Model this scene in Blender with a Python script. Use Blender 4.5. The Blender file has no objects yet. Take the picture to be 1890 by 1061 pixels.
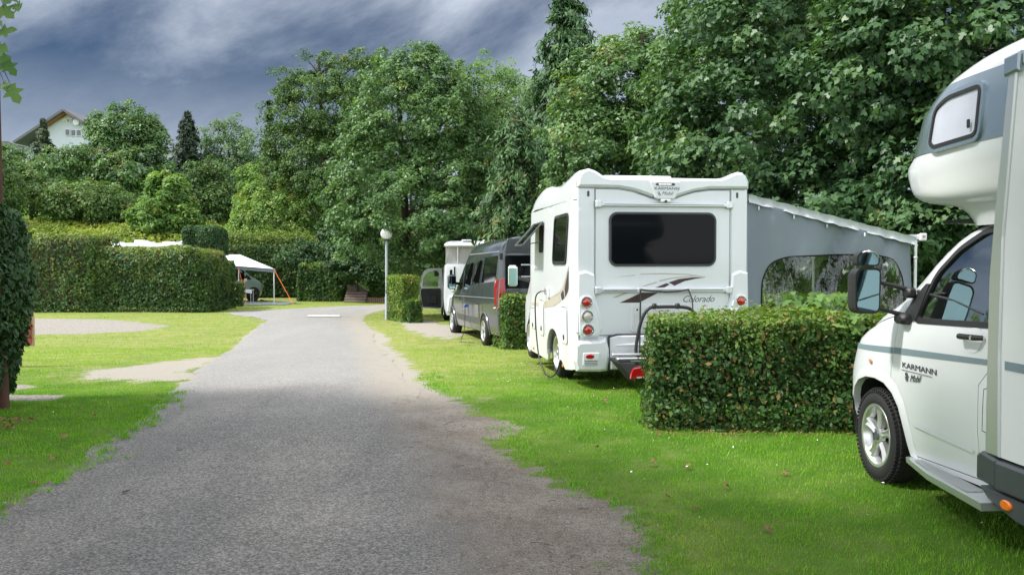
import bpy, math, random
import numpy as np
from mathutils import Vector, Matrix
from mathutils.geometry import delaunay_2d_cdt

SC = bpy.context.scene
COL = SC.collection
# ------------------------------------------------------------------ camera
F, CX, CY, HZ, EYE = 1700.0, 945.0, 530.5, 478.0, 1.6
PITCH = math.atan((CY - HZ) / F)
cam_d = bpy.data.cameras.new('camera')
cam = bpy.data.objects.new('camera', cam_d); COL.objects.link(cam)
cam_d.sensor_width = 36.0; cam_d.lens = 36.0 * F / 1890.0
cam_d.clip_start = 0.05; cam_d.clip_end = 3000
cam.location = (0, 0, EYE); cam.rotation_euler = (math.pi / 2 - PITCH, 0, 0)
SC.camera = cam
# ------------------------------------------------------------------ light and sky
SUN_EL, SUN_AZ = math.radians(50), math.radians(-101)      # azimuth from +Y, clockwise: sun on the left, a little behind
SUN_STRENGTH = 4.0
sd = bpy.data.lights.new('sun', 'SUN'); sd.energy = SUN_STRENGTH; sd.angle = math.radians(4.5); sd.color = (1.0, .965, .91)
so = bpy.data.objects.new('sun', sd); COL.objects.link(so)
sdir = Vector((math.sin(SUN_AZ) * math.cos(SUN_EL), math.cos(SUN_AZ) * math.cos(SUN_EL), math.sin(SUN_EL)))
so.rotation_euler = sdir.to_track_quat('Z', 'Y').to_euler(); so.location = sdir * 60
SC.view_settings.view_transform = 'Standard'; SC.view_settings.look = 'None'
SC.view_settings.exposure = 0.55; SC.view_settings.gamma = 1.0
SC.view_settings.use_curve_mapping = False

class NT:
    """small helper to write node trees"""
    def __init__(s, tree): s.t = tree; s.n = tree.nodes; s.l = tree.links
    def node(s, typ, **k):
        n = s.n.new(typ)
        for a, v in k.items():
            if a == 'ins':
                for i, x in v.items():
                    if isinstance(x, bpy.types.NodeSocket): s.l.new(x, n.inputs[i])
                    else: n.inputs[i].default_value = x
            else: setattr(n, a, v)
        return n
    def math(s, op, a, b=None, c=None, clamp=False):
        n = s.n.new('ShaderNodeMath'); n.operation = op; n.use_clamp = clamp
        for i, x in enumerate((a, b, c)):
            if x is None: continue
            if isinstance(x, bpy.types.NodeSocket): s.l.new(x, n.inputs[i])
            else: n.inputs[i].default_value = x
        return n.outputs[0]
    def mix(s, fac, a, b, mode='MIX'):
        n = s.n.new('ShaderNodeMix'); n.data_type = 'RGBA'; n.blend_type = mode
        for i, x in ((0, fac), (6, a), (7, b)):
            if isinstance(x, bpy.types.NodeSocket): s.l.new(x, n.inputs[i])
            else: n.inputs[i].default_value = x if i == 0 else (tuple(x) + (1,) if len(x) == 3 else x)
        return n.outputs[2]
    def noise(s, vec, scale, detail=4, rough=.55, dist=0, out=0):
        n = s.node('ShaderNodeTexNoise', ins={'Scale': scale, 'Detail': detail, 'Roughness': rough, 'Distortion': dist})
        if vec is not None: s.l.new(vec, n.inputs['Vector'])
        return n.outputs[out]
    def ramp(s, fac, stops, interp='LINEAR'):
        n = s.n.new('ShaderNodeValToRGB'); s.l.new(fac, n.inputs[0]); cr = n.color_ramp; cr.interpolation = interp
        while len(cr.elements) < len(stops): cr.elements.new(.5)
        for e, (p, c) in zip(cr.elements, stops):
            e.position = p; e.color = (c, c, c, 1) if isinstance(c, (int, float)) else tuple(c) + (1,)
        return n.outputs[0]

world = bpy.data.worlds.new('World'); SC.world = world; world.use_nodes = True
w = NT(world.node_tree); w.n.clear()
wo = w.node('ShaderNodeOutputWorld'); bg = w.node('ShaderNodeBackground')
sky = w.node('ShaderNodeTexSky'); sky.sky_type = 'NISHITA'; sky.sun_disc = False
sky.sun_elevation = SUN_EL; sky.sun_rotation = SUN_AZ; sky.altitude = 300; sky.dust_density = 1.5
tc = w.node('ShaderNodeTexCoord').outputs['Generated']
sx = w.node('ShaderNodeSeparateXYZ', ins={0: tc})
SKO = (4.78, 6.1, 0)
rot = w.node('ShaderNodeMapping', ins={0: tc, 2: (0, math.radians(24), 0)}).outputs[0]      # streaks rise to the right over the hill
n1 = w.noise(w.node('ShaderNodeMapping', ins={0: rot, 1: SKO, 3: (1.9, 1.6, 5.2)}).outputs[0], 1.0, 3, .5, .2)
n2 = w.noise(w.node('ShaderNodeMapping', ins={0: rot, 1: SKO, 3: (1.5, 1.5, 3.6)}).outputs[0], 3.2, 9, .64, .15)
cl = w.math('ADD', w.math('MULTIPLY', n1, .70), w.math('MULTIPLY', n2, .30))
cover = w.ramp(cl, [(.42, 0.03), (.50, .32), (.61, 1.0)])
low = w.math('MULTIPLY', w.ramp(sx.outputs[2], [(.03, .95), (.12, .74), (.21, .08)]), w.math('ADD', .72, w.math('MULTIPLY', n2, .5)))
fac = w.math('MAXIMUM', cover, low)
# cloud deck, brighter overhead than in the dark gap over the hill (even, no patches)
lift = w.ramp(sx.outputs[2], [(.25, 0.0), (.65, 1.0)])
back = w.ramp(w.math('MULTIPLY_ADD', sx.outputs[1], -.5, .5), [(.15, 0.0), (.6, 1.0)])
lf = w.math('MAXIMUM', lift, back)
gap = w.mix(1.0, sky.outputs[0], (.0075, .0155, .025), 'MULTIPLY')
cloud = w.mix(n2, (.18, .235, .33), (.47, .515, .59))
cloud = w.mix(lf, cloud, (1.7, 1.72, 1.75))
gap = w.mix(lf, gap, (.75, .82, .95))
# Nishita alone carries the Background at the prescribed strength; the cloud deck is divided by it
k = 1 / .1
cloud = w.mix(1.0, cloud, (k, k, k), 'MULTIPLY'); gap = w.mix(1.0, gap, (k, k, k), 'MULTIPLY')
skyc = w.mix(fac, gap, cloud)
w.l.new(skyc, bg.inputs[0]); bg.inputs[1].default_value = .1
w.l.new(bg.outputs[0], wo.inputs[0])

# ------------------------------------------------------------------ geometry of the place
def ray(px, py):
    a = (px - CX) / F; b = (CY - py) / F
    return np.array([a, math.cos(PITCH) + b * math.sin(PITCH), -math.sin(PITCH) + b * math.cos(PITCH)])
def at(px, py, Y):
    d = ray(px, py); return d * (Y / d[1]) + np.array([0, 0, EYE])
def smst(a, b, x):
    t = np.clip((np.asarray(x, float) - a) / (b - a), 0, 1); return t * t * (3 - 2 * t)
def gz(X, Y):
    X = np.asarray(X, float); Y = np.asarray(Y, float)
    base = -.36 * smst(11.5, 22, Y) - .14 * smst(22, 46, Y)
    wgt = .25 + .75 * (1 - smst(-22, -9, X))
    return base + wgt * (3.6 * smst(46.5, 60, Y) + 8.5 * smst(58, 108, Y))
def G(X, Y): return float(gz(X, Y))
def gp(px, py):
    d = ray(px, py); Y = 10.
    for i in range(50): t = (G(0, Y) - EYE) / d[2]; Y = .5 * Y + .5 * t * d[1]
    return float(d[0] * Y / d[1]), float(Y)

def _hash(ix, iy, seed):
    h = (ix.astype(np.int64) * 374761393 + iy.astype(np.int64) * 668265263 + seed * 974634777) & 0xffffffff
    h = ((h ^ (h >> 13)) * 1274126177) & 0xffffffff
    return ((h ^ (h >> 16)) & 0xffff) / 65535.0
def vnoise(x, y, seed=0):
    x = np.asarray(x, float); y = np.asarray(y, float)
    ix = np.floor(x); iy = np.floor(y); fx = x - ix; fy = y - iy
    fx = fx * fx * (3 - 2 * fx); fy = fy * fy * (3 - 2 * fy)
    a = _hash(ix, iy, seed); b = _hash(ix + 1, iy, seed); c = _hash(ix, iy + 1, seed); d = _hash(ix + 1, iy + 1, seed)
    return (a * (1 - fx) + b * fx) * (1 - fy) + (c * (1 - fx) + d * fx) * fy
def fbm(x, y, seed=0, o=4):
    s = 0; a = .5; t = 0
    for i in range(o): s = s + a * vnoise(x * 2 ** i, y * 2 ** i, seed + i); t += a; a *= .5
    return s / t

# ------------------------------------------------------------------ mesh helpers
def tag(o, label=None, cat=None, group=None, kind=None):
    if label: o['label'] = label
    if cat: o['category'] = cat
    if group: o['group'] = group
    if kind: o['kind'] = kind
    return o
def link(o, parent=None):
    COL.objects.link(o)
    if parent is not None: o.parent = parent
    return o
def empty(name, loc, rz=0, label=None, cat=None, group=None, rx=0):
    o = bpy.data.objects.new(name, None); link(o); o.location = tuple(float(v) for v in loc); o.rotation_euler = (rx, 0, rz)
    o.empty_display_size = .3
    return tag(o, label, cat, group)
def big_mesh(name, V, Fc, mat, parent=None, attrs=None, smooth=False):
    """V (n,3) array, Fc (m,k) array of same-size faces"""
    me = bpy.data.meshes.new(name)
    V = np.ascontiguousarray(V, np.float32); Fc = np.ascontiguousarray(Fc, np.int32); m, k = Fc.shape
    me.vertices.add(len(V)); me.vertices.foreach_set('co', V.ravel())
    me.loops.add(m * k); me.loops.foreach_set('vertex_index', Fc.ravel())
    me.polygons.add(m); me.polygons.foreach_set('loop_start', np.arange(0, m * k, k, dtype=np.int32))
    me.polygons.foreach_set('loop_total', np.full(m, k, np.int32))
    if smooth: me.polygons.foreach_set('use_smooth', np.ones(m, bool))
    for an, av in (attrs or {}).items():
        at_ = me.attributes.new(an, 'FLOAT', 'POINT'); at_.data.foreach_set('value', np.ascontiguousarray(av, np.float32))
    me.update(calc_edges=True)
    me.materials.append(mat)
    return link(bpy.data.objects.new(name, me), parent)
class MB:
    """collects shapes into one mesh"""
    def __init__(s): s.v = []; s.f = []; s.sm = []
    def add(s, v, f, smooth=False):
        b = len(s.v); s.v += [tuple(float(c) for c in p) for p in v]
        s.f += [tuple(i + b for i in q) for q in f]; s.sm += [smooth] * len(f); return s
    def box(s, c, d, rz=0, bevel=0):
        x, y, z = d[0] / 2, d[1] / 2, d[2] / 2
        if bevel:
            b = min(bevel, x * .9, y * .9, z * .9); V = []
            for sx_ in (-1, 1):
                for sy_ in (-1, 1):
                    for sz_ in (-1, 1):
                        V += [(sx_ * x, sy_ * (y - b), sz_ * (z - b)), (sx_ * (x - b), sy_ * y, sz_ * (z - b)), (sx_ * (x - b), sy_ * (y - b), sz_ * z)]
            id_ = lambda a, b_, c_, k_: 3 * ((a > 0) * 4 + (b_ > 0) * 2 + (c_ > 0)) + k_
            Fq = []
            for a in (-1, 1):
                Fq.append([id_(a, -1, -1, 0), id_(a, 1, -1, 0), id_(a, 1, 1, 0), id_(a, -1, 1, 0)][::a])
                Fq.append([id_(-1, a, -1, 1), id_(-1, a, 1, 1), id_(1, a, 1, 1), id_(1, a, -1, 1)][::a])
                Fq.append([id_(-1, -1, a, 2), id_(1, -1, a, 2), id_(1, 1, a, 2), id_(-1, 1, a, 2)][::a])
                for e in (-1, 1):
                    Fq.append([id_(a, e, -1, 0), id_(a, e, 1, 0), id_(a, e, 1, 1), id_(a, e, -1, 1)])
                    Fq.append([id_(a, -1, e, 0), id_(a, 1, e, 0), id_(a, 1, e, 2), id_(a, -1, e, 2)])
                    Fq.append([id_(-1, a, e, 1), id_(1, a, e, 1), id_(1, a, e, 2), id_(-1, a, e, 2)])
                    for g in (-1, 1): Fq.append([id_(a, e, g, 0), id_(a, e, g, 1), id_(a, e, g, 2)])
        else:
            V = [(i, j, k_) for i in (-x, x) for j in (-y, y) for k_ in (-z, z)]
            Fq = [(0, 1, 3, 2), (4, 6, 7, 5), (0, 4, 5, 1), (2, 3, 7, 6), (0, 2, 6, 4), (1, 5, 7, 3)]
        cs, sn = math.cos(rz), math.sin(rz)
        return s.add([(c[0] + a * cs - b * sn, c[1] + a * sn + b * cs, c[2] + e) for a, b, e in V], Fq)
    def tube(s, pts, r, seg=8, cap=True, smooth=True):
        pts = [Vector([float(c) for c in p]) for p in pts]; n = len(pts)
        rs = [r] * n if isinstance(r, (int, float)) else list(r)
        V = []; up = Vector((0, 0, 1)); prev = None
        for i, p in enumerate(pts):
            t = (pts[min(i + 1, n - 1)] - pts[max(i - 1, 0)]); t.normalize()
            a = (prev - t * prev.dot(t)) if prev is not None else (up.cross(t) if abs(t.z) < .95 else Vector((1, 0, 0)).cross(t))
            if a.length < 1e-5: a = t.orthogonal()
            a.normalize(); prev = a; b = t.cross(a)
            for j in range(seg):
                an = 2 * math.pi * j / seg; V.append(p + (a * math.cos(an) + b * math.sin(an)) * rs[i])
        Fq = [(i * seg + j, i * seg + (j + 1) % seg, (i + 1) * seg + (j + 1) % seg, (i + 1) * seg + j) for i in range(n - 1) for j in range(seg)]
        if cap: Fq += [tuple(range(seg))[::-1], tuple((n - 1) * seg + j for j in range(seg))]
        return s.add(V, Fq, smooth)
    def lathe(s, prof, c=(0, 0, 0), axis='z', seg=24, smooth=True, cap=True):
        """prof: (radius, height) list"""
        V = []; n = len(prof)
        for r, h in prof:
            for j in range(seg):
                a = 2 * math.pi * j / seg; p = (r * math.cos(a), r * math.sin(a), h)
                if axis == 'x': p = (p[2], p[0], p[1])
                elif axis == 'y': p = (p[1], p[2], p[0])
                V.append((p[0] + c[0], p[1] + c[1], p[2] + c[2]))
        Fq = [(i * seg + j, i * seg + (j + 1) % seg, (i + 1) * seg + (j + 1) % seg, (i + 1) * seg + j) for i in range(n - 1) for j in range(seg)]
        if cap and prof[0][0] > 1e-4: Fq.append(tuple(range(seg))[::-1])
        if cap and prof[-1][0] > 1e-4: Fq.append(tuple((n - 1) * seg + j for j in range(seg)))
        return s.add(V, Fq, smooth)
    def grid(s, fn, us, vs, smooth=True, flip=False):
        nu, nv = len(us), len(vs)
        V = [fn(u, v) for u in us for v in vs]
        Fq = [(i * nv + j, (i + 1) * nv + j, (i + 1) * nv + j + 1, i * nv + j + 1) for i in range(nu - 1) for j in range(nv - 1)]
        if flip: Fq = [q[::-1] for q in Fq]
        return s.add(V, Fq, smooth)
    def patch(s, outline, fn, holes=(), step=.1, smooth=True, thick=None):
        """a 2D outline with holes, filled with a fine mesh and carried by fn(u, v, depth) into space"""
        pts = []; edges = []
        def ring(o):
            b = len(pts); o = dense(o, step)
            pts.extend(o); edges.extend([(b + i, b + (i + 1) % len(o)) for i in range(len(o))]); return o
        out = ring(outline); hs = [ring(h) for h in holes]
        us = [p[0] for p in out]; vs = [p[1] for p in out]
        gx = np.arange(min(us) + step * .5, max(us), step); gy = np.arange(min(vs) + step * .5, max(vs), step)
        for x in gx:
            for y in gy:
                if inside(x, y, out) and not any(inside(x, y, h) for h in hs) and min(dist_ring(x, y, r) for r in [out] + hs) > step * .35:
                    pts.append((x, y))
        r = delaunay_2d_cdt([Vector(p) for p in pts], edges, [], 0, 1e-5)
        vv, ff = r[0], r[2]; keep = []
        for f in ff:
            cx = sum(vv[i][0] for i in f) / len(f); cy = sum(vv[i][1] for i in f) / len(f)
            if inside(cx, cy, out) and not any(inside(cx, cy, h) for h in hs): keep.append(tuple(f))
        s.add([fn(p[0], p[1], 0.0) for p in vv], keep, smooth)
        if thick:
            for r_ in [out] + hs:
                m = len(r_)
                V = [fn(a, b, 0.0) for a, b in r_] + [fn(a, b, -thick) for a, b in r_]
                s.add(V, [(i, (i + 1) % m, m + (i + 1) % m, m + i) for i in range(m)])
        return s
    def prism(s, outline, fn, thick, bevel=0):
        """flat-ish slab: fn(u, v, d); front at d=thick, chamfered; back at d=0"""
        o = ccw(outline); m = len(o)
        rings = [[fn(a, b, 0) for a, b in o], [fn(a, b, thick - bevel) for a, b in o]]
        if bevel: rings.append([fn(a, b, thick) for a, b in inset(o, bevel)])
        V = [p for r in rings for p in r]; k_ = len(rings)
        Fq = [(i * m + j, i * m + (j + 1) % m, (i + 1) * m + (j + 1) % m, (i + 1) * m + j) for i in range(k_ - 1) for j in range(m)]
        Fq += [tuple(range((k_ - 1) * m, k_ * m)), tuple(range(m))[::-1]]
        return s.add(V, Fq)
    def build(s, name, mat, parent=None, label=None, kind=None, shade=None):
        me = bpy.data.meshes.new(name); me.from_pydata(s.v, [], s.f)
        sm = s.sm if shade is None else [shade] * len(s.f)
        me.polygons.foreach_set('use_smooth', sm); me.materials.append(mat); me.update()
        import bmesh
        bm = bmesh.new(); bm.from_mesh(me); bmesh.ops.remove_doubles(bm, verts=bm.verts, dist=1e-5)
        bmesh.ops.recalc_face_normals(bm, faces=bm.faces); bm.to_mesh(me); bm.free()
        if any(sm): me.set_sharp_from_angle(angle=math.radians(38))
        o = link(bpy.data.objects.new(name, me), parent); tag(o, label, kind=kind); return o
def dense(o, step):
    out = []
    for i in range(len(o)):
        a, b = o[i], o[(i + 1) % len(o)]; d = math.hypot(b[0] - a[0], b[1] - a[1]); n = max(1, int(d / step))
        out += [(a[0] + (b[0] - a[0]) * k_ / n, a[1] + (b[1] - a[1]) * k_ / n) for k_ in range(n)]
    return out
def inside(x, y, poly):
    c = False; j = len(poly) - 1
    for i in range(len(poly)):
        xi, yi = poly[i]; xj, yj = poly[j]
        if (yi > y) != (yj > y) and x < (xj - xi) * (y - yi) / (yj - yi) + xi: c = not c
        j = i
    return c
def inside_np(X, Y, poly):
    c = np.zeros(X.shape, bool); j = len(poly) - 1
    for i in range(len(poly)):
        xi, yi = poly[i]; xj, yj = poly[j]
        if yi != yj:
            c ^= ((yi > Y) != (yj > Y)) & (X < (xj - xi) * (Y - yi) / (yj - yi) + xi)
        j = i
    return c
def sdist_np(X, Y, poly):
    """signed distance, negative inside"""
    d = np.full(X.shape, 1e9); n = len(poly)
    for i in range(n):
        ax, ay = poly[i]; bx, by = poly[(i + 1) % n]; ex, ey = bx - ax, by - ay
        t = np.clip(((X - ax) * ex + (Y - ay) * ey) / (ex * ex + ey * ey + 1e-12), 0, 1)
        d = np.minimum(d, np.hypot(X - ax - t * ex, Y - ay - t * ey))
    return np.where(inside_np(X, Y, poly), -d, d)
def dist_ring(x, y, r):
    a = np.array(r); return float(np.hypot(a[:, 0] - x, a[:, 1] - y).min())
def ccw(o):
    A = sum(o[i][0] * o[(i + 1) % len(o)][1] - o[(i + 1) % len(o)][0] * o[i][1] for i in range(len(o)))
    return list(o) if A > 0 else list(o)[::-1]
def inset(o, d):
    n = len(o); out = []
    for i in range(n):
        a, b, c = o[i - 1], o[i], o[(i + 1) % n]
        e1 = Vector((b[0] - a[0], b[1] - a[1])); e2 = Vector((c[0] - b[0], c[1] - b[1]))
        if e1.length < 1e-7 or e2.length < 1e-7: out.append(b); continue
        e1.normalize(); e2.normalize(); n1_ = Vector((-e1.y, e1.x)); n2_ = Vector((-e2.y, e2.x)); m = n1_ + n2_
        m = m / max(m.dot(m) / 2, .35) if m.length > 1e-5 else n1_
        out.append((b[0] + m.x * d, b[1] + m.y * d))
    return out
def rrect(x0, y0, x1, y1, r, seg=5):
    o = []
    for cx, cy, a0 in ((x1 - r, y0 + r, -90), (x1 - r, y1 - r, 0), (x0 + r, y1 - r, 90), (x0 + r, y0 + r, 180)):
        for k_ in range(seg + 1):
            a = math.radians(a0 + 90 * k_ / seg); o.append((cx + r * math.cos(a), cy + r * math.sin(a)))
    return o
def rpoly(pts, r, seg=4):
    """round the corners of a polygon"""
    o = []; n = len(pts)
    for i in range(n):
        a, b, c = Vector(pts[i - 1]), Vector(pts[i]), Vector(pts[(i + 1) % n])
        d1 = (a - b); d2 = (c - b); rr = min(r, d1.length * .45, d2.length * .45); p = b + d1.normalized() * rr; q = b + d2.normalized() * rr
        for k_ in range(seg + 1):
            t = k_ / seg; o.append(tuple((1 - t) ** 2 * p + 2 * t * (1 - t) * b + t * t * q))
    return o
def interp(tab, x):
    if x <= tab[0][0]: return tab[0][1]
    for (a, b), (c, d) in zip(tab, tab[1:]):
        if x <= c: t = (x - a) / (c - a); return b + (d - b) * t
    return tab[-1][1]
def sinterp(tab, x):
    """smooth (Catmull-Rom) interpolation of a table"""
    n = len(tab)
    if x <= tab[0][0]: return tab[0][1]
    if x >= tab[-1][0]: return tab[-1][1]
    for i in range(n - 1):
        if x <= tab[i + 1][0]:
            x0, y0 = tab[i]; x1, y1 = tab[i + 1]; t = (x - x0) / (x1 - x0)
            m0 = (y1 - tab[i - 1][1]) / (x1 - tab[i - 1][0]) if i > 0 else (y1 - y0) / (x1 - x0)
            m1 = (tab[i + 2][1] - y0) / (tab[i + 2][0] - x0) if i + 2 < n else (y1 - y0) / (x1 - x0)
            h = x1 - x0
            return (2*t**3-3*t*t+1)*y0 + (t**3-2*t*t+t)*h*m0 + (-2*t**3+3*t*t)*y1 + (t**3-t*t)*h*m1
def spl(pts, n=5):
    P = [Vector([float(c) for c in p]) for p in pts]; out = []
    for i in range(len(P) - 1):
        a, b, c, d = P[max(i - 1, 0)], P[i], P[i + 1], P[min(i + 2, len(P) - 1)]
        for k_ in range(n):
            t = k_ / n; out.append(.5 * ((2 * b) + (c - a) * t + (2 * a - 5 * b + 4 * c - d) * t * t + (3 * b - a - 3 * c + d) * t ** 3))
    return out + [P[-1]]
def text_obj(name, s, size, mat, parent, M, shear=0, ext=.001, spacing=1.0, wx=1.0):
    cu_ = bpy.data.curves.new(name, 'FONT'); cu_.body = s; cu_.size = size; cu_.extrude = ext; cu_.shear = shear
    cu_.space_character = spacing; cu_.resolution_u = 2; cu_.align_x = 'LEFT'
    tmp = bpy.data.objects.new('tmp', cu_); COL.objects.link(tmp)
    dg = bpy.context.evaluated_depsgraph_get(); me = bpy.data.meshes.new_from_object(tmp.evaluated_get(dg))
    bpy.data.objects.remove(tmp); bpy.data.curves.remove(cu_)
    me.name = name; me.materials.clear(); me.materials.append(mat)
    for v in me.vertices: v.co.x *= wx
    me.transform(M)
    return link(bpy.data.objects.new(name, me), parent)
def basis(o, ex, ey, ez):
    return Matrix(((ex[0], ey[0], ez[0], o[0]), (ex[1], ey[1], ez[1], o[1]), (ex[2], ey[2], ez[2], o[2]), (0, 0, 0, 1)))
# ------------------------------------------------------------------ materials
MATS = {}
def pmat(name, col, rough=.5, metal=0, coat=0, var=0, vscale=8, bump=0, bscale=60, spec=.5, emit=None, trans=0, alpha=1, dirt=0):
    m = bpy.data.materials.new(name); m.use_nodes = True; t = NT(m.node_tree); b = t.n['Principled BSDF']
    b.inputs['Base Color'].default_value = tuple(col) + (1,); b.inputs['Roughness'].default_value = rough
    b.inputs['Metallic'].default_value = metal; b.inputs['Coat Weight'].default_value = coat; b.inputs['Coat Roughness'].default_value = .04
    b.inputs['Specular IOR Level'].default_value = spec; b.inputs['Transmission Weight'].default_value = trans; b.inputs['Alpha'].default_value = alpha
    geo = t.node('ShaderNodeTexCoord').outputs['Object']
    if var:
        n = t.noise(geo, vscale, 5); c = t.mix(n, tuple(x * (1 - var) for x in col), tuple(min(1, x * (1 + var)) for x in col)); t.l.new(c, b.inputs['Base Color'])
    if dirt:     # road film: a brown veil that thins out upwards, broken by noise
        s_ = t.node('ShaderNodeSeparateXYZ', ins={0: geo}); n = t.noise(geo, 5, 6, .65)
        f = t.math('MULTIPLY', t.math('SUBTRACT', 1.0, t.math('DIVIDE', s_.outputs[2], 1.1), clamp=True), t.math('MULTIPLY', n, dirt), clamp=True)
        streak = t.noise(t.node('ShaderNodeMapping', ins={0: geo, 3: (9, 9, .6)}).outputs[0], 2.2, 5, .6)
        f = t.math('ADD', f, t.math('MULTIPLY', t.ramp(streak, [(.5, 0.), (.75, 1.)]), dirt * .16), clamp=True)
        c = t.mix(f, col, (.40, .395, .37)); t.l.new(c, b.inputs['Base Color'])
        t.l.new(t.math('ADD', t.math('MULTIPLY', f, .5), rough), b.inputs['Roughness'])
    if bump:
        n = t.noise(geo, bscale, 4); bn = t.node('ShaderNodeBump', ins={'Strength': bump, 'Distance': .01, 'Height': n}); t.l.new(bn.outputs[0], b.inputs['Normal'])
    if emit: b.inputs['Emission Color'].default_value = tuple(emit[:3]) + (1,); b.inputs['Emission Strength'].default_value = emit[3]
    MATS[name] = m; return m
def leafmat(name, dark, mid, fresh, rough=.6, trans=.3, warm=(.20, .10, .03)):
    """colour of each leaf comes from its own 'tint' value: 0 old dark, .5 usual, 1 young; above 1 browned"""
    m = bpy.data.materials.new(name); m.use_nodes = True; t = NT(m.node_tree); b = t.n['Principled BSDF']; out = t.n['Material Output']
    a = t.node('ShaderNodeAttribute', attribute_name='tint')
    s = t.math('MULTIPLY', a.outputs['Fac'], .5)
    c = t.ramp(s, [(0.0, dark), (.22, mid), (.5, fresh), (.62, warm)])
    geo = t.node('ShaderNodeTexCoord').outputs['Object']
    c = t.mix(t.math('MULTIPLY', t.noise(geo, 1.3, 3), .5), c, tuple(x * 1.35 for x in mid))
    t.l.new(c, b.inputs['Base Color']); b.inputs['Roughness'].default_value = rough; b.inputs['Specular IOR Level'].default_value = .35
    tr = t.node('ShaderNodeBsdfTranslucent'); t.l.new(t.mix(1.0, c, (1.5, 1.6, .55), 'MULTIPLY'), tr.inputs[0])
    mx = t.node('ShaderNodeMixShader', ins={0: trans}); t.l.new(b.outputs[0], mx.inputs[1]); t.l.new(tr.outputs[0], mx.inputs[2]); t.l.new(mx.outputs[0], out.inputs[0])
    MATS[name] = m; return m
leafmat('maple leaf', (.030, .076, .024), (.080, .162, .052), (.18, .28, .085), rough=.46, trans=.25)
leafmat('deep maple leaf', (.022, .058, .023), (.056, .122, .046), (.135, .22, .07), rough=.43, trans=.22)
leafmat('oak leaf', (.025, .056, .016), (.062, .125, .030), (.14, .22, .05), trans=.22)
leafmat('fresh leaf', (.04, .095, .024), (.11, .21, .045), (.28, .40, .10), trans=.35)
leafmat('silver leaf', (.04, .085, .045), (.085, .155, .070), (.17, .26, .10), trans=.3)
leafmat('spruce needle', (.018, .050, .020), (.042, .105, .036), (.10, .18, .05), rough=.6, trans=.12)
leafmat('dark spruce needle', (.012, .026, .016), (.026, .048, .026), (.05, .09, .03), rough=.6, trans=.1)
leafmat('hornbeam leaf', (.018, .050, .012), (.044, .108, .020), (.19, .28, .04), rough=.58, trans=.25, warm=(.26, .13, .045))
leafmat('beech leaf', (.018, .048, .014), (.046, .108, .024), (.20, .26, .045), rough=.58, trans=.22, warm=(.22, .11, .045))
leafmat('laurel leaf', (.014, .040, .012), (.030, .078, .022), (.07, .15, .03), rough=.58, trans=.15)
leafmat('bramble leaf', (.07, .12, .02), (.19, .25, .035), (.40, .42, .07), trans=.35)
leafmat('grass blade', (.075, .205, .010), (.15, .335, .016), (.36, .45, .08), rough=.5, trans=.35, warm=(.40, .32, .14))
def bark(name, c1, c2, sc=9):
    m = bpy.data.materials.new(name); m.use_nodes = True; t = NT(m.node_tree); b = t.n['Principled BSDF']
    geo = t.node('ShaderNodeTexCoord').outputs['Object']; mp_ = t.node('ShaderNodeMapping', ins={0: geo, 3: (1, 1, .22)}).outputs[0]
    n = t.noise(mp_, sc, 7, .65); t.l.new(t.mix(n, c1, c2), b.inputs['Base Color']); b.inputs['Roughness'].default_value = .85
    t.l.new(t.node('ShaderNodeBump', ins={'Strength': .8, 'Distance': .02, 'Height': n}).outputs[0], b.inputs['Normal']); MATS[name] = m
bark('bark', (.03, .022, .016), (.13, .10, .075)); bark('red bark', (.025, .011, .008), (.13, .06, .038), 22); bark('twig', (.03, .022, .014), (.09, .065, .04), 20)

def dirt_nodes(t, geo):
    v = t.noise(geo, 85, 5, .8); f_ = t.noise(geo, 17, 6, .7); b_ = t.noise(geo, 2.1, 5, .6)
    c = t.mix(t.ramp(v, [(.42, 0.), (.58, 1.)]), (.095, .080, .068), (.35, .312, .268))
    c = t.mix(t.ramp(f_, [(.42, 0.), (.66, .6)]), c, (.33, .292, .248)); c = t.mix(t.ramp(f_, [(.30, .55), (.44, 0.)]), c, (.13, .10, .078))
    c = t.mix(t.ramp(b_, [(.38, .9), (.60, 0.)]), c, (.72, .69, .66), 'MULTIPLY')
    s_ = t.node('ShaderNodeTexVoronoi', ins={'Scale': 58.0, 'Vector': geo}); sep = t.node('ShaderNodeSeparateColor', ins={0: s_.outputs['Color']})
    st = t.math('MULTIPLY', t.ramp(s_.outputs['Distance'], [(.22, 1.), (.30, 0.)]), t.ramp(sep.outputs[0], [(.72, 0.), (.75, 1.)]))
    return t.mix(t.math('MULTIPLY', st, .8), c, t.mix(sep.outputs[1], (.20, .18, .16), (.46, .43, .39)))
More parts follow.
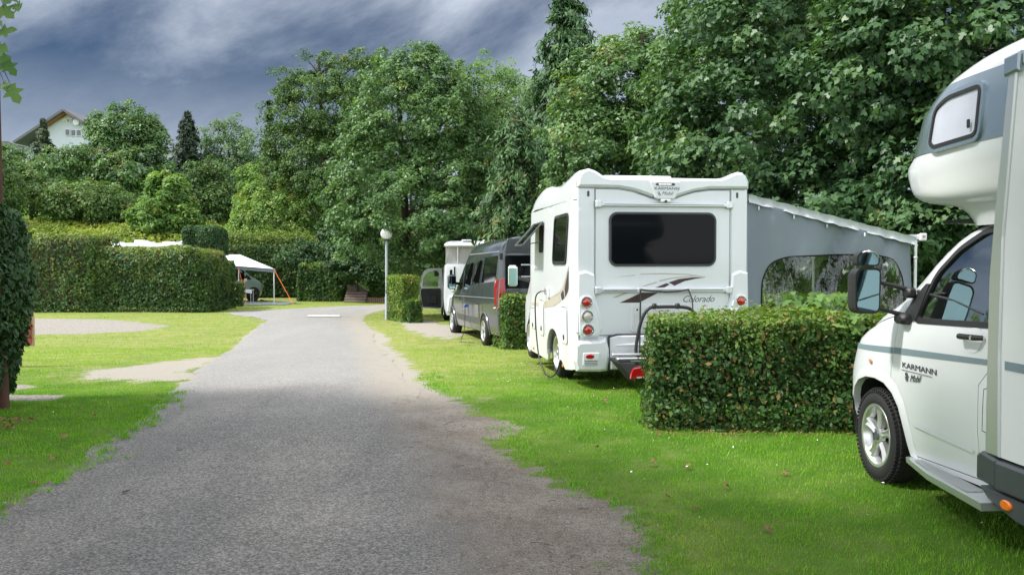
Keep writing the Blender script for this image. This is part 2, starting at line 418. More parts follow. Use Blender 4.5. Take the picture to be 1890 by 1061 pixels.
# ground cover sheet: masks are stored on the vertices, detail comes from noise
def ground_material():
    m = bpy.data.materials.new('meadow and dirt'); m.use_nodes = True; t = NT(m.node_tree); b = t.n['Principled BSDF']
    geo = t.node('ShaderNodeTexCoord').outputs['Object']
    A = lambda n: t.node('ShaderNodeAttribute', attribute_name=n).outputs['Fac']
    fine = t.noise(geo, 38, 6, .7); mid = t.noise(geo, 4.5, 6, .6); big = t.noise(geo, .7, 4, .6); v = t.noise(geo, 260, 3, .7)
    lush = t.mix(mid, (.045, .105, .008), (.085, .18, .014))
    dry = t.mix(fine, (.15, .20, .035), (.30, .32, .085))
    dry = t.mix(t.ramp(mid, [(.45, 0.), (.72, .8)]), dry, (.38, .33, .17))
    grass = t.mix(A('dry'), lush, dry)
    dirt = dirt_nodes(t, geo)
    dirt = t.mix(A('pale'), dirt, t.mix(v, (.25, .225, .185), (.44, .41, .355)))
    sp = t.node('ShaderNodeTexVoronoi', ins={'Scale': 75.0, 'Vector': geo})
    grav = t.mix(t.ramp(sp.outputs['Color'], [(.1, 0.), (.9, 1.)]), (.15, .135, .115), (.42, .39, .345))
    def blend(x, w_=.22):
        f = t.math('ADD', x, t.math('MULTIPLY', t.math('SUBTRACT', t.math('ADD', t.math('MULTIPLY', fine, .6), t.math('MULTIPLY', mid, .5)), .55), .9))
        return t.ramp(f, [(.5 - w_ / 2, 0.), (.5 + w_ / 2, 1.)])
    c = t.mix(blend(A('dirt')), grass, dirt); c = t.mix(blend(A('gravel')), c, grav)
    t.l.new(c, b.inputs['Base Color']); b.inputs['Roughness'].default_value = .9; b.inputs['Specular IOR Level'].default_value = .2
    h = t.math('ADD', fine, t.math('MULTIPLY', v, .6))
    t.l.new(t.node('ShaderNodeBump', ins={'Strength': .7, 'Distance': .02, 'Height': h}).outputs[0], b.inputs['Normal'])
    return m
def asphalt_material():
    m = bpy.data.materials.new('old asphalt'); m.use_nodes = True; t = NT(m.node_tree); b = t.n['Principled BSDF']
    geo = t.node('ShaderNodeTexCoord').outputs['Object']
    chips = t.node('ShaderNodeTexVoronoi', ins={'Scale': 70.0, 'Vector': geo}); chips2 = t.noise(geo, 62, 5, .85)
    mid = t.noise(geo, 3.2, 6, .6); big = t.noise(t.node('ShaderNodeMapping', ins={0: geo, 2: (0, 0, .22), 3: (1.3, .35, 1)}).outputs[0], .9, 5, .6)
    c = t.mix(t.ramp(chips.outputs['Color'], [(.05, 0.), (.95, 1.)]), (.155, .148, .142), (.33, .318, .302))
    c = t.mix(t.ramp(chips2, [(.42, .95), (.50, 0.)]), c, (.085, .08, .075))
    c = t.mix(t.ramp(chips2, [(.565, 0.), (.63, .75)]), c, (.50, .475, .445))
    c = t.mix(t.ramp(mid, [(.36, .55), (.60, 0.)]), c, (.80, .79, .78), 'MULTIPLY')
    c = t.mix(t.ramp(big, [(.42, 0.), (.62, .8)]), c, (1.30, 1.28, 1.23), 'MULTIPLY')
    wn = t.node('ShaderNodeAttribute', attribute_name='sun_tone').outputs['Fac']
    c = t.mix(t.math('MULTIPLY', wn, .55), c, t.mix(t.ramp(chips2, [(.4, 0.), (.6, 1.)]), (.24, .235, .225), (.50, .485, .46)))  # sunlight painted in: paler asphalt colour on the far stretch
    ed = t.node('ShaderNodeAttribute', attribute_name='edge').outputs['Fac']
    f = t.ramp(t.math('ADD', ed, t.math('MULTIPLY', t.math('SUBTRACT', mid, .5), .8)), [(.35, 0.), (.75, 1.)])
    pl_ = t.node('ShaderNodeAttribute', attribute_name='sun_tone').outputs['Fac']
    c = t.mix(f, c, t.mix(pl_, dirt_nodes(t, geo), t.mix(chips2, (.25, .225, .185), (.44, .41, .355))))
    # a thin crack line wandering over the road
    wv = t.noise(geo, 1.1, 5, .7, .6); f2 = t.ramp(wv, [(.4925, 0.), (.497, .6), (.503, .6), (.5075, 0.)])
    c = t.mix(t.math('MULTIPLY', f2, t.ramp(mid, [(.45, 0.), (.6, .7)])), c, (.06, .055, .05))
    t.l.new(c, b.inputs['Base Color']); b.inputs['Roughness'].default_value = .88; b.inputs['Specular IOR Level'].default_value = .25
    h = t.math('ADD', t.math('MULTIPLY', chips2, 1.), t.math('MULTIPLY', chips.outputs['Distance'], .8))
    t.l.new(t.node('ShaderNodeBump', ins={'Strength': 1.0, 'Distance': .012, 'Height': h}).outputs[0], b.inputs['Normal'])
    return m

# ------------------------------------------------------------------ road and ground
def chain(px): return [gp(*p) for p in px]
road_left = [(-4.6, -6.0), (-3.35, 2.5)] + chain([(0, 948), (60, 905), (140, 862), (215, 812), (262, 778), (300, 745), (350, 702), (400, 662), (450, 624), (483, 600), (494, 592), (474, 586), (440, 583), (425, 580)])
road_far = chain([(428, 577), (450, 574), (520, 571), (590, 567), (640, 565), (700, 563), (760, 562)]) + [(6, 44.3), (6, 39.6)]
road_right = chain([(760, 569), (712, 571), (690, 577), (672, 583), (668, 592), (690, 622), (712, 652), (735, 690), (775, 735), (828, 775), (862, 812), (905, 868), (948, 925), (985, 990), (1010, 1061)]) + [(.45, 2.5), (.9, -6.0)]
ROAD = [tuple(map(float, p)) for p in road_left + road_far + road_right]
verge_edge = [(1.2, -6), (1.05, 2.5)] + chain([(1222, 1061), (1205, 985), (1190, 950), (1100, 912), (1020, 868), (985, 840), (945, 812), (930, 780), (880, 742), (838, 728), (800, 712), (792, 690), (765, 668), (738, 648), (712, 618), (690, 606), (672, 595)])
DIRT = [tuple(map(float, p)) for p in verge_edge + [(-5, 29), (-3.4, 14), (-2.5, 8), (-1, 2.5), (-1, -6)]]
GRAV = [chain([(-200, 588), (60, 588), (180, 590), (270, 596), (312, 603), (250, 612), (120, 617), (-200, 620)]), chain([(-120, 706), (20, 708), (70, 712), (30, 717), (-120, 716)]), chain([(-120, 724), (30, 727), (118, 728), (100, 737), (10, 738), (-120, 738)])]
DIRTL = [chain([(150, 684), (250, 672), (330, 664), (420, 655), (398, 672), (360, 700), (318, 706), (240, 702), (160, 696)]),
         chain([(735, 590), (800, 592), (835, 602), (860, 622), (820, 628), (750, 610)])]
def road_sd(X, Y): return sdist_np(X, Y, ROAD)
def masks(X, Y):
    n1_ = fbm(X * .9, Y * .9, 3); n2_ = fbm(X * 3.1, Y * 3.1, 9); n3 = fbm(X * 9, Y * 9, 21)
    wob = (n1_ - .5) * .7 + (n2_ - .5) * .8 + (n3 - .5) * .7
    d = sdist_np(X, Y, DIRT); rs = road_sd(X, Y)
    dirt = np.clip(.5 - (d + .10 + wob * .6) * 2.2, 0, 1) * (Y < 31)
    dirt = np.maximum(dirt, np.clip(.56 - (rs - .02) * 3.6 + wob * .5, 0, 1))
    isl = np.clip((fbm(X * 2.0 + 5, Y * 3.4, 61) - .53) * 9, 0, 1) * np.clip(1 - np.abs(d + .55) / .75, 0, 1) * (Y < 12)
    dirt = dirt * (1 - .85 * isl * (rs > .25))
    for g in DIRTL: dirt = np.maximum(dirt, np.clip(.42 - sdist_np(X, Y, g) * 1.1 + wob * .9, 0, .8))
    grav = np.zeros(X.shape)
    for i, g in enumerate(GRAV): grav = np.maximum(grav, np.clip(.62 - sdist_np(X, Y, g) * (1.5 if i == 0 else 4) + wob * (.8 if i == 0 else .5), 0, 1))
    # patches worn bare
    bare = np.clip((n2_ - .60) * 5, 0, 1) * np.clip((n1_ - .42) * 6, 0, 1)
    near_verge = np.exp(-np.maximum(d, 0) / 1.0)
    dirt = np.maximum(dirt, bare * (.25 + .55 * near_verge) * (Y > 3))
    dry = np.clip(smst(9.5, 15.5, Y + (n1_ - .5) * 4 - .25 * np.maximum(X - 1, 0)) * .80 + (n2_ - .5) * .7 + .30 * near_verge, 0, 1)
    pale = smst(8.5, 13.0, Y + (n1_ - .5) * 2)
    return dirt, grav, dry, pale
xs_ = np.concatenate([-np.geomspace(7.5, 420, 60)[::-1], np.arange(-7.4, 6.05, .11), np.geomspace(6.2, 420, 60)])
ys_ = np.concatenate([np.linspace(-300, -8, 12), np.arange(-7, 3.0, .5), np.arange(3.1, 13, .1), np.geomspace(13.1, 60, 150), np.geomspace(61, 900, 50)])
GX, GY = np.meshgrid(xs_, ys_); GZ = gz(GX, GY) + (fbm(GX * .5, GY * .5, 5) - .5) * .05 * smst(-.2, .4, road_sd(GX, GY))
GZ = GZ - .03 * (road_sd(GX, GY) < -.25)
md, mg, my, mpale = masks(GX, GY)
ny, nx = GX.shape; ii = np.arange(ny * nx).reshape(ny, nx)
Fg = np.stack([ii[:-1, :-1], ii[:-1, 1:], ii[1:, 1:], ii[1:, :-1]], -1).reshape(-1, 4)
gr = big_mesh('ground', np.stack([GX, GY, GZ], -1).reshape(-1, 3), Fg, ground_material(), attrs={'dirt': md.ravel(), 'gravel': mg.ravel(), 'dry': (my * (GY < 50)).ravel(), 'pale': mpale.ravel()}, smooth=True)
tag(gr, kind='structure')
# road: rows across the outline
def road_mesh():
    ring = dense(ROAD, .25)
    jit = []
    for x, y in ring:
        a = (fbm(np.array(x * 1.7), np.array(y * 1.7), 31) - .5) * .32 * (1 if y < 33 else .4); jit.append((x + float(a), y + float(a) * .5))
    R_ = jit; A_ = np.array(R_)
    pts = list(R_); n = len(pts); ed = [(i, (i + 1) % n) for i in range(n)]
    gx = []
    for y in np.concatenate([np.arange(-5.5, 3, .8), np.arange(3, 14, .22), np.geomspace(14, 44, 60)]):
        st = .22 if 3 < y < 14 else .5
        for x in np.arange(-22, 6.5, st): gx.append((x + random.uniform(-.03, .03), y + random.uniform(-.03, .03)))
    gx = np.array(gx); sd_ = sdist_np(gx[:, 0], gx[:, 1], R_); gx = gx[sd_ < -.12]
    pts += [tuple(map(float, p)) for p in gx]
    r = delaunay_2d_cdt([Vector(p) for p in pts], ed, [], 0, 1e-5)
    V = np.array([tuple(p) for p in r[0]]); T = np.array([f for f in r[2] if len(f) == 3])
    C_ = V[T].mean(1); T = T[inside_np(C_[:, 0], C_[:, 1], R_)]
    s_ = sdist_np(V[:, 0], V[:, 1], R_)
    camber = np.clip(-s_, 0, 1) * .02
    edge = np.clip(1 + s_ / 1.05, 0, 1)
    right = smst(-.4, .4, V[:, 0] - np.interp(V[:, 1], [3, 10, 20, 30], [-1.6, -3.0, -5.3, -7.5]))
    edge = edge * (.35 + .65 * right)
    sun_tone = smst(8.3, 12.5, V[:, 1] + (fbm(V[:, 0], V[:, 1], 8) - .5) * 2.5)  # sunlit stretch beyond the shaded foreground, painted lighter into the road colour
    o = big_mesh('road', np.column_stack([V, gz(V[:, 0], V[:, 1]) + .006 + camber]), T, asphalt_material(), attrs={'edge': edge, 'sun_tone': sun_tone}, smooth=True)
    tag(o, kind='structure')
random.seed(4); road_mesh()
def road_z(x, y): return G(x, y) + .032
# ------------------------------------------------------------------ grass
RNG = np.random.default_rng(7)
def grass_patch(n, x0, x1, y0, y1, h, wd, seed):
    r = np.random.default_rng(seed); X = r.uniform(x0, x1, n); Y = r.uniform(y0, y1, n)
    keep = np.abs(X) < Y * .58 + .8; X, Y = X[keep], Y[keep]
    d_, g_, y_, p_ = masks(X, Y); rs = road_sd(X, Y)
    bare = np.maximum(d_, g_)
    keep = (rs > .02) & (r.random(len(X)) > np.clip((bare - .22) * 1.75, 0, 1))
    X, Y, y_, bare = X[keep], Y[keep], y_[keep], bare[keep]; n = len(X)
    Z = gz(X, Y) - .012 + (fbm(X * .5, Y * .5, 5) - .5) * .05
    tuft = fbm(X * 6, Y * 6, 44)
    hh = h * r.uniform(.45, 1.25, n) * (.55 + .9 * tuft) * (1 - .5 * np.clip(bare, 0, 1)) * (1 - .25 * y_)
    a = r.uniform(0, 2 * np.pi, n); lean = r.uniform(.1, .9, n) * hh; la = a + r.normal(0, .6, n)
    wx = np.cos(a) * wd * .5 * r.uniform(.6, 1.3, n); wy = np.sin(a) * wd * .5
    P0 = np.stack([X - wx, Y - wy, Z], -1); P1 = np.stack([X + wx, Y + wy, Z], -1)
    P2 = np.stack([X - np.sin(la) * lean, Y + np.cos(la) * lean, Z + hh], -1)
    V = np.stack([P0, P1, P2], 1).reshape(-1, 3)
    tint = np.clip(.14 + y_ * .75 + r.normal(0, .18, n) + (tuft - .5) * .6 + (fbm(X * 1.1, Y * 1.1, 77) - .45) * .9, 0, 1.0); brown = r.random(n) < (.015 + .07 * y_); tint[brown] = 1.22
    return V, np.repeat(tint, 3)
def edge_tufts(n, seed):
    r = np.random.default_rng(seed); k_ = r.integers(0, 400, n); ring = np.array(dense(DIRT + [], .1)); ring = ring[(ring[:, 1] > 3.2) & (ring[:, 1] < 13) & (ring[:, 0] > np.interp(ring[:, 1], [3, 10, 20, 30], [.3, -1.4, -3.0, -4.2]) - .6)]
    lf = np.array(dense(ROAD, .1)); lf = lf[(lf[:, 1] > 4.5) & (lf[:, 1] < 11) & (lf[:, 0] < np.interp(lf[:, 1], [3, 10, 20, 30], [-1.6, -3.0, -5.3, -7.5]))]
    C = np.concatenate([ring, lf]); wt = 1 / C[:, 1]; c = C[r.choice(len(C), n // 14, p=wt / wt.sum())] + r.normal(0, 1, (n // 14, 2)) * np.array([.09, .08])
    P = np.repeat(c, 14, 0) + r.normal(0, .022, (len(c) * 14, 2)) * (1 + P_(c)[:, None]); X, Y = P[:, 0], P[:, 1]; n = len(X)
    hh = r.uniform(.018, .05, n); a = r.uniform(0, 6.28, n); lean = hh * r.uniform(.3, 1.2, n); wd = .0045 * np.maximum(1, Y / 8); Z = gz(X, Y) + np.where(road_sd(X, Y) < 0, .018, -.006)
    V = np.stack([np.stack([X - np.cos(a) * wd, Y - np.sin(a) * wd, Z], -1), np.stack([X + np.cos(a) * wd, Y + np.sin(a) * wd, Z], -1), np.stack([X - np.sin(a) * lean, Y + np.cos(a) * lean, Z + hh], -1)], 1).reshape(-1, 3)
    return V, np.repeat(np.clip(r.normal(.22, .25, n), 0, 1.2), 3)
def P_(c): return np.repeat(np.maximum(0, c[:, 1] / 10 - .5), 14)
GP = [edge_tufts(9000, 9), grass_patch(230000, -5.5, 6, 3.3, 7.2, .036, .006, 1), grass_patch(330000, -8, 8, 7.2, 12, .038, .008, 2), grass_patch(170000, -13, 10, 12, 20, .042, .013, 3), grass_patch(90000, -26, 6, 20, 46, .05, .028, 4)]
V = np.concatenate([g[0] for g in GP]); T = np.concatenate([g[1] for g in GP])
tag(big_mesh('grass', V, np.arange(len(V)).reshape(-1, 3), MATS['grass blade'], attrs={'tint': T}), 'mown lawn grass between the road and the parked campers', 'grass', kind='stuff')
# ------------------------------------------------------------------ foliage
TMPL = {
 'oval': (np.array([(0, 0, 0), (.45, -.30, .07), (1, 0, -.04), (.45, .30, .07)]), [(0, 1, 2, 3)]),
 'long': (np.array([(0, 0, 0), (.4, -.13, .03), (1, 0, -.06), (.4, .13, .03)]), [(0, 1, 2, 3)]),
 'needle': (np.array([(0, 0, 0), (.35, -.15, .0), (1, 0, 0), (.35, .15, .0)]), [(0, 1, 2, 3)]),
 'maple': (np.array([(0, 0, 0), (.02, -.34, .05), (.24, -.24, .02), (.45, -.56, .05), (.52, -.20, 0), (.78, -.24, .02), (1.0, 0, -.08), (.78, .24, .02), (.52, .20, 0), (.45, .56, .05), (.24, .24, .02), (.02, .34, .05)]), [tuple(range(12))]),
 'maple3': (np.array([(0, 0, 0), (.22, -.50, .05), (.46, -.17, 0), (1.0, 0, -.08), (.46, .17, 0), (.22, .50, .05)]), [tuple(range(6))]),
 'maple6': (np.array([(0, 0, 0), (.28, -.52, .05), (.44, -.20, 0), (.72, -.24, .02), (1.0, 0, -.08), (.72, .24, .02), (.44, .20, 0), (.28, .52, .05)]), [tuple(range(8))]),
 'sprig': (np.array([(0, 0, 0), (.30, -.40, .08), (.62, -.16, .0), (1.0, -.05, -.08), (.70, .12, 0), (.42, .42, .08)]), [tuple(range(6))]),
}
def unit(v): return v / (np.linalg.norm(v, axis=-1, keepdims=True) + 1e-9)
def leaf_arrays(P, N, S, tmpl, rng, bias=(0, 0, -.5)):
    T, Fc = TMPL[tmpl]; n = len(P)
    N = unit(N); t = rng.normal(0, 1, (n, 3)) + np.array(bias); t = unit(t - N * (t * N).sum(-1, keepdims=True)); b = np.cross(N, t)
    V = P[:, None, :] + S[:, None, None] * ((T[None, :, 0:1] - .3) * t[:, None] + T[None, :, 1:2] * b[:, None] + T[None, :, 2:3] * N[:, None])
    k = len(T); Fa = (np.array(Fc)[None] + (np.arange(n) * k)[:, None, None]).reshape(-1, len(Fc[0]))
    return V.reshape(-1, 3), Fa, k
def leaf_obj(name, P, N, S, tint, tmpl, mat, parent, rng, bias=(0, 0, -.5)):
    V, Fa, k = leaf_arrays(P, N, S, tmpl, rng, bias)
    return big_mesh(name, V, Fa, MATS[mat], parent, {'tint': np.repeat(np.clip(tint, 0, 1.3), k)})
def crown_pts(blobs, nclump, per, rc, rng, flat=.6, back=.35, inner=.5, shape=.75, rag=.12):
    """clumps over and within a set of ellipsoids, leaves over each clump"""
    B = np.array(blobs, float); wt = (B[:, 3] * B[:, 5]) ** 1.0; wt /= wt.sum()
    C = []; D = []
    while len(C) < nclump:
        i = rng.choice(len(B), p=wt); d = rng.normal(0, 1, 3); d /= np.linalg.norm(d)
        toc = np.array([-B[i, 0], -B[i, 1], 0]); toc /= np.linalg.norm(toc) + 1e-6
        if d @ toc < -.25 and rng.random() > back: continue
        u = inner + (1 - inner) * rng.random() ** .6 + rng.normal(0, rag)
        c = B[i, :3] + B[i, 3:6] * d * u
        ok = True
        for j in range(len(B)):
            if j != i and (((c - B[j, :3]) / B[j, 3:6]) ** 2).sum() < inner * .8: ok = False; break
        if ok: C.append(c); D.append(d)
    C = np.array(C); D = np.array(D); ct = rng.normal(0, .20, nclump) + .10 * D[:, 2]
    n = nclump * per; ci = np.repeat(np.arange(nclump), per)
    dd = unit(rng.normal(0, 1, (n, 3)) + D[ci] * .6 + np.array([0, 0, .35]))
    rr = rc * rng.uniform(.7, 1.35, nclump)[ci] * rng.random(n) ** (1 / (1 + shape * 2))
    off = dd * rr[:, None]; off[:, 2] *= flat
    off[:, 2] -= .25 * (np.hypot(off[:, 0], off[:, 1]) ** 2) / rc
    P = C[ci] + off
    N = .55 * dd + .35 * D[ci] + np.array([0, 0, .55]) + rng.normal(0, .42, (n, 3))
    return P, N, ct[ci], C
def tree(name, x, y, label, blobs, nclump, per, rc, leaf, tmpl, mat, seed, trunk_r=.18, trunk_h=None, barkm='bark', cat='tree', group=None, limbs=14, flat=.6, tint=.45, dt=.15, back=.35, inner=.5, trunk=None, rag=.12, sprouts=0, base_z=None):
    """blobs are given relative to the foot: (dx, dy, z, rx, ry, rz)"""
    rng = np.random.default_rng(seed); z0 = G(x, y) if base_z is None else base_z
    root = empty(name, (x, y, z0), 0, label, cat, group)
    B = [(x + b[0], y + b[1], b[2], b[3], b[4], b[5]) for b in blobs]      # z absolute
    P, N, ct, C = crown_pts(B, int(nclump * 1.35), int(per * 1.5), rc * .92, rng, flat, back, inner, rag=rag)
    dist = math.hypot(x, y)
    if tmpl == 'maple': tmpl = 'maple6' if dist < 20 else 'maple3'
    if tmpl == 'sprig' and dist > 38: tmpl = 'oval'
    S = .72 * leaf * rng.uniform(.65, 1.3, len(P))
    tt = tint + ct + rng.normal(0, dt, len(P))
    loc = np.array([x, y, z0])
    leaf_obj('crown', P - loc, N, S, tt, tmpl, mat, root, rng)
    top = max(b[2] + b[5] * .6 for b in B); th = (top - z0) if trunk_h is None else trunk_h
    m = MB(); tp = trunk or [(0, 0, -.1), (rng.normal(0, .05), 0, th * .25), (rng.normal(0, .15), rng.normal(0, .15), th * .6), (rng.normal(0, .3), rng.normal(0, .3), th)]
    rs = [trunk_r * 1.35] + [trunk_r * (1 - .75 * i / (len(tp) - 1)) for i in range(1, len(tp))]
    m.tube(tp, rs, 10)
    idx = rng.choice(len(C), min(limbs, len(C)), replace=False)
    for i in idx:
        c = C[i] - loc; hz = max(.25 * th, min(th * .9, c[2] - .45 * math.hypot(c[0], c[1]) - .2)); a = Vector((float(interp([(p[2], p[0]) for p in tp], hz)), float(interp([(p[2], p[1]) for p in tp], hz)), hz))
        e = Vector(c); md_ = a.lerp(e, .5) + Vector((0, 0, -.08 * (e - a).length)) + Vector(rng.normal(0, .08, 3)); r0 = trunk_r * .34
        m.tube([a, md_, e], [r0, r0 * .55, r0 * .15], 5, cap=False)
    m.build('trunk', MATS[barkm], root)
    return root
def conifer(name, x, y, ztop, rad, label, mat, seed, leaf=.22, tiers=34, per=10, sprays=16, droop=.45, trunk_r=.16, zlow=.5, cat='spruce tree', dens=1.0, tint=.45, back=.35, prof=1.0, leafn=9):
    rng = np.random.default_rng(seed); z0 = G(x, y); root = empty(name, (x, y, z0), 0, label, cat)
    P = []; N = []; T_ = []; m = MB(); H_ = ztop - z0
    m.tube([(0, 0, -.1), (0, 0, H_ * .5), (0, 0, H_)], [trunk_r, trunk_r * .55, .015], 8)
    for k_ in range(tiers):
        f = (k_ + rng.random() * .8) / tiers; z = zlow + (H_ - zlow) * f; R_ = rad * (1 - f) ** prof + .12
        for j in range(int(per * (1 - .45 * f))):
            a = rng.uniform(0, 2 * np.pi)
            tocam = math.atan2(-y, -x)
            if math.cos(a - tocam) < -.3 and rng.random() > back: continue
            L = R_ * rng.uniform(.6, 1.15); d = np.array([math.cos(a), math.sin(a), 0]); ct = rng.normal(0, .15)
            if j % 2 == 0: m.tube([(0, 0, z), tuple(d * L * .5 + [0, 0, z - .05 * L]), tuple(d * L * .95 + [0, 0, z - droop * L * .55])], [.03, .018, .005], 4, cap=False)
            for s_ in range(int(sprays * dens)):
                u = rng.uniform(.2, 1.0); p = d * L * u + np.array([0, 0, z - droop * L * u * u * .6]); side = rng.normal(0, .16) * L * .5
                p = p + np.array([-d[1], d[0], 0]) * side
                for q in range(leafn):
                    P.append(p + rng.normal(0, .07, 3) + np.array([0, 0, -rng.random() * .28 * droop])); N.append(d * .7 + np.array([0, 0, .5]) + rng.normal(0, .4, 3)); T_.append(ct + .12 * (u - .6))
    P = np.array(P); N = np.array(N); T_ = np.array(T_)
    leaf_obj('crown', P, N, leaf * rng.uniform(.6, 1.3, len(P)), tint + T_ + rng.normal(0, .12, len(P)), 'needle', mat, root, rng, bias=(0, 0, -1.3 * droop * 2))
    m.build('trunk', MATS['bark'], root)
    return root
def hedge(name, cx, cy, L, W, Ht, rz, label, mat, seed, n, leaf=.05, tmpl='oval', rnd=.15, endr=None, topfun=None, tint=.4, top_tint=.45, brown=.04, cat='hedge', group=None, z0=None, depth=.10, core=.10, stems=7, topbrown=None, wild=0, back=.3, mid=0., extra=None, lean=0, taper=0):
    """clipped hedge: leaves over a rounded box, a dark twiggy core and stems"""
    rng = np.random.default_rng(seed); gz0 = G(cx, cy) if z0 is None else z0
    root = empty(name, (cx, cy, gz0), rz, label, cat, group)
    hl, hw = L / 2, W / 2; r = min(rnd, hw * .95, Ht * .45); er = endr or r
    A = np.array([2 * L * Ht, 2 * W * Ht * 1.2, L * W]); A[0] *= (1 + back) / 2; A /= A.sum()
    face = rng.choice(3, n, p=A); u = rng.uniform(-1, 1, n); v = rng.uniform(0, 1, n); w_ = rng.uniform(-1, 1, n)
    sgn = np.where(rng.random(n) < back / (1 + back), 1, -1)
    X = np.where(face == 1, np.sign(w_) * hl, u * hl); Y = np.where(face == 0, sgn * hw, np.where(face == 1, u * hw, w_ * hw)); Z = np.where(face == 2, Ht, v * Ht)
    ih = np.maximum(np.array([hl - er, hw - r, 0]), 0.01)
    C = np.stack([np.clip(X, -ih[0], ih[0]), np.clip(Y, -ih[1], ih[1]), np.clip(Z, .02, Ht - r)], -1)
    Q = np.stack([X, Y, Z], -1) - C; ln = np.linalg.norm(Q, axis=-1, keepdims=True) + 1e-6; D = Q / ln
    rad = np.where(np.abs(C[:, 0:1]) >= ih[0] - 1e-6, np.minimum(ln, np.maximum(er, r)), np.minimum(ln, r))
    ax = C[:, 0] + D[:, 0] * rad[:, 0]; ay = C[:, 1] + D[:, 1] * rad[:, 0]; az = C[:, 2] + D[:, 2] * rad[:, 0]
    bump = (fbm(ax * 1.6 + ay * 1.3 + 9, az * 1.6, seed) - .5) * .22 + (fbm(ax * 5 + ay * 4, az * 5, seed + 3) - .5) * .12
    off = bump - depth * rng.random(n) ** 1.4 * 1.6 + rng.normal(0, .012, n)
    P = np.stack([ax, ay, az], -1) + D * off[:, None]
    if wild: P[:, 2] += (D[:, 2] > .5) * np.abs(rng.normal(0, wild, n))
    P[:, 0] += lean * P[:, 2]
    if taper: P[:, 0] *= 1 - taper * np.clip(1 - P[:, 2] / (Ht * .55), 0, 1)
    if depth > .15: P += D * ((rng.random(n) < .04) * rng.uniform(0, .07, n))[:, None]
    tf = (lambda x_, z_: z_) if topfun is None else topfun
    P[:, 2] = tf(P[:, 0], P[:, 2]); P[:, 2] = np.maximum(P[:, 2], .02)
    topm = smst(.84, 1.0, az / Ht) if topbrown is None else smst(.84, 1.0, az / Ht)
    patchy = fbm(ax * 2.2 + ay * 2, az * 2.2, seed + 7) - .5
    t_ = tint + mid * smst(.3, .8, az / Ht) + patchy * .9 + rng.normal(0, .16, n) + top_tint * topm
    bp = brown + (topbrown or 0) * topm * (fbm(ax * 1.3 + 4, ay * 2, seed + 5) > .5)
    t_ = np.where(rng.random(n) < bp, 1.25, np.clip(t_, 0, 1.0))
    N = D + rng.normal(0, .55, (n, 3)) + np.array([0, 0, .35])
    leaf_obj('foliage', P, N, leaf * rng.uniform(.5, 1.35, n) * rng.choice([.8, 1, 1, 1.25], n), t_, tmpl, mat, root, rng)
    # core
    m = MB(); m.box((lean * Ht * .5, 0, Ht * .5), (L - 2 * (core + .12), max(.05, W - 2 * (core + .12)), Ht - 2 * (core + .04)), bevel=min(er, .4 * min(L, W)) * .8)
    if topfun is not None: m.v = [(a, b, tf(a, c) if c > Ht * .5 else c) for a, b, c in m.v]
    m.v = [(a, b, max(c, .06)) for a, b, c in m.v]
    if core < 5: m.build('branches', MATS['twig'], root)
    for i in range(stems):
        m = MB(); a = -hl * .9 + 2 * hl * .9 * (i + .5) / stems + rng.normal(0, .04); b = rng.normal(0, hw * .3); a *= 1 - .5 * taper
        m.tube([(a, b, -.05 - gz0 + G(cx, cy)), (a + rng.normal(0, .05), b, Ht * .3), (a + rng.normal(0, .12), b + rng.normal(0, .06), Ht * .8)], [.022, .016, .006], 6)
        m.build('stem', MATS['bark'], root)
    return root
def bush(name, x, y, label, blobs, nclump, per, rc, leaf, tmpl, mat, seed, cat='shrub', **k):
    return tree(name, x, y, label, blobs, nclump, per, rc, leaf, tmpl, mat, seed, trunk_r=k.pop('trunk_r', .05), cat=cat, limbs=k.pop('limbs', 5), **k)
def X_(px, Y): return (px - CX) / F * Y
def Z_(py, Y): return EYE + (HZ - py) / F * Y
def blob(px, py, rpx, rpy, Y, x0, dy=0, ry=None):
    """an ellipsoid whose outline in the photograph is centred at (px, py)"""
    s = (Y + dy) / F
    return (X_(px, Y + dy) - x0, dy, Z_(py, Y + dy), rpx * s, ry if ry else rpx * s * .9, rpy * s)
# ------------------------------------------------------------------ trees
def T(name, px, Y, label, bl, nclump, per, rc, leaf, tmpl, mat, seed, **k):
    x0 = X_(px, Y); return tree(name, x0, Y, label, [blob(*b[:4], Y, x0, *(b[4:])) for b in bl], nclump, per, rc, leaf, tmpl, mat, seed, **k)
# tree at the left edge: trunk in view, crown over the road behind the frame edge
lx, ly = -5.50, 9.90
tree('maple_tree', lx, ly, 'tall reddish-brown maple trunk rising behind the near dark hedge',
     [(-2.6, -3.6, 7.2, 2.4, 2.2, 1.9), (-1.7, -5.4, 7.0, 2.2, 2.2, 1.8), (-3.8, -2.0, 6.8, 2.2, 2.0, 1.7)], 170, 40, .5, .2, 'sprig', 'deep maple leaf', 11, trunk_r=.052, trunk_h=7.5,
     barkm='red bark', trunk=[(0, 0, -.1), (0, 0, 2.0), (-.01, 0, 4.0), (-.15, -.1, 5.2), (-.9, -.9, 7.5)], limbs=7, cat='tree', back=1)
def overhead(x, y, zc, r, label, seed):
    return tree('maple_tree', x, y, label, [(0, 0, zc, r, r, r * .75), (r * .5, r * .4, zc + .5, r * .7, r * .7, r * .55), (-r * .5, -r * .3, zc - .2, r * .7, r * .7, r * .5)], 120, 34, .62, .27, 'sprig', 'deep maple leaf', seed, trunk_r=.2, back=1, limbs=10)
overhead(-6.6, 1.6, 8.2, 3.0, 'maple beside the camera that shades the near road', 12)
overhead(-5.0, -1.6, 8.6, 3.4, 'maple behind the camera on the lawn side', 13)
overhead(-2.6, 1.4, 10.6, 3.1, 'tall maple overhanging the road in front of the camera, above the picture', 14)
overhead(-10.8, 6.4, 7.6, 3.0, 'maple left of the reddish trunk, outside the picture', 15)

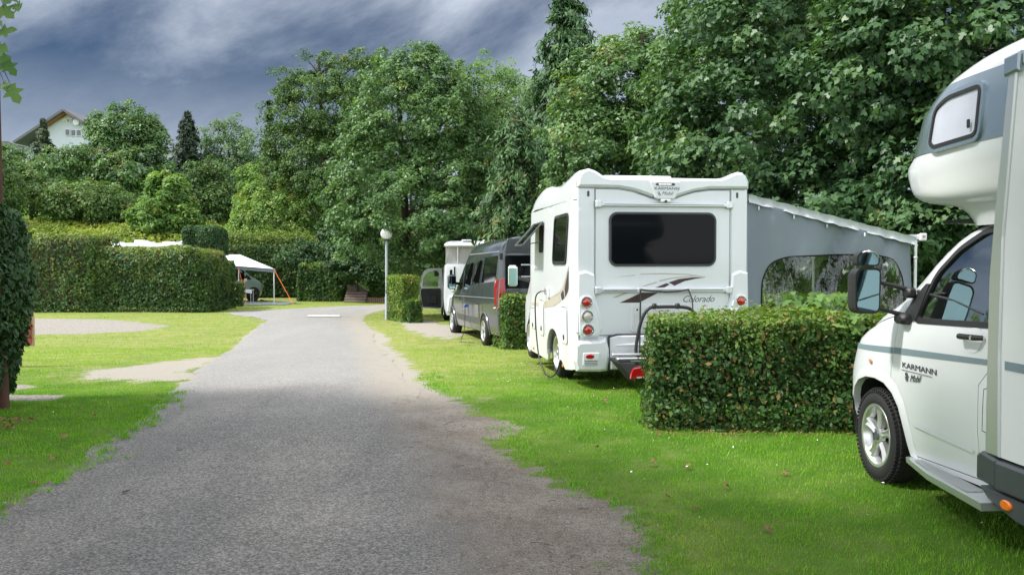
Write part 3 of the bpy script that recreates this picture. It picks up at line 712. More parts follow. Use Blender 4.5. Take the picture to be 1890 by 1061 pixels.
RM = 'maples behind the parked campers'
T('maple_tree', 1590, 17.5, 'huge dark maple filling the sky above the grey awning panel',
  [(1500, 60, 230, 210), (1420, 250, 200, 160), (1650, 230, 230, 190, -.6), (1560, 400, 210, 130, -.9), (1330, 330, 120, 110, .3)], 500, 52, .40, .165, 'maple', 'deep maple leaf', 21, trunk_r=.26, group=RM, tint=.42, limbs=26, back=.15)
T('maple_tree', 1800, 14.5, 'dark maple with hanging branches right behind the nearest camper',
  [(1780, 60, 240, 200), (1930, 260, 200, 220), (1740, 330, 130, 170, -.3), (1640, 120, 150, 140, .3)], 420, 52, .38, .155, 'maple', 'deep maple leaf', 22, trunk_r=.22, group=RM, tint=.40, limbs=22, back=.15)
T('maple_tree', 1330, 21.5, 'tall maple whose dark top leaves the picture right of the open sky',
  [(1390, 60, 160, 130), (1330, 190, 140, 130, -.5), (1480, 20, 170, 130, 1), (1280, 110, 70, 80, .2), (1300, 330, 120, 130, 0)], 420, 46, .42, .17, 'maple', 'maple leaf', 23, trunk_r=.24, group=RM, tint=.38, limbs=20, back=.15)
T('maple_tree', 1155, 24.5, 'bushy mid-green maple rising behind the roof of the big white motorhome',
  [(1150, 180, 110, 95), (1105, 280, 95, 110, -.7), (1210, 260, 90, 120, -.3), (1170, 120, 80, 60, .3), (1075, 370, 60, 90, -.5)], 430, 46, .40, .165, 'maple', 'maple leaf', 24, trunk_r=.2, group=RM, tint=.50, limbs=22, back=.15, rag=.16)
conifer('spruce_tree', X_(1045, 31.5), 31.5, Z_(0, 31.5), 2.1, 'tall ragged spruce piercing the sky between the two maple crowns', 'spruce needle', 25, leaf=.24, tiers=52, per=13, sprays=14, droop=.6, prof=.38, leafn=7, trunk_r=.18, tint=.5)
conifer('spruce_tree', X_(955, 27.5), 27.5, Z_(215, 27.5), 1.75, 'drooping olive-green spruce behind the grey van and the motorhome', 'spruce needle', 26, leaf=.22, tiers=36, per=13, sprays=14, droop=.8, prof=.4, leafn=5, tint=.62)
T('birch_tree', 905, 36, 'light green feathery tree behind the pop-top camper and grey van',
  [(915, 250, 62, 75), (905, 350, 60, 80, -.5), (960, 200, 50, 60, 1), (870, 400, 40, 50, -.8)], 230, 46, .42, .17, 'oval', 'silver leaf', 27, trunk_r=.12, tint=.6, cat='birch', rag=.16)
T('maple_tree', 752, 33, 'broad maple with silvery leaf undersides standing behind the globe lamp',
  [(770, 230, 120, 105), (700, 330, 95, 110, -.6), (830, 320, 95, 110, -.4), (760, 400, 130, 95, -1.1), (760, 150, 75, 62, .2), (660, 390, 50, 75, -.5), (840, 220, 60, 80, .3)], 620, 54, .42, .165, 'maple', 'maple leaf', 28, trunk_r=.22, tint=.44, limbs=26, back=.15, rag=.13)
T('oak_tree', 600, 55, 'dark oak with a broken outline left of the broad maple',
  [(595, 200, 90, 80), (545, 260, 55, 85, -.4), (640, 150, 60, 50, .5), (600, 330, 95, 100, -1), (670, 220, 60, 90, .6), (565, 170, 40, 35, 0), (690, 130, 40, 30, .3)], 520, 52, .52, .22, 'sprig', 'oak leaf', 29, trunk_r=.26, tint=.42, cat='oak', limbs=26, rag=.17)
T('birch_tree', 850, 46, 'pale airy crown showing above the broad maple against the sky',
  [(800, 170, 60, 45), (880, 170, 75, 60), (930, 180, 50, 55, .5), (870, 260, 80, 60)], 230, 36, .5, .2, 'sprig', 'fresh leaf', 30, trunk_r=.16, tint=.42, cat='birch', rag=.2)
T('round_tree', 520, 54, 'dense rounded light green tree above the tall hedge corner',
  [(520, 402, 84, 70), (478, 428, 50, 50, -.5), (572, 430, 42, 48, -.4)], 420, 50, .36, .21, 'sprig', 'fresh leaf', 31, trunk_r=.12, tint=.72, cat='tree', rag=.03, inner=.86, flat=.9)
T('ivy_thicket', 660, 45, 'dark glossy ivy thicket between the rounded tree and the broad maple',
  [(650, 470, 55, 55), (700, 490, 50, 45, -.5), (620, 440, 30, 45, .3), (745, 500, 45, 35, -.5)], 190, 50, .4, .2, 'oval', 'laurel leaf', 32, cat='ivy', trunk_r=.05, tint=.4, rag=.08)
conifer('spruce_tree', X_(500, 62), 62, Z_(185, 62), 1.3, 'slim dark spruce half hidden behind the oak', 'dark spruce needle', 33, leaf=.3, tiers=26, per=9, sprays=8, leafn=5)
# hillside
T('lime_tree', 222, 76, 'big round-headed tree on the hillside right of the white house',
  [(232, 245, 60, 43), (204, 285, 40, 58, -1), (265, 290, 44, 65, -.5), (225, 330, 76, 55, -2), (270, 240, 30, 28, .5)], 330, 46, .75, .36, 'sprig', 'maple leaf', 34, trunk_r=.32, tint=.55, cat='lime tree', limbs=24, rag=.12)
conifer('spruce_tree', X_(349, 82), 82, Z_(206, 82), 2.1, 'dark pointed spruce on the hillside right of the round-headed tree', 'dark spruce needle', 35, leaf=.42, tiers=34, per=12, sprays=10, leafn=5, prof=.75, tint=.4)
T('birch_tree', 425, 84, 'airy grey-green birch on the hillside next to the dark spruce',
  [(420, 265, 42, 45), (440, 310, 46, 60, -1), (395, 330, 30, 55, 0), (465, 320, 26, 35, .5)], 200, 34, .8, .33, 'oval', 'silver leaf', 36, trunk_r=.16, tint=.55, cat='birch', rag=.2)
conifer('spruce_tree', X_(84, 96), 96, Z_(222, 96), 1.9, 'small grey spruce in front of the white house', 'dark spruce needle', 37, leaf=.42, tiers=24, per=10, sprays=9, leafn=5, tint=.75)
T('chestnut_tree', 312, 58, 'bright green young tree in front of the dark hillside spruce',
  [(312, 360, 30, 42), (300, 400, 52, 36, -.5), (335, 405, 34, 34, -.5), (275, 400, 32, 22, .3)], 150, 44, .5, .34, 'oval', 'fresh leaf', 38, trunk_r=.09, tint=.55, cat='chestnut', rag=.14)
T('shrub', 385, 66, 'dark green shrub at the foot of the hillside spruce', [(375, 350, 40, 60), (400, 380, 42, 40, -.5), (360, 390, 35, 40, 0)], 130, 40, .6, .3, 'oval', 'oak leaf', 39, cat='shrub', tint=.35)
HS = 'shrubs and small trees on the hillside'
for i, (px, Y, lab, bl, mt, ti) in enumerate([
    (45, 84, 'mid-green tree at the foot of the white house, left of the grey spruce', [(40, 312, 40, 34), (15, 285, 22, 24), (60, 340, 40, 35)], 'maple leaf', .5),
    (110, 72, 'leafy tree directly under the white house windows', [(118, 306, 42, 28), (145, 288, 22, 18), (90, 330, 40, 30)], 'maple leaf', .6),
    (60, 64, 'broad dark shrub low on the slope near the left hedge', [(55, 352, 60, 34), (110, 367, 45, 32), (20, 340, 35, 40)], 'oak leaf', .5),
    (165, 60, 'yellowish-green shrub on the slope under the round-headed tree', [(165, 370, 58, 34), (215, 380, 34, 28), (125, 375, 40, 32)], 'oak leaf', .68),
    (-40, 58, 'dark shrub at the far edge of the slope behind the near hedge', [(-20, 350, 60, 60), (-60, 300, 50, 60)], 'oak leaf', .4),
    (470, 70, 'green shrub filling the gap between birch and rounded tree', [(470, 350, 32, 42), (450, 390, 30, 30), (492, 330, 18, 35)], 'fresh leaf', .4),
    (265, 62, 'dark shrub between the round-headed tree and the bright young tree', [(250, 385, 30, 22), (230, 395, 26, 18)], 'oak leaf', .35)]):
    T('shrub', px, Y, lab, bl, 130, 36, .62, .30, 'sprig', mt, 60 + i, cat='shrub', group=HS, tint=ti, rag=.14)
for i, (px, Y, lab, bl) in enumerate([
    (560, 64, 'dark wood edge behind the oak', [(560, 330, 70, 110), (640, 300, 80, 130), (600, 430, 90, 60)]),
    (760, 60, 'dark wood edge behind the broad maple', [(740, 300, 90, 120), (850, 330, 90, 120), (800, 440, 120, 60)]),
    (950, 52, 'dark wood edge behind the drooping spruce', [(950, 360, 80, 110), (1030, 380, 60, 100), (980, 440, 90, 50)])]):
    T('wood_edge_tree', px, Y, lab, bl, 190, 34, .7, .34, 'sprig', 'oak leaf', 120 + i, cat='tree', group='dark trees at the back of the site', tint=.25, rag=.12, trunk_r=.15)
# thickets behind the campers
for i, (px, Y, lab, bl, mt, ti) in enumerate([
    (840, 37, 'dark thicket behind the pop-top camper roof', [(845, 450, 50, 55), (800, 480, 40, 40), (880, 430, 40, 35)], 'oak leaf', .35),
    (930, 34, 'bright shrub between the grey van roof and the drooping spruce', [(925, 440, 40, 30), (900, 415, 30, 30), (890, 450, 30, 40)], 'fresh leaf', .4),
    (1430, 20, 'dark undergrowth seen through the clear awning window', [(1400, 500, 110, 70), (1540, 500, 110, 75), (1650, 470, 90, 90)], 'maple leaf', .35),
    (1780, 16.5, 'shaded undergrowth behind the cab of the nearest camper', [(1760, 470, 100, 90), (1870, 450, 110, 110)], 'deep maple leaf', .35),
    (1010, 27, 'low shrub hidden between the motorhome and the spruce', [(1000, 440, 45, 60), (1030, 380, 40, 60)], 'maple leaf', .45),
    (575, 47, 'leafy shrub leaning over the clipped hedge beside the brick wall', [(560, 470, 40, 22), (600, 500, 40, 20)], 'laurel leaf', .4)]):
    T('shrub', px, Y, lab, bl, 150, 40, .42, .17, 'sprig', mt, 80 + i, cat='shrub', tint=ti, group='thickets under the trees')
# scrub on the slope behind the long hedge
def scrub():
    rng = np.random.default_rng(90); n = 52000
    X = rng.uniform(-42, -13, n); Y = rng.uniform(48, 66, n); keep = np.abs(X) < Y * .6; X, Y = X[keep], Y[keep]; n = len(X)
    hgt = .3 + 1.1 * fbm(X * .6, Y * .6, 12); Z = gz(X, Y) + hgt * (.35 + .65 * rng.random(n) ** .5)
    P = np.stack([X, Y, Z], -1); N = np.array([0, -.5, .8]) + rng.normal(0, .6, (n, 3)); t_ = .5 + (fbm(X * .9, Y * .9, 13) - .5) * 1.2 + rng.normal(0, .18, n)
    o = leaf_obj('undergrowth', P, N, rng.uniform(.12, .26, n), np.clip(t_, 0, 1.02), 'oval', 'bramble leaf', None, rng)
    tag(o, 'yellow-green bramble scrub covering the slope behind the long hedge', 'undergrowth', kind='stuff')
scrub()
# ------------------------------------------------------------------ hedges
def wave(a, sc, s): return lambda x, z: z * (1 + a * (fbm(np.asarray(x) * sc, np.asarray(x) * 0, s) - .5))
hedge('clipped_hedge', 2.43, 8.86, 2.22, .80, 1.09, math.radians(-7.0), 'dark clipped hedge with browned top between the motorhome and the nearest camper', 'hornbeam leaf', 101, 38000, leaf=.045, rnd=.10, tint=.35, top_tint=.55, brown=.07, topbrown=.5, depth=.2, core=.16, stems=9)
# long hedge, left
def long_top(x, z):
    x = np.asarray(x, float); f = 1 + .045 * (fbm(x * 1.1, x * 0, 4) - .5) + .07 * smst(-.8, -1.5, x) - .12 * smst(3.4, 4.6, x) * smst(.5, 1, np.asarray(z, float) / 2.6)
    return z * f
hedge('clipped_hedge', -15.75, 36.4, 8.6, 2.4, 2.50, math.radians(-2.5), 'long tall clipped hedge with rounded end beyond the gravel parking strip', 'beech leaf', 102, 48000, leaf=.105, rnd=.55, endr=1.1, topfun=long_top, tint=.36, top_tint=.42, brown=.03, topbrown=.18, mid=.16, core=.12, stems=10, depth=.1)
hedge('clipped_hedge', -17.35, 36.3, 2.9, 2.6, 3.0, 0, 'higher clipped hedge block at the left end of the long hedge', 'beech leaf', 103, 14000, leaf=.11, rnd=.3, tint=.5, top_tint=.45, brown=.03, topbrown=.4, core=.12, stems=4)
hedge('clipped_hedge', X_(400, 38.5), 38.5, 1.3, 1.4, 1.95, 0, 'low rounded hedge end beside the grey van with the awning', 'beech leaf', 104, 9000, leaf=.1, rnd=.4, endr=.6, tint=.3, top_tint=.3, stems=4, core=.12)
hedge('topiary_bush', X_(380, 41.5), 41.5, 1.8, 1.7, 1.32, 0, 'dense dark topiary block standing above the long hedge next to the white awning', 'laurel leaf', 105, 14000, leaf=.085, rnd=.45, endr=.5, tint=.42, top_tint=.3, brown=0, z0=Z_(471, 41.5), stems=1, core=.1, cat='topiary')
m = MB(); m.tube([(X_(380, 41.5), 41.5, G(0, 41.5)), (X_(380, 41.5), 41.5, Z_(465, 41.5))], [.07, .05], 7); tp = m.build('trunk', MATS['bark'], None)
top_root = [o for o in bpy.data.objects if o.name.startswith('topiary_bush')][0]; tp.parent = top_root; tp.matrix_parent_inverse = Matrix.Translation(-Vector(top_root.location))
hedge('clipped_hedge', X_(432, 40.3), 40.3, .72, .75, 1.08, 0, 'small square browned hedge stump in front of the grey van with the awning', 'beech leaf', 106, 5000, leaf=.085, rnd=.1, tint=.55, top_tint=.2, brown=.1, topbrown=.8, core=.1, stems=2)
def tall_top(x, z):
    x = np.asarray(x, float); return np.asarray(z) * (1 - .30 * smst(1.6, 3.0, x) * smst(1.2, 2.2, np.asarray(z, float)) + .06 * (fbm(x * 1.5, x * 0, 8) - .5))
hedge('tall_hedge', X_(505, 49), 49.2, 7.4, 2.0, 3.0, math.radians(4), 'tall shaggy hedge wall behind the grey van and its awning', 'beech leaf', 107, 30000, leaf=.13, rnd=.5, tint=.30, top_tint=.6, brown=.02, mid=.1, wild=.22, topfun=tall_top, stems=8, core=.12)
hedge('clipped_hedge', X_(598, 46), 46.4, 2.5, 1.8, 1.95, math.radians(-8), 'clipped hedge with rounded shoulders ending at the stone steps', 'hornbeam leaf', 108, 18000, leaf=.11, rnd=.4, endr=.5, tint=.38, top_tint=.45, brown=.02, core=.12, stems=5)
hedge('tall_hedge', X_(180, 52), 51, 12, 2.2, 1.2, 0, 'loose green hedge row at the foot of the slope behind the covered caravan', 'bramble leaf', 109, 20000, leaf=.16, rnd=.4, tint=.35, top_tint=.3, wild=.25, z0=G(-23, 50), core=.2, stems=8)
hedge('clipped_hedge', X_(697, 45), 45.5, .85, .9, .86, 0, 'little cube-shaped hedge on the brick edging right of the stone steps', 'hornbeam leaf', 110, 7000, leaf=.09, rnd=.1, tint=.6, top_tint=.3, z0=Z_(554, 45.5), brown=.02, stems=2, core=.1)
hedge('clipped_hedge', X_(744, 29.8), 29.7, .62, 1.35, 1.42, math.radians(28), 'pale yellow-green clipped hedge just right of the globe lamp', 'hornbeam leaf', 111, 15000, leaf=.065, rnd=.1, tint=.80, top_tint=.35, brown=.04, topbrown=.3, stems=4, back=1, core=.1)
hedge('clipped_hedge', X_(764, 28.7), 28.75, .42, .5, .72, math.radians(10), 'small dark hedge cube in front of the pale hedge by the lamp', 'hornbeam leaf', 112, 5000, leaf=.055, rnd=.08, tint=.34, top_tint=.4, back=1, stems=2, core=.1)
hedge('clipped_hedge', X_(947, 19.6), 19.6, .60, 1.3, 1.13, math.radians(10), 'bright leafy hedge squeezed between the grey van and the big motorhome', 'hornbeam leaf', 113, 17000, leaf=.062, rnd=.12, tint=.52, top_tint=.4, brown=.03, topbrown=.2, back=1, stems=3, wild=.03, core=.14)
hedge('clipped_hedge', 5.6, 15.5, 3.6, .9, 1.06, math.radians(-4), 'clipped hedge seen through the clear awning window, front one', 'hornbeam leaf', 114, 22000, leaf=.06, rnd=.12, tint=.45, top_tint=.5, brown=.04, topbrown=.2, stems=5, core=.14)
hedge('clipped_hedge', 6.6, 19.2, 5.0, .9, 1.18, math.radians(-4), 'farther clipped hedge behind the awning window, yellowish on top', 'hornbeam leaf', 115, 16000, leaf=.07, rnd=.12, tint=.55, top_tint=.5, topbrown=.1, stems=5, core=.14)
# young maple shoots growing through the right end of the near hedge
rng = np.random.default_rng(116); mr = empty('maple_sapling', (3.17, 8.9, 0), 0, 'light green maple shoots growing out of the dark hedge beside the camper mirror', 'sapling')
P = []; 
for c in [(-.32, .05, 1.13), (-.1, -.05, 1.18), (.1, .1, 1.2), (-.45, -.2, 1.05), (-.2, -.42, .98), (.05, -.4, 1.05), (.25, 0, 1.16), (-.35, .45, 1.2), (0, .5, 1.2), (.15, -.42, .78), (-.1, -.45, .7)]:
    P.append(np.array(c) + rng.normal(0, .08, (20, 3)) * np.array([1.3, 1, .5]))
P = np.concatenate(P); leaf_obj('foliage', P, np.array([0, -.3, .9]) + rng.normal(0, .4, P.shape), rng.uniform(.07, .13, len(P)), rng.normal(.35, .22, len(P)).clip(0, 1), 'maple', 'fresh leaf', mr, rng)
for i in range(7): m = MB(); m.tube([(rng.normal(-.1, .15), .1, 0), (rng.normal(-.1, .2), 0, .6), (rng.normal(-.1, .25), -.05, 1.12)], [.012, .008, .003], 5); m.build('stem', MATS['bark'], mr)
# near hedge at the left edge
hedge('laurel_hedge', -6.20, 9.55, 1.9, 1.7, 2.05, math.radians(12), 'near dark glossy hedge at the left border around the reddish trunk', 'laurel leaf', 117, 36000, leaf=.075, rnd=.35, endr=.55, tint=.34, top_tint=.3, brown=.004, z0=.10, depth=.12, core=.14, stems=0, taper=.20)
# leaves hanging beside the trunk
rng = np.random.default_rng(118); lf = empty('maple_branch', (lx, ly - .6, 4.2), 0, 'drooping maple twigs with large dark leaves at the upper left corner', 'branch')
P = []; m = MB()
for px, py in [(8, 20), (34, 14), (6, 60), (8, 110), (16, 122), (8, 158), (22, 168), (3, 90), (-10, 40), (-14, 140), (-20, 90), (20, -6)]:
    p = at(px, py, ly - .6) - np.array([lx, ly - .6, 4.2]); P.append(p)
    m.tube([(p[0] - .12, p[1] + .05, p[2] + .25), tuple(p + [-.03, .02, .08]), tuple(p)], [.006, .004, .002], 4)
P = np.array(P); leaf_obj('foliage', P, np.array([.1, -1, .35]) + rng.normal(0, .25, P.shape), rng.uniform(.14, .21, len(P)), rng.normal(.65, .15, len(P)), 'maple', 'maple leaf', lf, rng, bias=(.8, 0, -1.2))
m.build('twig', MATS['bark'], lf)
# ------------------------------------------------------------------ vehicle materials
pmat('pearl white paint', (.655, .68, .69), .32, coat=.6, var=.02, dirt=.12)
pmat('white paint', (.72, .75, .78), .28, coat=.6, var=.015, dirt=.42)
pmat('white plastic', (.72, .75, .77), .4, var=.02)
pmat('camper wall', (.655, .675, .68), .38, coat=.2, var=.02, dirt=.12)
pmat('aluminium trim', (.62, .64, .66), .35, metal=.75)
pmat('silver band', (.26, .33, .38), .22, metal=.55, coat=.7)
pmat('grey stripe', (.17, .23, .26), .35)
pmat('black plastic', (.018, .018, .019), .5, bump=.15, bscale=200)
pmat('dark gap', (.008, .008, .008), .8)
pmat('skirt grey', (.055, .062, .068), .42, var=.15)
pmat('rubber', (.012, .012, .012), .78, var=.3, vscale=20, bump=.2, bscale=90)
pmat('alloy', (.60, .61, .60), .28, metal=.8, coat=.2)
pmat('chrome', (.8, .8, .8), .14, metal=.85)
pmat('brake iron', (.05, .045, .04), .6, metal=.6)
pmat('mirror glass', (.26, .40, .42), .03, metal=1)
pmat('red lens', (.42, .008, .010), .12, coat=1, spec=.8)
pmat('clear lens', (.55, .50, .45), .15, coat=1)
pmat('orange lens', (.75, .16, .01), .2, coat=1)
pmat('dark glass', (.005, .006, .008), .05, spec=.10)
pmat('lettering', (.045, .055, .06), .5)
pmat('brown decal', (.055, .028, .026), .4)
pmat('beige decal', (.46, .42, .35), .45)
pmat('seat fabric', (.07, .13, .14), .9)
pmat('interior', (.03, .032, .034), .8)
pmat('graphite paint', (.060, .072, .082), .2, metal=.35, coat=.9, dirt=.25)
pmat('sage paint', (.20, .26, .24), .3, coat=.5)
pmat('awning cloth', (.20, .235, .27), .8, var=.08, vscale=3, bump=.6, bscale=7)
pmat('pale cloth', (.50, .53, .55), .7, var=.06, bump=.3, bscale=30)
pmat('tent cloth', (.42, .41, .40), .85, var=.05, bump=.5, bscale=9)
pmat('white cloth', (.80, .81, .84), .75, bump=.2, bscale=4)
pmat('number plate', (.80, .80, .78), .4); pmat('plate blue', (.02, .07, .35), .4)
pmat('diamond plate', (.50, .52, .52), .34, metal=.8, bump=.6, bscale=45)
pmat('orange strap', (.85, .17, .02), .7)
pmat('painted post', (.42, .46, .50), .45, metal=.2, var=.08, vscale=12)
pmat('globe', (.86, .87, .89), .25, coat=.3)
pmat('red enamel', (.38, .012, .018), .35, coat=.4)
pmat('cream board', (.62, .47, .30), .7)
pmat('house wall', (.55, .59, .66), .9, var=.05); pmat('house cream', (.60, .58, .52), .9, var=.05)
pmat('roof tile', (.12, .12, .13), .85, var=.3, vscale=3, bump=.6, bscale=6); pmat('soffit wood', (.30, .12, .05), .7)
pmat('window glass', (.05, .07, .09), .08, spec=.8); pmat('white frame', (.75, .76, .78), .5)
pmat('mortar', (.16, .14, .12), .95, bump=.5); pmat('field stone', (.22, .17, .15), .9, var=.4, vscale=3, bump=.9, bscale=18)
pmat('clinker', (.30, .20, .14), .9, var=.35, vscale=6, bump=.6, bscale=25); pmat('old brick', (.26, .10, .07), .9, var=.4, vscale=2, bump=.6)
pmat('dead leaf', (.20, .10, .045), .8, var=.4, vscale=20); pmat('white paint mark', (.42, .42, .40), .85, var=.12, vscale=5)
pmat('pebble', (.36, .34, .31), .9, var=.3, vscale=30); pmat('petal', (.80, .82, .80), .8); pmat('mat grey', (.35, .38, .42), .9, var=.1)
def glassmat(name, tint, refl=.10, rough=.02, wr=0):
    m = bpy.data.materials.new(name); m.use_nodes = True; t = NT(m.node_tree); out = t.n['Material Output']; t.n.remove(t.n['Principled BSDF'])
    tr = t.node('ShaderNodeBsdfTransparent'); tr.inputs[0].default_value = tint + (1,)
    gl = t.node('ShaderNodeBsdfGlossy', ins={'Roughness': rough}); gl.inputs[0].default_value = (.9, .95, .95, 1)
    fr = t.node('ShaderNodeFresnel', ins={'IOR': 1.5}); f = t.math('ADD', fr.outputs[0], refl, clamp=True)
    if wr:
        geo = t.node('ShaderNodeTexCoord').outputs['Object']; mp_ = t.node('ShaderNodeMapping', ins={0: geo, 2: (0, .35, 0), 3: (5, 1, 1.1)}).outputs[0]
        n = t.noise(mp_, 2.2, 3, .5, 1.2); bn = t.node('ShaderNodeBump', ins={'Strength': 1.0, 'Distance': wr, 'Height': n}); t.l.new(bn.outputs[0], gl.inputs['Normal']); t.l.new(bn.outputs[0], fr.inputs['Normal'])
    mx = t.node('ShaderNodeMixShader', ins={0: f}); t.l.new(tr.outputs[0], mx.inputs[1]); t.l.new(gl.outputs[0], mx.inputs[2]); t.l.new(mx.outputs[0], out.inputs[0]); MATS[name] = m
glassmat('cab glass', (.42, .58, .58), .30); glassmat('clear foil', (.88, .92, .90), .03, .10, wr=.03)
M_ = MATS
class Hull:
    """vehicle shell described by height: half width, front extent, rounding depth of the nose"""
    def __init__(s, W, yF, L, p=2.6): s.W, s.yF, s.L, s.p = W, yF, L, p
    def par(s, z): return sinterp(s.W, z), sinterp(s.yF, z), interp(s.L, z)
    def hx(s, y, z):
        W, f, L = s.par(z); u = (y - (f - L)) / L
        if u <= 0: return W
        return W * max(0.0, 1 - min(u, 1) ** s.p) ** (1 / s.p)
    def side(s, sg=-1): return lambda y, z, d: (sg * (s.hx(y, z) + d), y, z)
    def front(s, x, z, d=0):
        W, f, L = s.par(z); u = min(abs(x) / W, 1); return (x, f - L + L * max(0., 1 - u ** s.p) ** (1 / s.p) + d, z)
    def edge(s, z, k=.88):
        W, f, L = s.par(z); return f - L + L * (1 - k ** s.p) ** (1 / s.p)
    def ring(s, z, yr, n=14, rc=.05):
        W, f, L = s.par(z); h = [(0, yr), (W - rc, yr), (W - rc * .3, yr + rc * .3), (W, yr + rc)]
        for i in range(n + 1):
            a = math.pi / 2 * i / n; h.append((W * math.cos(a) ** (2 / s.p) if i < n else 0, f - L + L * math.sin(a) ** (2 / s.p)))
        return [(x, y, z) for x, y in h] + [(-x, y, z) for x, y in h[::-1][1:-1]]
def loft(m, rings, cap_top=True, cap_bot=True, smooth=True):
    n = len(rings[0]); V = [p for r in rings for p in r]
    Fq = [(i * n + j, i * n + (j + 1) % n, (i + 1) * n + (j + 1) % n, (i + 1) * n + j) for i in range(len(rings) - 1) for j in range(n)]
    if cap_top: Fq.append(tuple((len(rings) - 1) * n + j for j in range(n)))
    if cap_bot: Fq.append(tuple(range(n))[::-1])
    m.add(V, Fq, smooth)
def wheel(parent, x, y, z, R, w_, sg, spokes=5, rimf=.66, style='alloy', steer=0, knobs=0):
    """sg: outward side"""
    hub = bpy.data.objects.new('wheel', None); link(hub, parent); hub.location = (x, y, z); hub.rotation_euler = (0, 0, steer + (0 if sg < 0 else math.pi)); hub.empty_display_size = .1
    m = MB(); r0 = R * rimf      # local: outward is -x
    prof = [(r0 - .012, -w_ * .42), (r0 + .01, -w_ * .5), (R - .075, -w_ * .53), (R - .03, -w_ * .48), (R - .008, -w_ * .36), (R, -w_ * .2), (R, w_ * .2), (R - .012, w_ * .4), (R - .05, w_ * .5), (r0, w_ * .48)]
    m.lathe(prof, axis='x', seg=56, cap=False)
    for k_ in range(4):
        m.lathe([(R + .001, -w_ * .22 + k_ * w_ * .13), (R + .004, -w_ * .21 + k_ * w_ * .13), (R + .004, -w_ * .13 + k_ * w_ * .13), (R + .001, -w_ * .12 + k_ * w_ * .13)], axis='x', seg=40)
    for k_ in range(knobs):
        a = 2 * math.pi * k_ / knobs
        for xx, rr, d1 in ((-w_ * .44, R - .020, .016), (-w_ * .30, R + .001, .020)):
            c = Vector((xx, math.cos(a) * rr, math.sin(a) * rr)); e = Vector((0, math.cos(a), math.sin(a))); t_ = Vector((0, -math.sin(a), math.cos(a))); xx_ = Vector((1, 0, 0))
            V = [c + e * q * .007 + t_ * u * .009 + xx_ * v * d1 for q in (-1, 1) for u in (-1, 1) for v in (-1, 1)]
            m.add(V, [(0, 1, 3, 2), (4, 6, 7, 5), (0, 4, 5, 1), (2, 3, 7, 6), (0, 2, 6, 4), (1, 5, 7, 3)])
    m.build('tyre', M_['rubber'], hub)
    m = MB(); m.lathe([(r0 - .006, -w_ * .40), (r0 + .008, -w_ * .47), (r0 + .004, -w_ * .50), (r0 - .016, -w_ * .49), (r0 - .028, -w_ * .40), (r0 - .05, -w_ * .1), (r0 - .06, w_ * .3)], axis='x', seg=48, cap=False)
    xo = -w_ * .42
    if style == 'alloy':
        for k_ in range(spokes):
            a = 2 * math.pi * k_ / spokes + .35; rad = Vector((0, math.cos(a), math.sin(a))); tn = Vector((0, -math.sin(a), math.cos(a)))
            sec = []
            for u, hw, dx in ((.16, .028, 0), (.45, .030, .004), (.75, .040, .000), (1.0, .062, -.006)):
                rr = .03 + (r0 - .035) * u; c = rad * rr + Vector((xo + .012 + dx, 0, 0)); hw *= R / .34
                sec.append([c - tn * hw + Vector((.035, 0, 0)), c - tn * hw * .92 + Vector((-.004, 0, 0)), c - tn * hw * .45 + Vector((-.014, 0, 0)), c + Vector((-.002, 0, 0)), c + tn * hw * .45 + Vector((-.014, 0, 0)), c + tn * hw * .92 + Vector((-.004, 0, 0)), c + tn * hw + Vector((.035, 0, 0))])
            V = [p for q in sec for p in q]; nn = 7
            m.add(V, [(i * nn + j, i * nn + j + 1, (i + 1) * nn + j + 1, (i + 1) * nn + j) for i in range(3) for j in range(nn - 1)], False)
        m.lathe([(0, xo - .004), (.045, xo - .004), (.06, xo + .004), (.065, xo + .03)], axis='x', seg=24)
    else:
        m.lathe([(0, xo + .02), (.07, xo + .015), (.1, xo + .03), (r0 - .06, xo + .045), (r0 - .03, xo + .01), (r0 - .02, xo + .03)], axis='x', seg=32, cap=False)
        for k_ in range(10):
            a = 2 * math.pi * k_ / 10; m.tube([(xo + .03, math.cos(a) * (r0 - .06), math.sin(a) * (r0 - .06)), (xo + .045, math.cos(a) * .1, math.sin(a) * .1)], .014, 6)
    m.build('rim', M_['alloy'], hub)
    m = MB(); m.lathe([(0, -w_ * .12), (r0 * .72, -w_ * .12), (r0 * .72, -w_ * .06), (0, -w_ * .06)], axis='x', seg=28); m.lathe([(0, w_ * .2), (r0 - .01, w_ * .2)], axis='x', seg=28)
    m.build('brake_disc', M_['brake iron'], hub)
    m = MB(); m.lathe([(0, xo - .012), (.032, xo - .012), (.038, xo - .004), (.038, xo)], axis='x', seg=20); m.build('hub_cap', M_['skirt grey'] if style == 'alloy' else M_['alloy'], hub)
    return hub
def ell(cy, cz, r, a0=0, a1=360, n=24, rz=None): return [(cy + r * math.cos(math.radians(a0 + (a1 - a0) * i / n)), cz + (rz or r) * math.sin(math.radians(a0 + (a1 - a0) * i / n))) for i in range(n + (0 if abs(a1 - a0) == 360 else 1))]

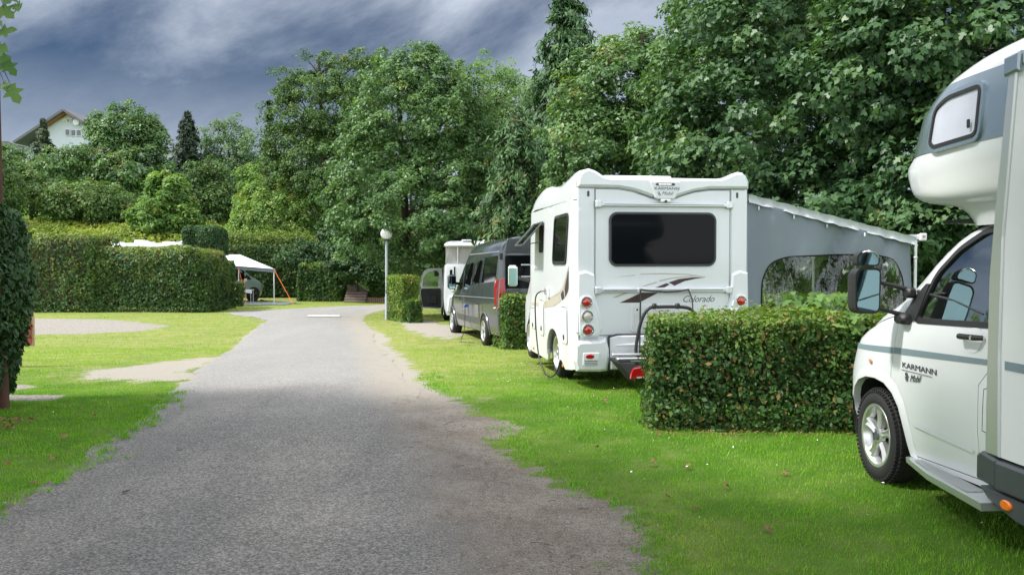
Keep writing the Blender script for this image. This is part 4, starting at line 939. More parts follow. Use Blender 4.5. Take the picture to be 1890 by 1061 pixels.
# ------------------------------------------------------------------ nearest camper (alcove body on a van cab)
def near_camper():
    psi = .0558; c, s = math.cos(psi), math.sin(psi)
    root = empty('alcove_motorhome', (2.607 + .95 * c, 6.615 + .95 * s, 0), psi, 'nearest pearl-white alcove motorhome with grey band, towing mirror and alloy wheel at the right border', 'motorhome')
    H_ = Hull([(.25, .90), (.40, .935), (.70, .952), (1.0, .95), (1.16, .935), (1.30, .91), (1.5, .88), (1.7, .845), (1.9, .80)],
              [(.25, .80), (.45, .92), (.65, .97), (.80, .94), (.95, .87), (1.01, .80), (1.10, .60), (1.20, .40), (1.28, .20), (1.44, -.06), (1.59, -.27), (1.74, -.53), (1.82, -.80), (1.9, -1.1)],
              [(.25, .95), (1.0, .95), (1.25, .80), (1.9, .70)], 2.6)
    P = M_['pearl white paint']
    arch = [(.335, .275), (.375, .36), (.405, .46), (.395, .56), (.34, .64), (.24, .705), (.10, .745), (-.05, .752), (-.19, .735), (-.31, .68), (-.395, .60), (-.45, .49), (-.49, .38), (-.505, .29)]
    door = [(-.515, .30), (-.455, .49), (-.385, .625), (-.27, .72), (-.275, .83), (-.30, .95), (-.335, 1.12), (-.345, 1.20), (-.40, 1.30), (-.56, 1.48), (-.72, 1.62), (-.94, 1.755), (-1.15, 1.83), (-1.50, 1.85), (-1.50, 1.05), (-1.44, .97), (-1.345, .88), (-1.335, .60), (-1.36, .33)]
    glass = rpoly([(-.56, 1.205), (-1.44, 1.235), (-1.46, 1.77), (-1.20, 1.76), (-.93, 1.65), (-.72, 1.50)], .05)
    for sg in (-1, 1):
        fn = H_.side(sg); m = MB()
        fe = [(H_.edge(z), z) for z in (.27, .35, .45, .55, .65, .75, .85, .95, 1.0, 1.05, 1.1, 1.15, 1.2, 1.25, 1.3, 1.37, 1.44, 1.52, 1.59, 1.67, 1.74, 1.80, 1.86)]
        out = fe + [(-1.80, 1.86), (-1.80, .30), (-1.38, .30)] + [(-1.36, .285), (-.53, .265)] + arch[::-1]
        m.patch(out, fn, [inset(ccw(door), -.006)], step=.07, thick=.03)
        m.build('side_panel', P, root)
        m = MB(); m.patch(ccw(door), fn, [glass], step=.07, thick=.02)
        # pressed crease low on the door
        d_ = m.build('door', P, root)
        m = MB(); m.patch([(-.60, .53), (-1.30, .50), (-1.30, .475), (-.60, .505)], lambda y, z, d: (sg * (H_.hx(y, z) + .012), y, z), step=.08, thick=.012); m.build('crease', P, d_)
        m = MB(); m.patch(inset(ccw(glass), -.028), lambda y, z, d: (sg * (H_.hx(y, z) + .004 + d), y, z), [inset(ccw(glass), .008)], step=.09, thick=.02); m.build('window_seal', M_['black plastic'], d_)
        m = MB(); m.patch(glass, lambda y, z, d: (sg * (H_.hx(y, z) - .012), y, z), step=.12); m.build('door_window', M_['cab glass'], d_)
        m = MB(); m.patch([(-.37, 1.175), (-.57, 1.195), (-.66, 1.44), (-.60, 1.44), (-.47, 1.34)], lambda y, z, d: (sg * (H_.hx(y, z) + .010 + d), y, z), step=.08, thick=.01); m.build('mirror_plate', M_['black plastic'], d_)
        m = MB(); m.patch(inset(ccw(door), -.02), lambda y, z, d: (sg * (H_.hx(y, z) - .03), y, z), [inset(ccw(glass), -.03)], step=.12); m.build('door_frame', M_['dark gap'], root)
        # handle: recess and grip
        m = MB(); m.patch(ell(-1.27, 1.13, .085, rz=.075), lambda y, z, d: (sg * (H_.hx(y, z) + .0025), y, z), step=.05); m.build('handle_recess', M_['camper wall'], d_)
        m = MB(); m.tube([(sg * .952, -1.165, 1.145), (sg * .985, -1.19, 1.145), (sg * .987, -1.36, 1.15), (sg * .952, -1.385, 1.15)], [.014, .017, .017, .014], 8); m.build('handle', M_['black plastic'], d_)
        m = MB(); m.lathe([(0, sg * 1.003), (.012, sg * 1.002), (.012, sg * .98)], (0, -1.335, 1.15), 'x', 12); m.build('lock', M_['chrome'], d_)
        # grey belt line
        off = lambda e: (lambda y, z, d: (sg * (H_.hx(y, z) + e), y, z))
        m = MB(); m.patch([(.43, .925), (-.295, .952), (-.295, .995), (.43, .958)], off(.003), step=.06); m.build('belt_stripe', M_['grey stripe'], root); m = MB(); m.patch([(-1.515, 1.005), (-1.515, 1.045), (-1.8, 1.05), (-1.8, 1.01)], off(.003), step=.09); m.build('belt_stripe', M_['grey stripe'], root)
        m = MB(); m.patch([(-.31, .953), (-1.335, .998), (-1.44, 1.003), (-1.49, 1.035), (-.31, .997)], off(.004), step=.06); m.build('belt_stripe', M_['grey stripe'], d_)
        # wheel arch lip and well
        m = MB(); rows = []
        for a, b in arch:
            cy, cz = -.03, .34; l_ = math.hypot(a - cy, b - cz); uy, uz = (a - cy) / l_, (b - cz) / l_
            rows.append([(sg * (H_.hx(a, b) - .04), a - uy * .002, b - uz * .002), (sg * (H_.hx(a, b) + .014), a, b), (sg * (H_.hx(a + uy * .03, b + uz * .03) + .016), a + uy * .03, b + uz * .03), (sg * (H_.hx(a + uy * .075, b + uz * .075) + .002), a + uy * .075, b + uz * .075)])
        m.add([p for r in rows for p in r], [(i * 4 + j, i * 4 + j + 1, (i + 1) * 4 + j + 1, (i + 1) * 4 + j) for i in range(len(rows) - 1) for j in range(3)], True); m.build('wheel_arch', P, root)
        m = MB(); rr = [(sg * .925, a, b) for a, b in arch] + [(sg * .60, a, b) for a, b in arch]; n = len(arch)
        m.add(rr, [(i, i + 1, n + i + 1, n + i) for i in range(n - 1)] + [tuple(range(n, 2 * n))]); m.build('wheel_well', M_['dark gap'], root)
        # side repeater
        m = MB(); m.prism(ell(.04, .865, .030, rz=.018), lambda y, z, d: (sg * (H_.hx(y, z) + d), y, z), .010, .004); m.build('side_repeater', M_['clear lens'], root)
        m = MB(); m.prism(ell(.025, .865, .014), lambda y, z, d: (sg * (H_.hx(y, z) + .009 + d), y, z), .004); m.build('repeater_bulb', M_['orange lens'], root)
        # headlamp wrapping round the wing
        m = MB(); m.patch([(.60, .965), (.46, .985), (.435, .93), (.46, .82), (.56, .80)], off(.006), step=.05, thick=.01); m.build('headlight', M_['dark glass'], root)
        # running board in checker plate
        m = MB(); m.add([(sg * .90, -.50, .285), (sg * .965, -.52, .285), (sg * 1.045, -.95, .275), (sg * 1.09, -1.62, .27), (sg * .92, -1.62, .27), (sg * .90, -.50, .25), (sg * .96, -.52, .25), (sg * 1.04, -.95, .235), (sg * 1.085, -1.62, .225), (sg * .92, -1.62, .225)],
                          [(0, 1, 2, 3, 4), (5, 9, 8, 7, 6), (0, 5, 6, 1), (1, 6, 7, 2), (2, 7, 8, 3), (3, 8, 9, 4), (4, 9, 5, 0)])
        rb = m.build('running_board', M_['aluminium trim'], root)
        m = MB(); m.add([(sg * .915, -.62, .2885), (sg * .955, -.62, .2885), (sg * 1.02, -.98, .279), (sg * 1.045, -1.40, .2755), (sg * .93, -1.40, .2755)], [(0, 1, 2, 3, 4)]); m.build('tread_plate', M_['diamond plate'], rb)
        wheel(root, sg * .835, -.03, .335, .335, .225, sg, knobs=64, steer=math.radians(0))
        for ln in ([(.60, 1.0), (.40, 1.045), (.10, 1.125), (-.10, 1.175), (-.30, 1.215)], [(-1.515, .90), (-1.40, .86), (-1.385, .62), (-1.50, .615)], [(.44, .60), (.40, .60), (.37, .62)]):
            m = MB(); m.tube([(sg * (H_.hx(a, b) - .0005), a, b) for a, b in dense(ln + ln[::-1], .06)[:max(2, len(dense(ln + ln[::-1], .06)) // 2)]], .0028, 4); m.build('shut_line', M_['dark gap'], root)
        m = MB(); m.tube([(sg * (H_.hx(a, b) + .001), a, b) for a, b in dense([(-.40, .62), (-.44, .54), (-.50, .40), (-.52, .31)], .05)[:9]], .0025, 4); m.build('arch_edge', P, root)
    # nose, bonnet, windscreen
    m = MB(); zs = [.27, .35, .45, .55, .65, .75, .85, .95, 1.0, 1.05, 1.1, 1.15, 1.2, 1.25]
    ks = np.linspace(-.88, .88, 23)
    m.grid(lambda u, z: H_.front(u * H_.par(z)[0], z), list(ks), zs); m.build('bonnet', P, root)
    m = MB(); m.grid(lambda u, z: H_.front(u * H_.par(z)[0], z), list(ks), [1.74, 1.8, 1.86]); 
    for a, b in ((-.88, -.80), (.80, .88)): m.grid(lambda u, z: H_.front(u * H_.par(z)[0], z), list(np.linspace(a, b, 4)), [1.25, 1.3, 1.37, 1.44, 1.52, 1.59, 1.67, 1.74])
    m.build('windscreen_pillar', P, root)
    m = MB(); m.grid(lambda u, z: H_.front(u * H_.par(z)[0], z, -.01), list(np.linspace(-.81, .81, 15)), [1.24, 1.3, 1.37, 1.44, 1.52, 1.59, 1.67, 1.75]); m.build('windscreen', M_['cab glass'], root)
    m = MB(); m.box((0, .93, .42), (1.1, .06, .12), bevel=.02); m.box((0, .90, .80), (.9, .05, .12), bevel=.02); m.build('grille', M_['black plastic'], root)
    # cab interior
    m = MB(); m.box((0, -.18, 1.02), (1.6, .42, .30), bevel=.05); m.box((0, -.9, .30), (1.7, 1.9, .05)); m.box((0, -1.72, 1.05), (1.6, .04, 1.4)); m.build('dashboard', M_['interior'], root)
    for sx_ in (-.42, .42):
        m = MB(); sx_ *= 1.28; m.box((sx_, -.50, .72), (.46, .48, .18), bevel=.05); m.box((sx_, -.76, 1.05), (.44, .14, .58), bevel=.06); m.box((sx_, -.80, 1.45), (.25, .11, .20), bevel=.05); m.build('cab_seat', M_['seat fabric'], root)
    m = MB(); m.tube([(-.42 + .19 * math.cos(a), -.50 + .08 * math.sin(a), 1.10 + .17 * math.sin(a)) for a in np.linspace(0, 2 * math.pi, 25)], .014, 6, cap=False); m.tube([(-.42, -.3, 1.0), (-.42, -.5, 1.10)], .03, 6); m.build('steering_wheel', M_['black plastic'], root)
    # alcove and body
    A = Hull([(1.80, .85), (1.88, .87), (1.93, .90), (1.96, .94), (2.0, .965), (2.10, .985), (2.20, 1.0), (2.45, .995), (2.66, .975), (2.74, .93), (2.80, .86), (2.86, .74), (2.90, .58), (2.94, .35)],
             [(1.80, -.66), (1.86, -.60), (1.91, -.52), (1.94, -.42), (1.955, -.28), (1.975, -.15), (2.0, -.07), (2.04, .0), (2.10, .04), (2.18, .08), (2.21, .07), (2.26, .01), (2.33, -.03), (2.40, -.05), (2.50, -.09), (2.58, -.18), (2.66, -.30), (2.74, -.46), (2.80, -.62), (2.86, -.95), (2.90, -1.3), (2.94, -1.8)],
             [(1.80, .65), (2.2, .95), (2.6, 1.0), (2.94, 1.1)], 2.35)
    def arow(zs_, ya, m, n=16, e=0):
        def ringa(z):
            W, f, L = A.par(z); h = [(W, ya)] + [(W, ya + (f - L - ya) * t) for t in (.33, .66)]
            h += [(W * math.cos(math.pi / 2 * i / n) ** (2 / A.p) if i < n else 0, f - L + L * math.sin(math.pi / 2 * i / n) ** (2 / A.p)) for i in range(n + 1)]
            return [(-x - (e if x > 0 else 0), y + e, z) for x, y in h] + [(x + e, y + e, z) for x, y in h[::-1][1:]]
        R_ = [ringa(z) for z in zs_]; n_ = len(R_[0])
        m.add([p for r in R_ for p in r], [(i * n_ + j, i * n_ + j + 1, (i + 1) * n_ + j + 1, (i + 1) * n_ + j) for i in range(len(R_) - 1) for j in range(n_ - 1)], True); return R_
    m = MB(); arow([1.80, 1.84, 1.88, 1.91, 1.93, 1.945, 1.955, 1.965, 1.98, 2.0, 2.03, 2.07, 2.13, 2.18, 2.21, 2.26, 2.33], -1.78, m); m.build('alcove_underside', P, root)
    m = MB(); arow([2.262, 2.33, 2.40, 2.50, 2.58, 2.655], -1.78, m, e=.004); m.build('grey_band', M_['silver band'], root)
    m = MB(); arow([2.60, 2.655], -1.62, m); R_ = arow([2.655, 2.70, 2.74, 2.77, 2.80, 2.83, 2.86, 2.88, 2.90, 2.92, 2.94], -4.9, m)
    m.add(R_[-1], [tuple(range(len(R_[-1])))]); m.build('roof', P, root)
    fa = A.side(-1)
    m = MB(); wnd = rpoly([(-1.42, 2.575), (-1.06, 2.565), (-.92, 2.52), (-.88, 2.315), (-.93, 2.285), (-1.40, 2.30)], .05)
    m.patch(inset(ccw(wnd), -.035), lambda y, z, d: (-(A.hx(y, z) + .022 + d), y, z), [inset(ccw(wnd), .004)], step=.08, thick=.03); wf = m.build('alcove_window', M_['silver band'], root)
    m = MB(); m.patch(inset(ccw(wnd), -.010), lambda y, z, d: (-(A.hx(y, z) + .027 + d), y, z), [inset(ccw(wnd), .012)], step=.08, thick=.03); m.build('window_seal', M_['black plastic'], wf)
    pmat('blind behind glass', (.50, .52, .58), .08, coat=.9, var=.25, vscale=2.2)
    m = MB(); m.patch(inset(ccw(wnd), .010), lambda y, z, d: (-(A.hx(y, z) + .016), y, z), step=.1); m.build('pane', M_['blind behind glass'], wf)
    m = MB(); m.box((-1.033, -1.34, 2.37), (.014, .02, .05), bevel=.004); m.build('latch', M_['black plastic'], wf)
    # living body
    wl = -1.012
    for sg in (-1, 1):
        m = MB(); m.patch([(-1.64, .53), (-4.9, .53), (-4.9, 2.625), (-1.74, 2.625), (-1.64, 1.72)], lambda y, z, d: (sg * (1.012 + d), y, z), step=.4, thick=.03); m.build('body_wall', M_['camper wall'], root)
        m = MB(); m.add([(sg * .93, -1.50, .55), (sg * 1.008, -1.60, .55), (sg * 1.008, -1.66, 1.72), (sg * .85, -1.50, 1.86), (sg * 1.0, -1.72, 2.25), (sg * .93, -1.62, 2.25), (sg * .955, -1.49, 1.1), (sg * 1.008, -1.61, 1.1)], [(0, 1, 7, 6), (6, 7, 2, 3), (3, 2, 4, 5)]); m.build('front_corner', M_['camper wall'], root)
        m = MB(); m.prism([(-1.545, .53), (-1.675, .53), (-1.665, 1.1), (-1.68, 1.72), (-1.785, 2.62), (-1.715, 2.62), (-1.60, 1.84), (-1.56, 1.5), (-1.55, 1.0)], lambda y, z, d: (sg * (1.000 + d), y, z), .028, .008); tr = m.build('corner_trim', M_['aluminium trim'], root)
        for k_ in range(11):
            z = .62 + k_ * .2; y = interp([(.53, -1.655), (1.1, -1.645), (1.72, -1.66), (2.62, -1.765)], z); m = MB(); m.lathe([(0, sg * 1.031), (.005, sg * 1.031), (.007, sg * 1.028)], (0, y, z), 'x', 8)
        m = MB(); m.prism([(-1.69, 2.565), (-1.82, 2.575), (-1.83, 2.675), (-1.69, 2.665)], lambda y, z, d: (sg * (.99 + d), y, z), .055, .01); m.build('trim_cap', M_['silver band'], root)
        m = MB(); m.prism([(-1.83, 2.60), (-4.9, 2.60), (-4.9, 2.66), (-1.83, 2.66)], lambda y, z, d: (sg * (.985 + d), y, z), .045, .01); m.build('roof_rail', M_['aluminium trim'], root)
        m = MB(); m.patch([(-1.70, 1.008), (-4.9, 1.008), (-4.9, 1.055), (-1.70, 1.055)], lambda y, z, d: (sg * 1.0155, y, z), step=.5); m.build('belt_stripe', M_['grey stripe'], root)
        m = MB(); m.prism([(-1.47, .37), (-1.66, .355), (-1.66, .515), (-1.52, .535), (-1.47, .51)], lambda y, z, d: (sg * (.97 + d), y, z), .065, .015)
        m.prism([(-1.664, .355), (-4.9, .355), (-4.9, .520), (-1.664, .515)], lambda y, z, d: (sg * (.97 + d), y, z), .075, .015)
        m.prism([(-1.50, .34), (-4.9, .34), (-4.9, .20), (-1.85, .22), (-1.58, .28)], lambda y, z, d: (sg * (.97 + d), y, z), .06, .012); sk = m.build('body_skirt', M_['skirt grey'], root)
        m = MB(); m.prism(ell(-1.765, .295, .050, rz=.028), lambda y, z, d: (sg * (1.03 + d), y, z), .014, .006); m.build('side_marker', M_['orange lens'], root)
        wheel(root, sg * .86, -3.45, .335, .335, .225, sg)
    m = MB(); m.box((0, -3.25, .40), (1.9, 3.3, .2)); m.box((0, -4.9, 1.6), (2.0, .05, 2.1)); m.box((0, -1.72, 2.2), (1.9, .04, .8)); m.box((0, -1.1, 1.84), (1.55, 1.0, .02)); m.box((0, .2, .35), (1.2, 1.2, .15)); m.build('chassis', M_['dark gap'], root)
    # lettering on the door
    B = basis((-.9575, -.435, .874), (0, -1, 0), (0, 0, 1), (-1, 0, 0)); t_ = text_obj('lettering', 'KARMANN', .052, M_['lettering'], root, B, wx=1.78, spacing=1.0)
    m = MB(); m.box((-.9585, -.63, .858), (.002, .40, .003)); m.build('lettering_underline', M_['lettering'], root)
    B = basis((-.9585, -.545, .790), (0, -1, .10), (0, 0, 1), (-1, 0, 0)); text_obj('lettering', 'Mobil', .066, M_['lettering'], root, B, shear=.5, spacing=.92)
    m = MB()
    for cz, cy in ((.832, -.50), (.803, -.505)): m.tube([(-.9575, cy + .013 * math.cos(a), cz + .013 * math.sin(a)) for a in np.linspace(0, 2 * math.pi, 17)], .0035, 4, cap=False); m.lathe([(0, -.960), (.005, -.959), (.005, -.955)], (0, cy, cz), 'x', 8)
    m.tube([(-.9575, -.485, .812), (-.9575, -.53, .822)], .0035, 4); m.build('emblem', M_['lettering'], root)
    # towing mirror
    def towing_mirror(sg):
        mm = bpy.data.objects.new('towing_mirror', None); link(mm, root); hx = sg * 1.20
        m = MB(); rr = rpoly([(-.085, -.150), (.085, -.150), (.088, .145), (.06, .155), (-.06, .155), (-.088, .12)], .045)
        rings = [[(hx + a * .9, -.40 + .10, 1.385 + b * .9) for a, b in ccw(rr)], [(hx + a * 1.02, -.40 + .06, 1.385 + b) for a, b in ccw(rr)], [(hx + a * 1.04, -.40 - .03, 1.385 + b * 1.02) for a, b in ccw(rr)], [(hx + a, -.40 - .045, 1.385 + b) for a, b in ccw(rr)], [(hx + a * .88, -.40 - .042, 1.385 + b * .93) for a, b in ccw(rr)]]
        loft(m, rings); m.build('mirror_housing', M_['black plastic'], mm)
        m = MB(); m.prism([(a * .86, b * .91) for a, b in rr], lambda u, v, d: (hx + u, -.443 - d, 1.385 + v), .004); m.build('mirror_pane', M_['mirror glass'], mm)
        m = MB(); r2 = rpoly([(-.075, -.045), (.080, -.045), (.078, .02), (.04, .055), (-.02, .06), (-.07, .03)], .03)
        loft(m, [[(hx + a * .8, -.32, 1.60 + b * .8) for a, b in ccw(r2)], [(hx + a, -.36, 1.60 + b) for a, b in ccw(r2)], [(hx + a * 1.04, -.435, 1.60 + b * 1.04) for a, b in ccw(r2)], [(hx + a * .94, -.435, 1.60 + b * .92) for a, b in ccw(r2)]]); m.build('wide_angle_housing', M_['black plastic'], mm)
        m = MB(); m.prism([(a * .88, b * .84) for a, b in r2], lambda u, v, d: (hx + u, -.437 - d, 1.60 + v), .004); m.build('wide_angle_pane', M_['mirror glass'], mm)
        m = MB(); m.tube([(hx + .07 * math.cos(a), -.443, 1.60 + .052 * math.sin(a)) for a in np.linspace(.2, 2.2, 9)], .007, 5); m.build('chrome_rim', M_['chrome'], mm)
        m = MB(); m.tube([(hx - sg * .07, -.42, 1.445), (sg * 1.04, -.44, 1.425), (sg * .90, -.46, 1.385)], [.013, .014, .022], 8); m.tube([(hx - sg * .07, -.42, 1.27), (sg * 1.03, -.43, 1.245), (sg * .93, -.44, 1.215)], [.013, .014, .022], 8)
        m.box((sg * .93, -.47, 1.375), (.06, .10, .07), bevel=.015); m.box((sg * .96, -.45, 1.20), (.08, .14, .07), bevel=.02); m.tube([(sg * .885, -.50, 1.385), (sg * .885, -.95, 1.345), (sg * .90, -1.3, 1.28)], [.013, .009, .007], 6); m.build('mirror_arm', M_['black plastic'], mm)
    towing_mirror(-1)
    return root
near_camper()
# ------------------------------------------------------------------ big white motorhome
def white_motorhome():
    psi = math.atan(267 / F); c, s = math.cos(psi), math.sin(psi); W0 = 1.125
    root = empty('motorhome', (.76 + W0 * c, 11.25 + W0 * s, -.0), psi, 'big white motorhome with dark rear window, brown swoosh and bike rack, seen from behind', 'motorhome')
    P = M_['white paint']; rf = lambda off=0: (lambda u, v, d: (u - W0, -off - d, v))
    zr = [(-.2, 2.70), (.0, 2.70), (.35, 2.68), (.8, 2.62), (1.15, 2.585), (1.6, 2.60), (2.1, 2.64), (2.55, 2.60), (2.85, 2.53), (3.15, 2.40)]
    Wy = [(0, 1.125), (3.0, 1.125), (3.3, 1.06), (3.6, .99), (4.4, .96), (4.8, .85), (5.0, .6)]
    def sec(y, ins=0.0):
        W = interp(Wy, y) - ins; r = sinterp(zr, y) - ins * .6; f = smst(2.7, 3.25, y) * .22; zc = 2.595 - f - ins * .3
        h = [(W, 2.33 - f * .5), (W, 2.38 - f * .5), (W - .008, r - .16), (W - .035, r - .07), (W - .075, r - .018), (W - .125, r), (W - .19, r - .018), (W - .27, (r + zc) / 2 - .01), (W - .38, zc), (W - .7, zc + .01), (0, zc + .015)]
        return [(-x, y, z) for x, z in h] + [(x, y, z) for x, z in h[::-1][1:]]
    m = MB(); ys = [0, .02, .05, .10, .2, .35, .6, .9, 1.15, 1.4, 1.7, 1.95, 2.15, 2.4, 2.6, 2.8, 2.95, 3.1, 3.2]; R_ = [sec(y, {0: .05, .02: .022, .05: .006}.get(y, 0)) for y in ys]; n = len(R_[0])
    m.add([p for r in R_ for p in r], [(i * n + j, i * n + j + 1, (i + 1) * n + j + 1, (i + 1) * n + j) for i in range(len(R_) - 1) for j in range(n - 1)], True)
    m.add(R_[0], [tuple(range(n))]); m.build('roof', P, root)
    # front fairing and cab
    m = MB(); rings = []
    for y, w_, zt, zb in ((3.12, 1.06, 2.30, .35), (3.35, 1.03, 2.05, .35), (3.6, .98, 1.98, .35), (4.0, .97, 1.75, .35), (4.35, .96, 1.35, .35), (4.6, .94, 1.15, .35), (4.95, .86, 1.0, .4), (5.1, .7, .8, .45)):
        rings.append([(-w_, y, zb), (-w_, y, zb + (zt - zb) * .6), (-w_ * .93, y, zt - .12), (-w_ * .8, y, zt), (0, y, zt + .03), (w_ * .8, y, zt), (w_ * .93, y, zt - .12), (w_, y, zb + (zt - zb) * .6), (w_, y, zb)])
    loft(m, rings); m.build('cab', P, root)
    # wheel openings
    def arch(cy, r, rz): return [(cy + r * math.cos(math.radians(a)), .36 + rz * math.sin(math.radians(a))) for a in range(-12, 193, 12)]
    ra, fa = arch(1.2, .42, .30), arch(3.62, .45, .40)
    def sidefn(sg): return lambda y, z, d: (sg * (interp(Wy, max(y, 0)) - .05 * (1 - smst(.0, .10, y)) ** 2 + .012 * math.sin(min(1, max(0, (z - .5) / 1.8)) * math.pi) + d), y, z)
    for sg in (-1, 1):
        fn = sidefn(sg)
        win = rpoly([(.42, 1.56), (1.22, 1.555), (1.12, 2.14), (.31, 2.15)], .07)
        out = [(0.0, .24), (0.0, 2.335), (3.12, 2.30), (3.18, 1.9), (3.28, 1.15), (3.6, 1.05), (4.2, 1.0), (4.9, .85), (4.9, .36)] + [(fa[0][0], .3)] + fa + [(fa[-1][0], .3), (3.1, .19), (1.66, .19), (ra[0][0], .3)] + ra + [(ra[-1][0], .3), (.5, .19)]
        m = MB(); m.patch(ccw(out), fn, [win] if sg < 0 else [], step=.11, thick=.03); m.build('side_wall', P, root)
        for ar, cy in ((ra, 1.2), (fa, 3.62)):
            m = MB(); rows = []
            for a, b in ar:
                l_ = math.hypot(a - cy, b - .36); uy, uz = (a - cy) / l_, (b - .36) / l_; q = [fn(a, b, -.05), fn(a, b, .022), fn(a + uy * .04, b + uz * .04, .026), fn(a + uy * .09, b + uz * .09, .002)]; rows.append(q)
            m.add([p for r in rows for p in r], [(i * 4 + j, i * 4 + j + 1, (i + 1) * 4 + j + 1, (i + 1) * 4 + j) for i in range(len(rows) - 1) for j in range(3)], True); m.build('wheel_arch', P, root)
            m = MB(); k_ = len(ar); m.add([fn(a, b, -.03) for a, b in ar] + [(sg * .7, a, b) for a, b in ar], [(i, i + 1, k_ + i + 1, k_ + i) for i in range(k_ - 1)] + [tuple(range(k_, 2 * k_))]); m.build('wheel_well', M_['dark gap'], root)
        wheel(root, sg * .985, 1.2, .335, .335, .22, sg, style='steel'); wheel(root, sg * .93, 3.62, .335, .335, .22, sg, style='steel')
    fn = sidefn(-1)
    # side window, hinged window, swoosh, hatches
    m = MB(); m.patch(inset(ccw(win), -.03), lambda y, z, d: fn(y, z, .016 + d), [inset(ccw(win), .01)], step=.1, thick=.03); sw = m.build('side_window', M_['black plastic'], root)
    m = MB(); m.patch(win, lambda y, z, d: fn(y, z, .006), step=.2); m.build('pane', M_['dark glass'], sw)
    m = MB(); m.patch(rpoly([(1.97, 1.69), (2.25, 1.69), (2.25, 2.08), (1.95, 2.08)], .05), lambda y, z, d: fn(y, z, .010 + d), step=.1, thick=.01); ow = m.build('open_window', M_['dark gap'], root)
    hp = [fn(1.90, 2.12, .03), fn(2.60, 2.11, .03), fn(2.62, 1.80, .30), fn(1.93, 1.80, .30)]
    m = MB(); m.add([Vector(p) for p in hp] + [Vector(p) + Vector((.02, 0, .01)) for p in hp], [(0, 1, 2, 3), (7, 6, 5, 4), (0, 4, 5, 1), (1, 5, 6, 2), (2, 6, 7, 3), (3, 7, 4, 0)]); m.build('pane', M_['dark glass'], ow)
    m = MB()
    for i in range(4): m.tube([hp[i], hp[(i + 1) % 4]], .014, 6)
    m.tube([fn(1.99, 1.85, .0), hp[3]], .008, 5); m.build('pane_frame', M_['skirt grey'], ow)
    sw_b = [([(.255, 1.47), (.255, 1.24), (.30, 1.19), (.46, 1.115), (.50, 1.22), (.34, 1.37)]), ([(.50, 1.105), (.66, 1.065), (.74, 1.14), (.56, 1.20)]), ([(.72, 1.052), (1.2, .965), (1.9, .905), (2.9, .90), (2.9, .935), (2.2, .965), (1.55, 1.025), (.82, 1.135)])]
    for i, o in enumerate(sw_b):
        m = MB(); m.patch(ccw(o), lambda y, z, d: fn(y, z, .004), step=.1); m.build('swoosh', M_['brown decal'] if i < 2 else M_['beige decal'], root)
    m = MB(); m.patch(ccw([(.25, 1.53), (.25, 1.50), (.40, 1.34), (.58, 1.20), (.82, 1.145), (1.6, 1.035), (1.6, 1.05), (.84, 1.17), (.62, 1.24), (.42, 1.39)]), lambda y, z, d: fn(y, z, .004), step=.1); m.build('swoosh', M_['beige decal'], root)
    for o in (rrect(.36, .52, .72, .98, .05), rrect(1.92, .50, 2.24, 1.0, .05), rrect(2.6, .55, 2.95, .85, .05)):
        m = MB(); m.patch(inset(o, -.008), lambda y, z, d: fn(y, z, .003), [o], step=.1); h_ = m.build('service_hatch', M_['skirt grey'], root)
        m = MB(); m.patch(o, lambda y, z, d: fn(y, z, .012 + d), step=.1, thick=.012); m.build('hatch_door', P, h_)
        y_, z_ = o[0][0], .60; m = MB(); m.prism(ell(sum(p[0] for p in o) / len(o), .60, .028, rz=.035), lambda y, z, d: fn(y, z, .012 + d), .008); m.build('hatch_lock', M_['black plastic'], h_)
    m = MB(); m.prism(rrect(1.60, 1.10, 1.72, 1.20, .02), lambda y, z, d: fn(y, z, d), .03, .008); m.build('power_socket', M_['aluminium trim'], root)
    m = MB(); m.prism(rrect(1.46, 1.06, 1.54, 1.22, .02), lambda y, z, d: fn(y, z, d), .03, .008); m.build('door_latch', M_['white plastic'], root)
    for y in (.62, 2.75): m = MB(); m.prism(ell(y, .225 if y < 1 else .25, .035, rz=.022), lambda y_, z, d: fn(y_, z, d), .014, .004); m.build('side_marker', M_['orange lens'], root)
    m = MB(); m.patch([(3.20, 1.45), (3.36, 1.45), (3.36, 1.95), (3.24, 1.95)], lambda y, z, d: (-1.075, y, z), step=.3); m.build('cab_window', M_['dark glass'], root)
    # rear
    m = MB(); m.patch([(.05, .30), (2.20, .30), (2.20, 2.56), (1.6, 2.58), (.6, 2.58), (.05, 2.56)], rf(-.0), step=.3); m.build('rear_wall', P, root)
    def R(name, out, thick, mat, off=0, bev=.006, par=None, lab=None):
        m = MB(); m.prism(out, rf(off), thick, bev); return m.build(name, M_[mat] if isinstance(mat, str) else mat, par or root, lab)
    mid = ccw([(.262, .665), (1.985, .665), (1.985, 2.455), (1.72, 2.452), (1.52, 2.425), (1.36, 2.375), (1.28, 2.345), (.96, 2.345), (.88, 2.375), (.72, 2.425), (.54, 2.452), (.262, 2.455)])
    R('panel_seam', inset(mid, -.007), .0035, 'skirt grey', bev=0); R('rear_panel', mid, .014, P, bev=.006)
    cap = ccw([(.03, 2.475), (.25, 2.475), (.55, 2.472), (.74, 2.44), (.90, 2.39), (.965, 2.365), (1.275, 2.365), (1.34, 2.39), (1.50, 2.44), (1.70, 2.472), (2.0, 2.475), (2.22, 2.475), (2.225, 2.56), (2.19, 2.63), (2.14, 2.675), (2.08, 2.685), (2.00, 2.66), (1.90, 2.61), (1.80, 2.595), (.44, 2.595), (.35, 2.615), (.25, 2.675), (.17, 2.70), (.10, 2.68), (.055, 2.63), (.028, 2.56)])
    R('roof_seam', inset(cap, -.004), .004, 'skirt grey', bev=0); R('roof_spoiler', cap, .055, P, bev=.030)
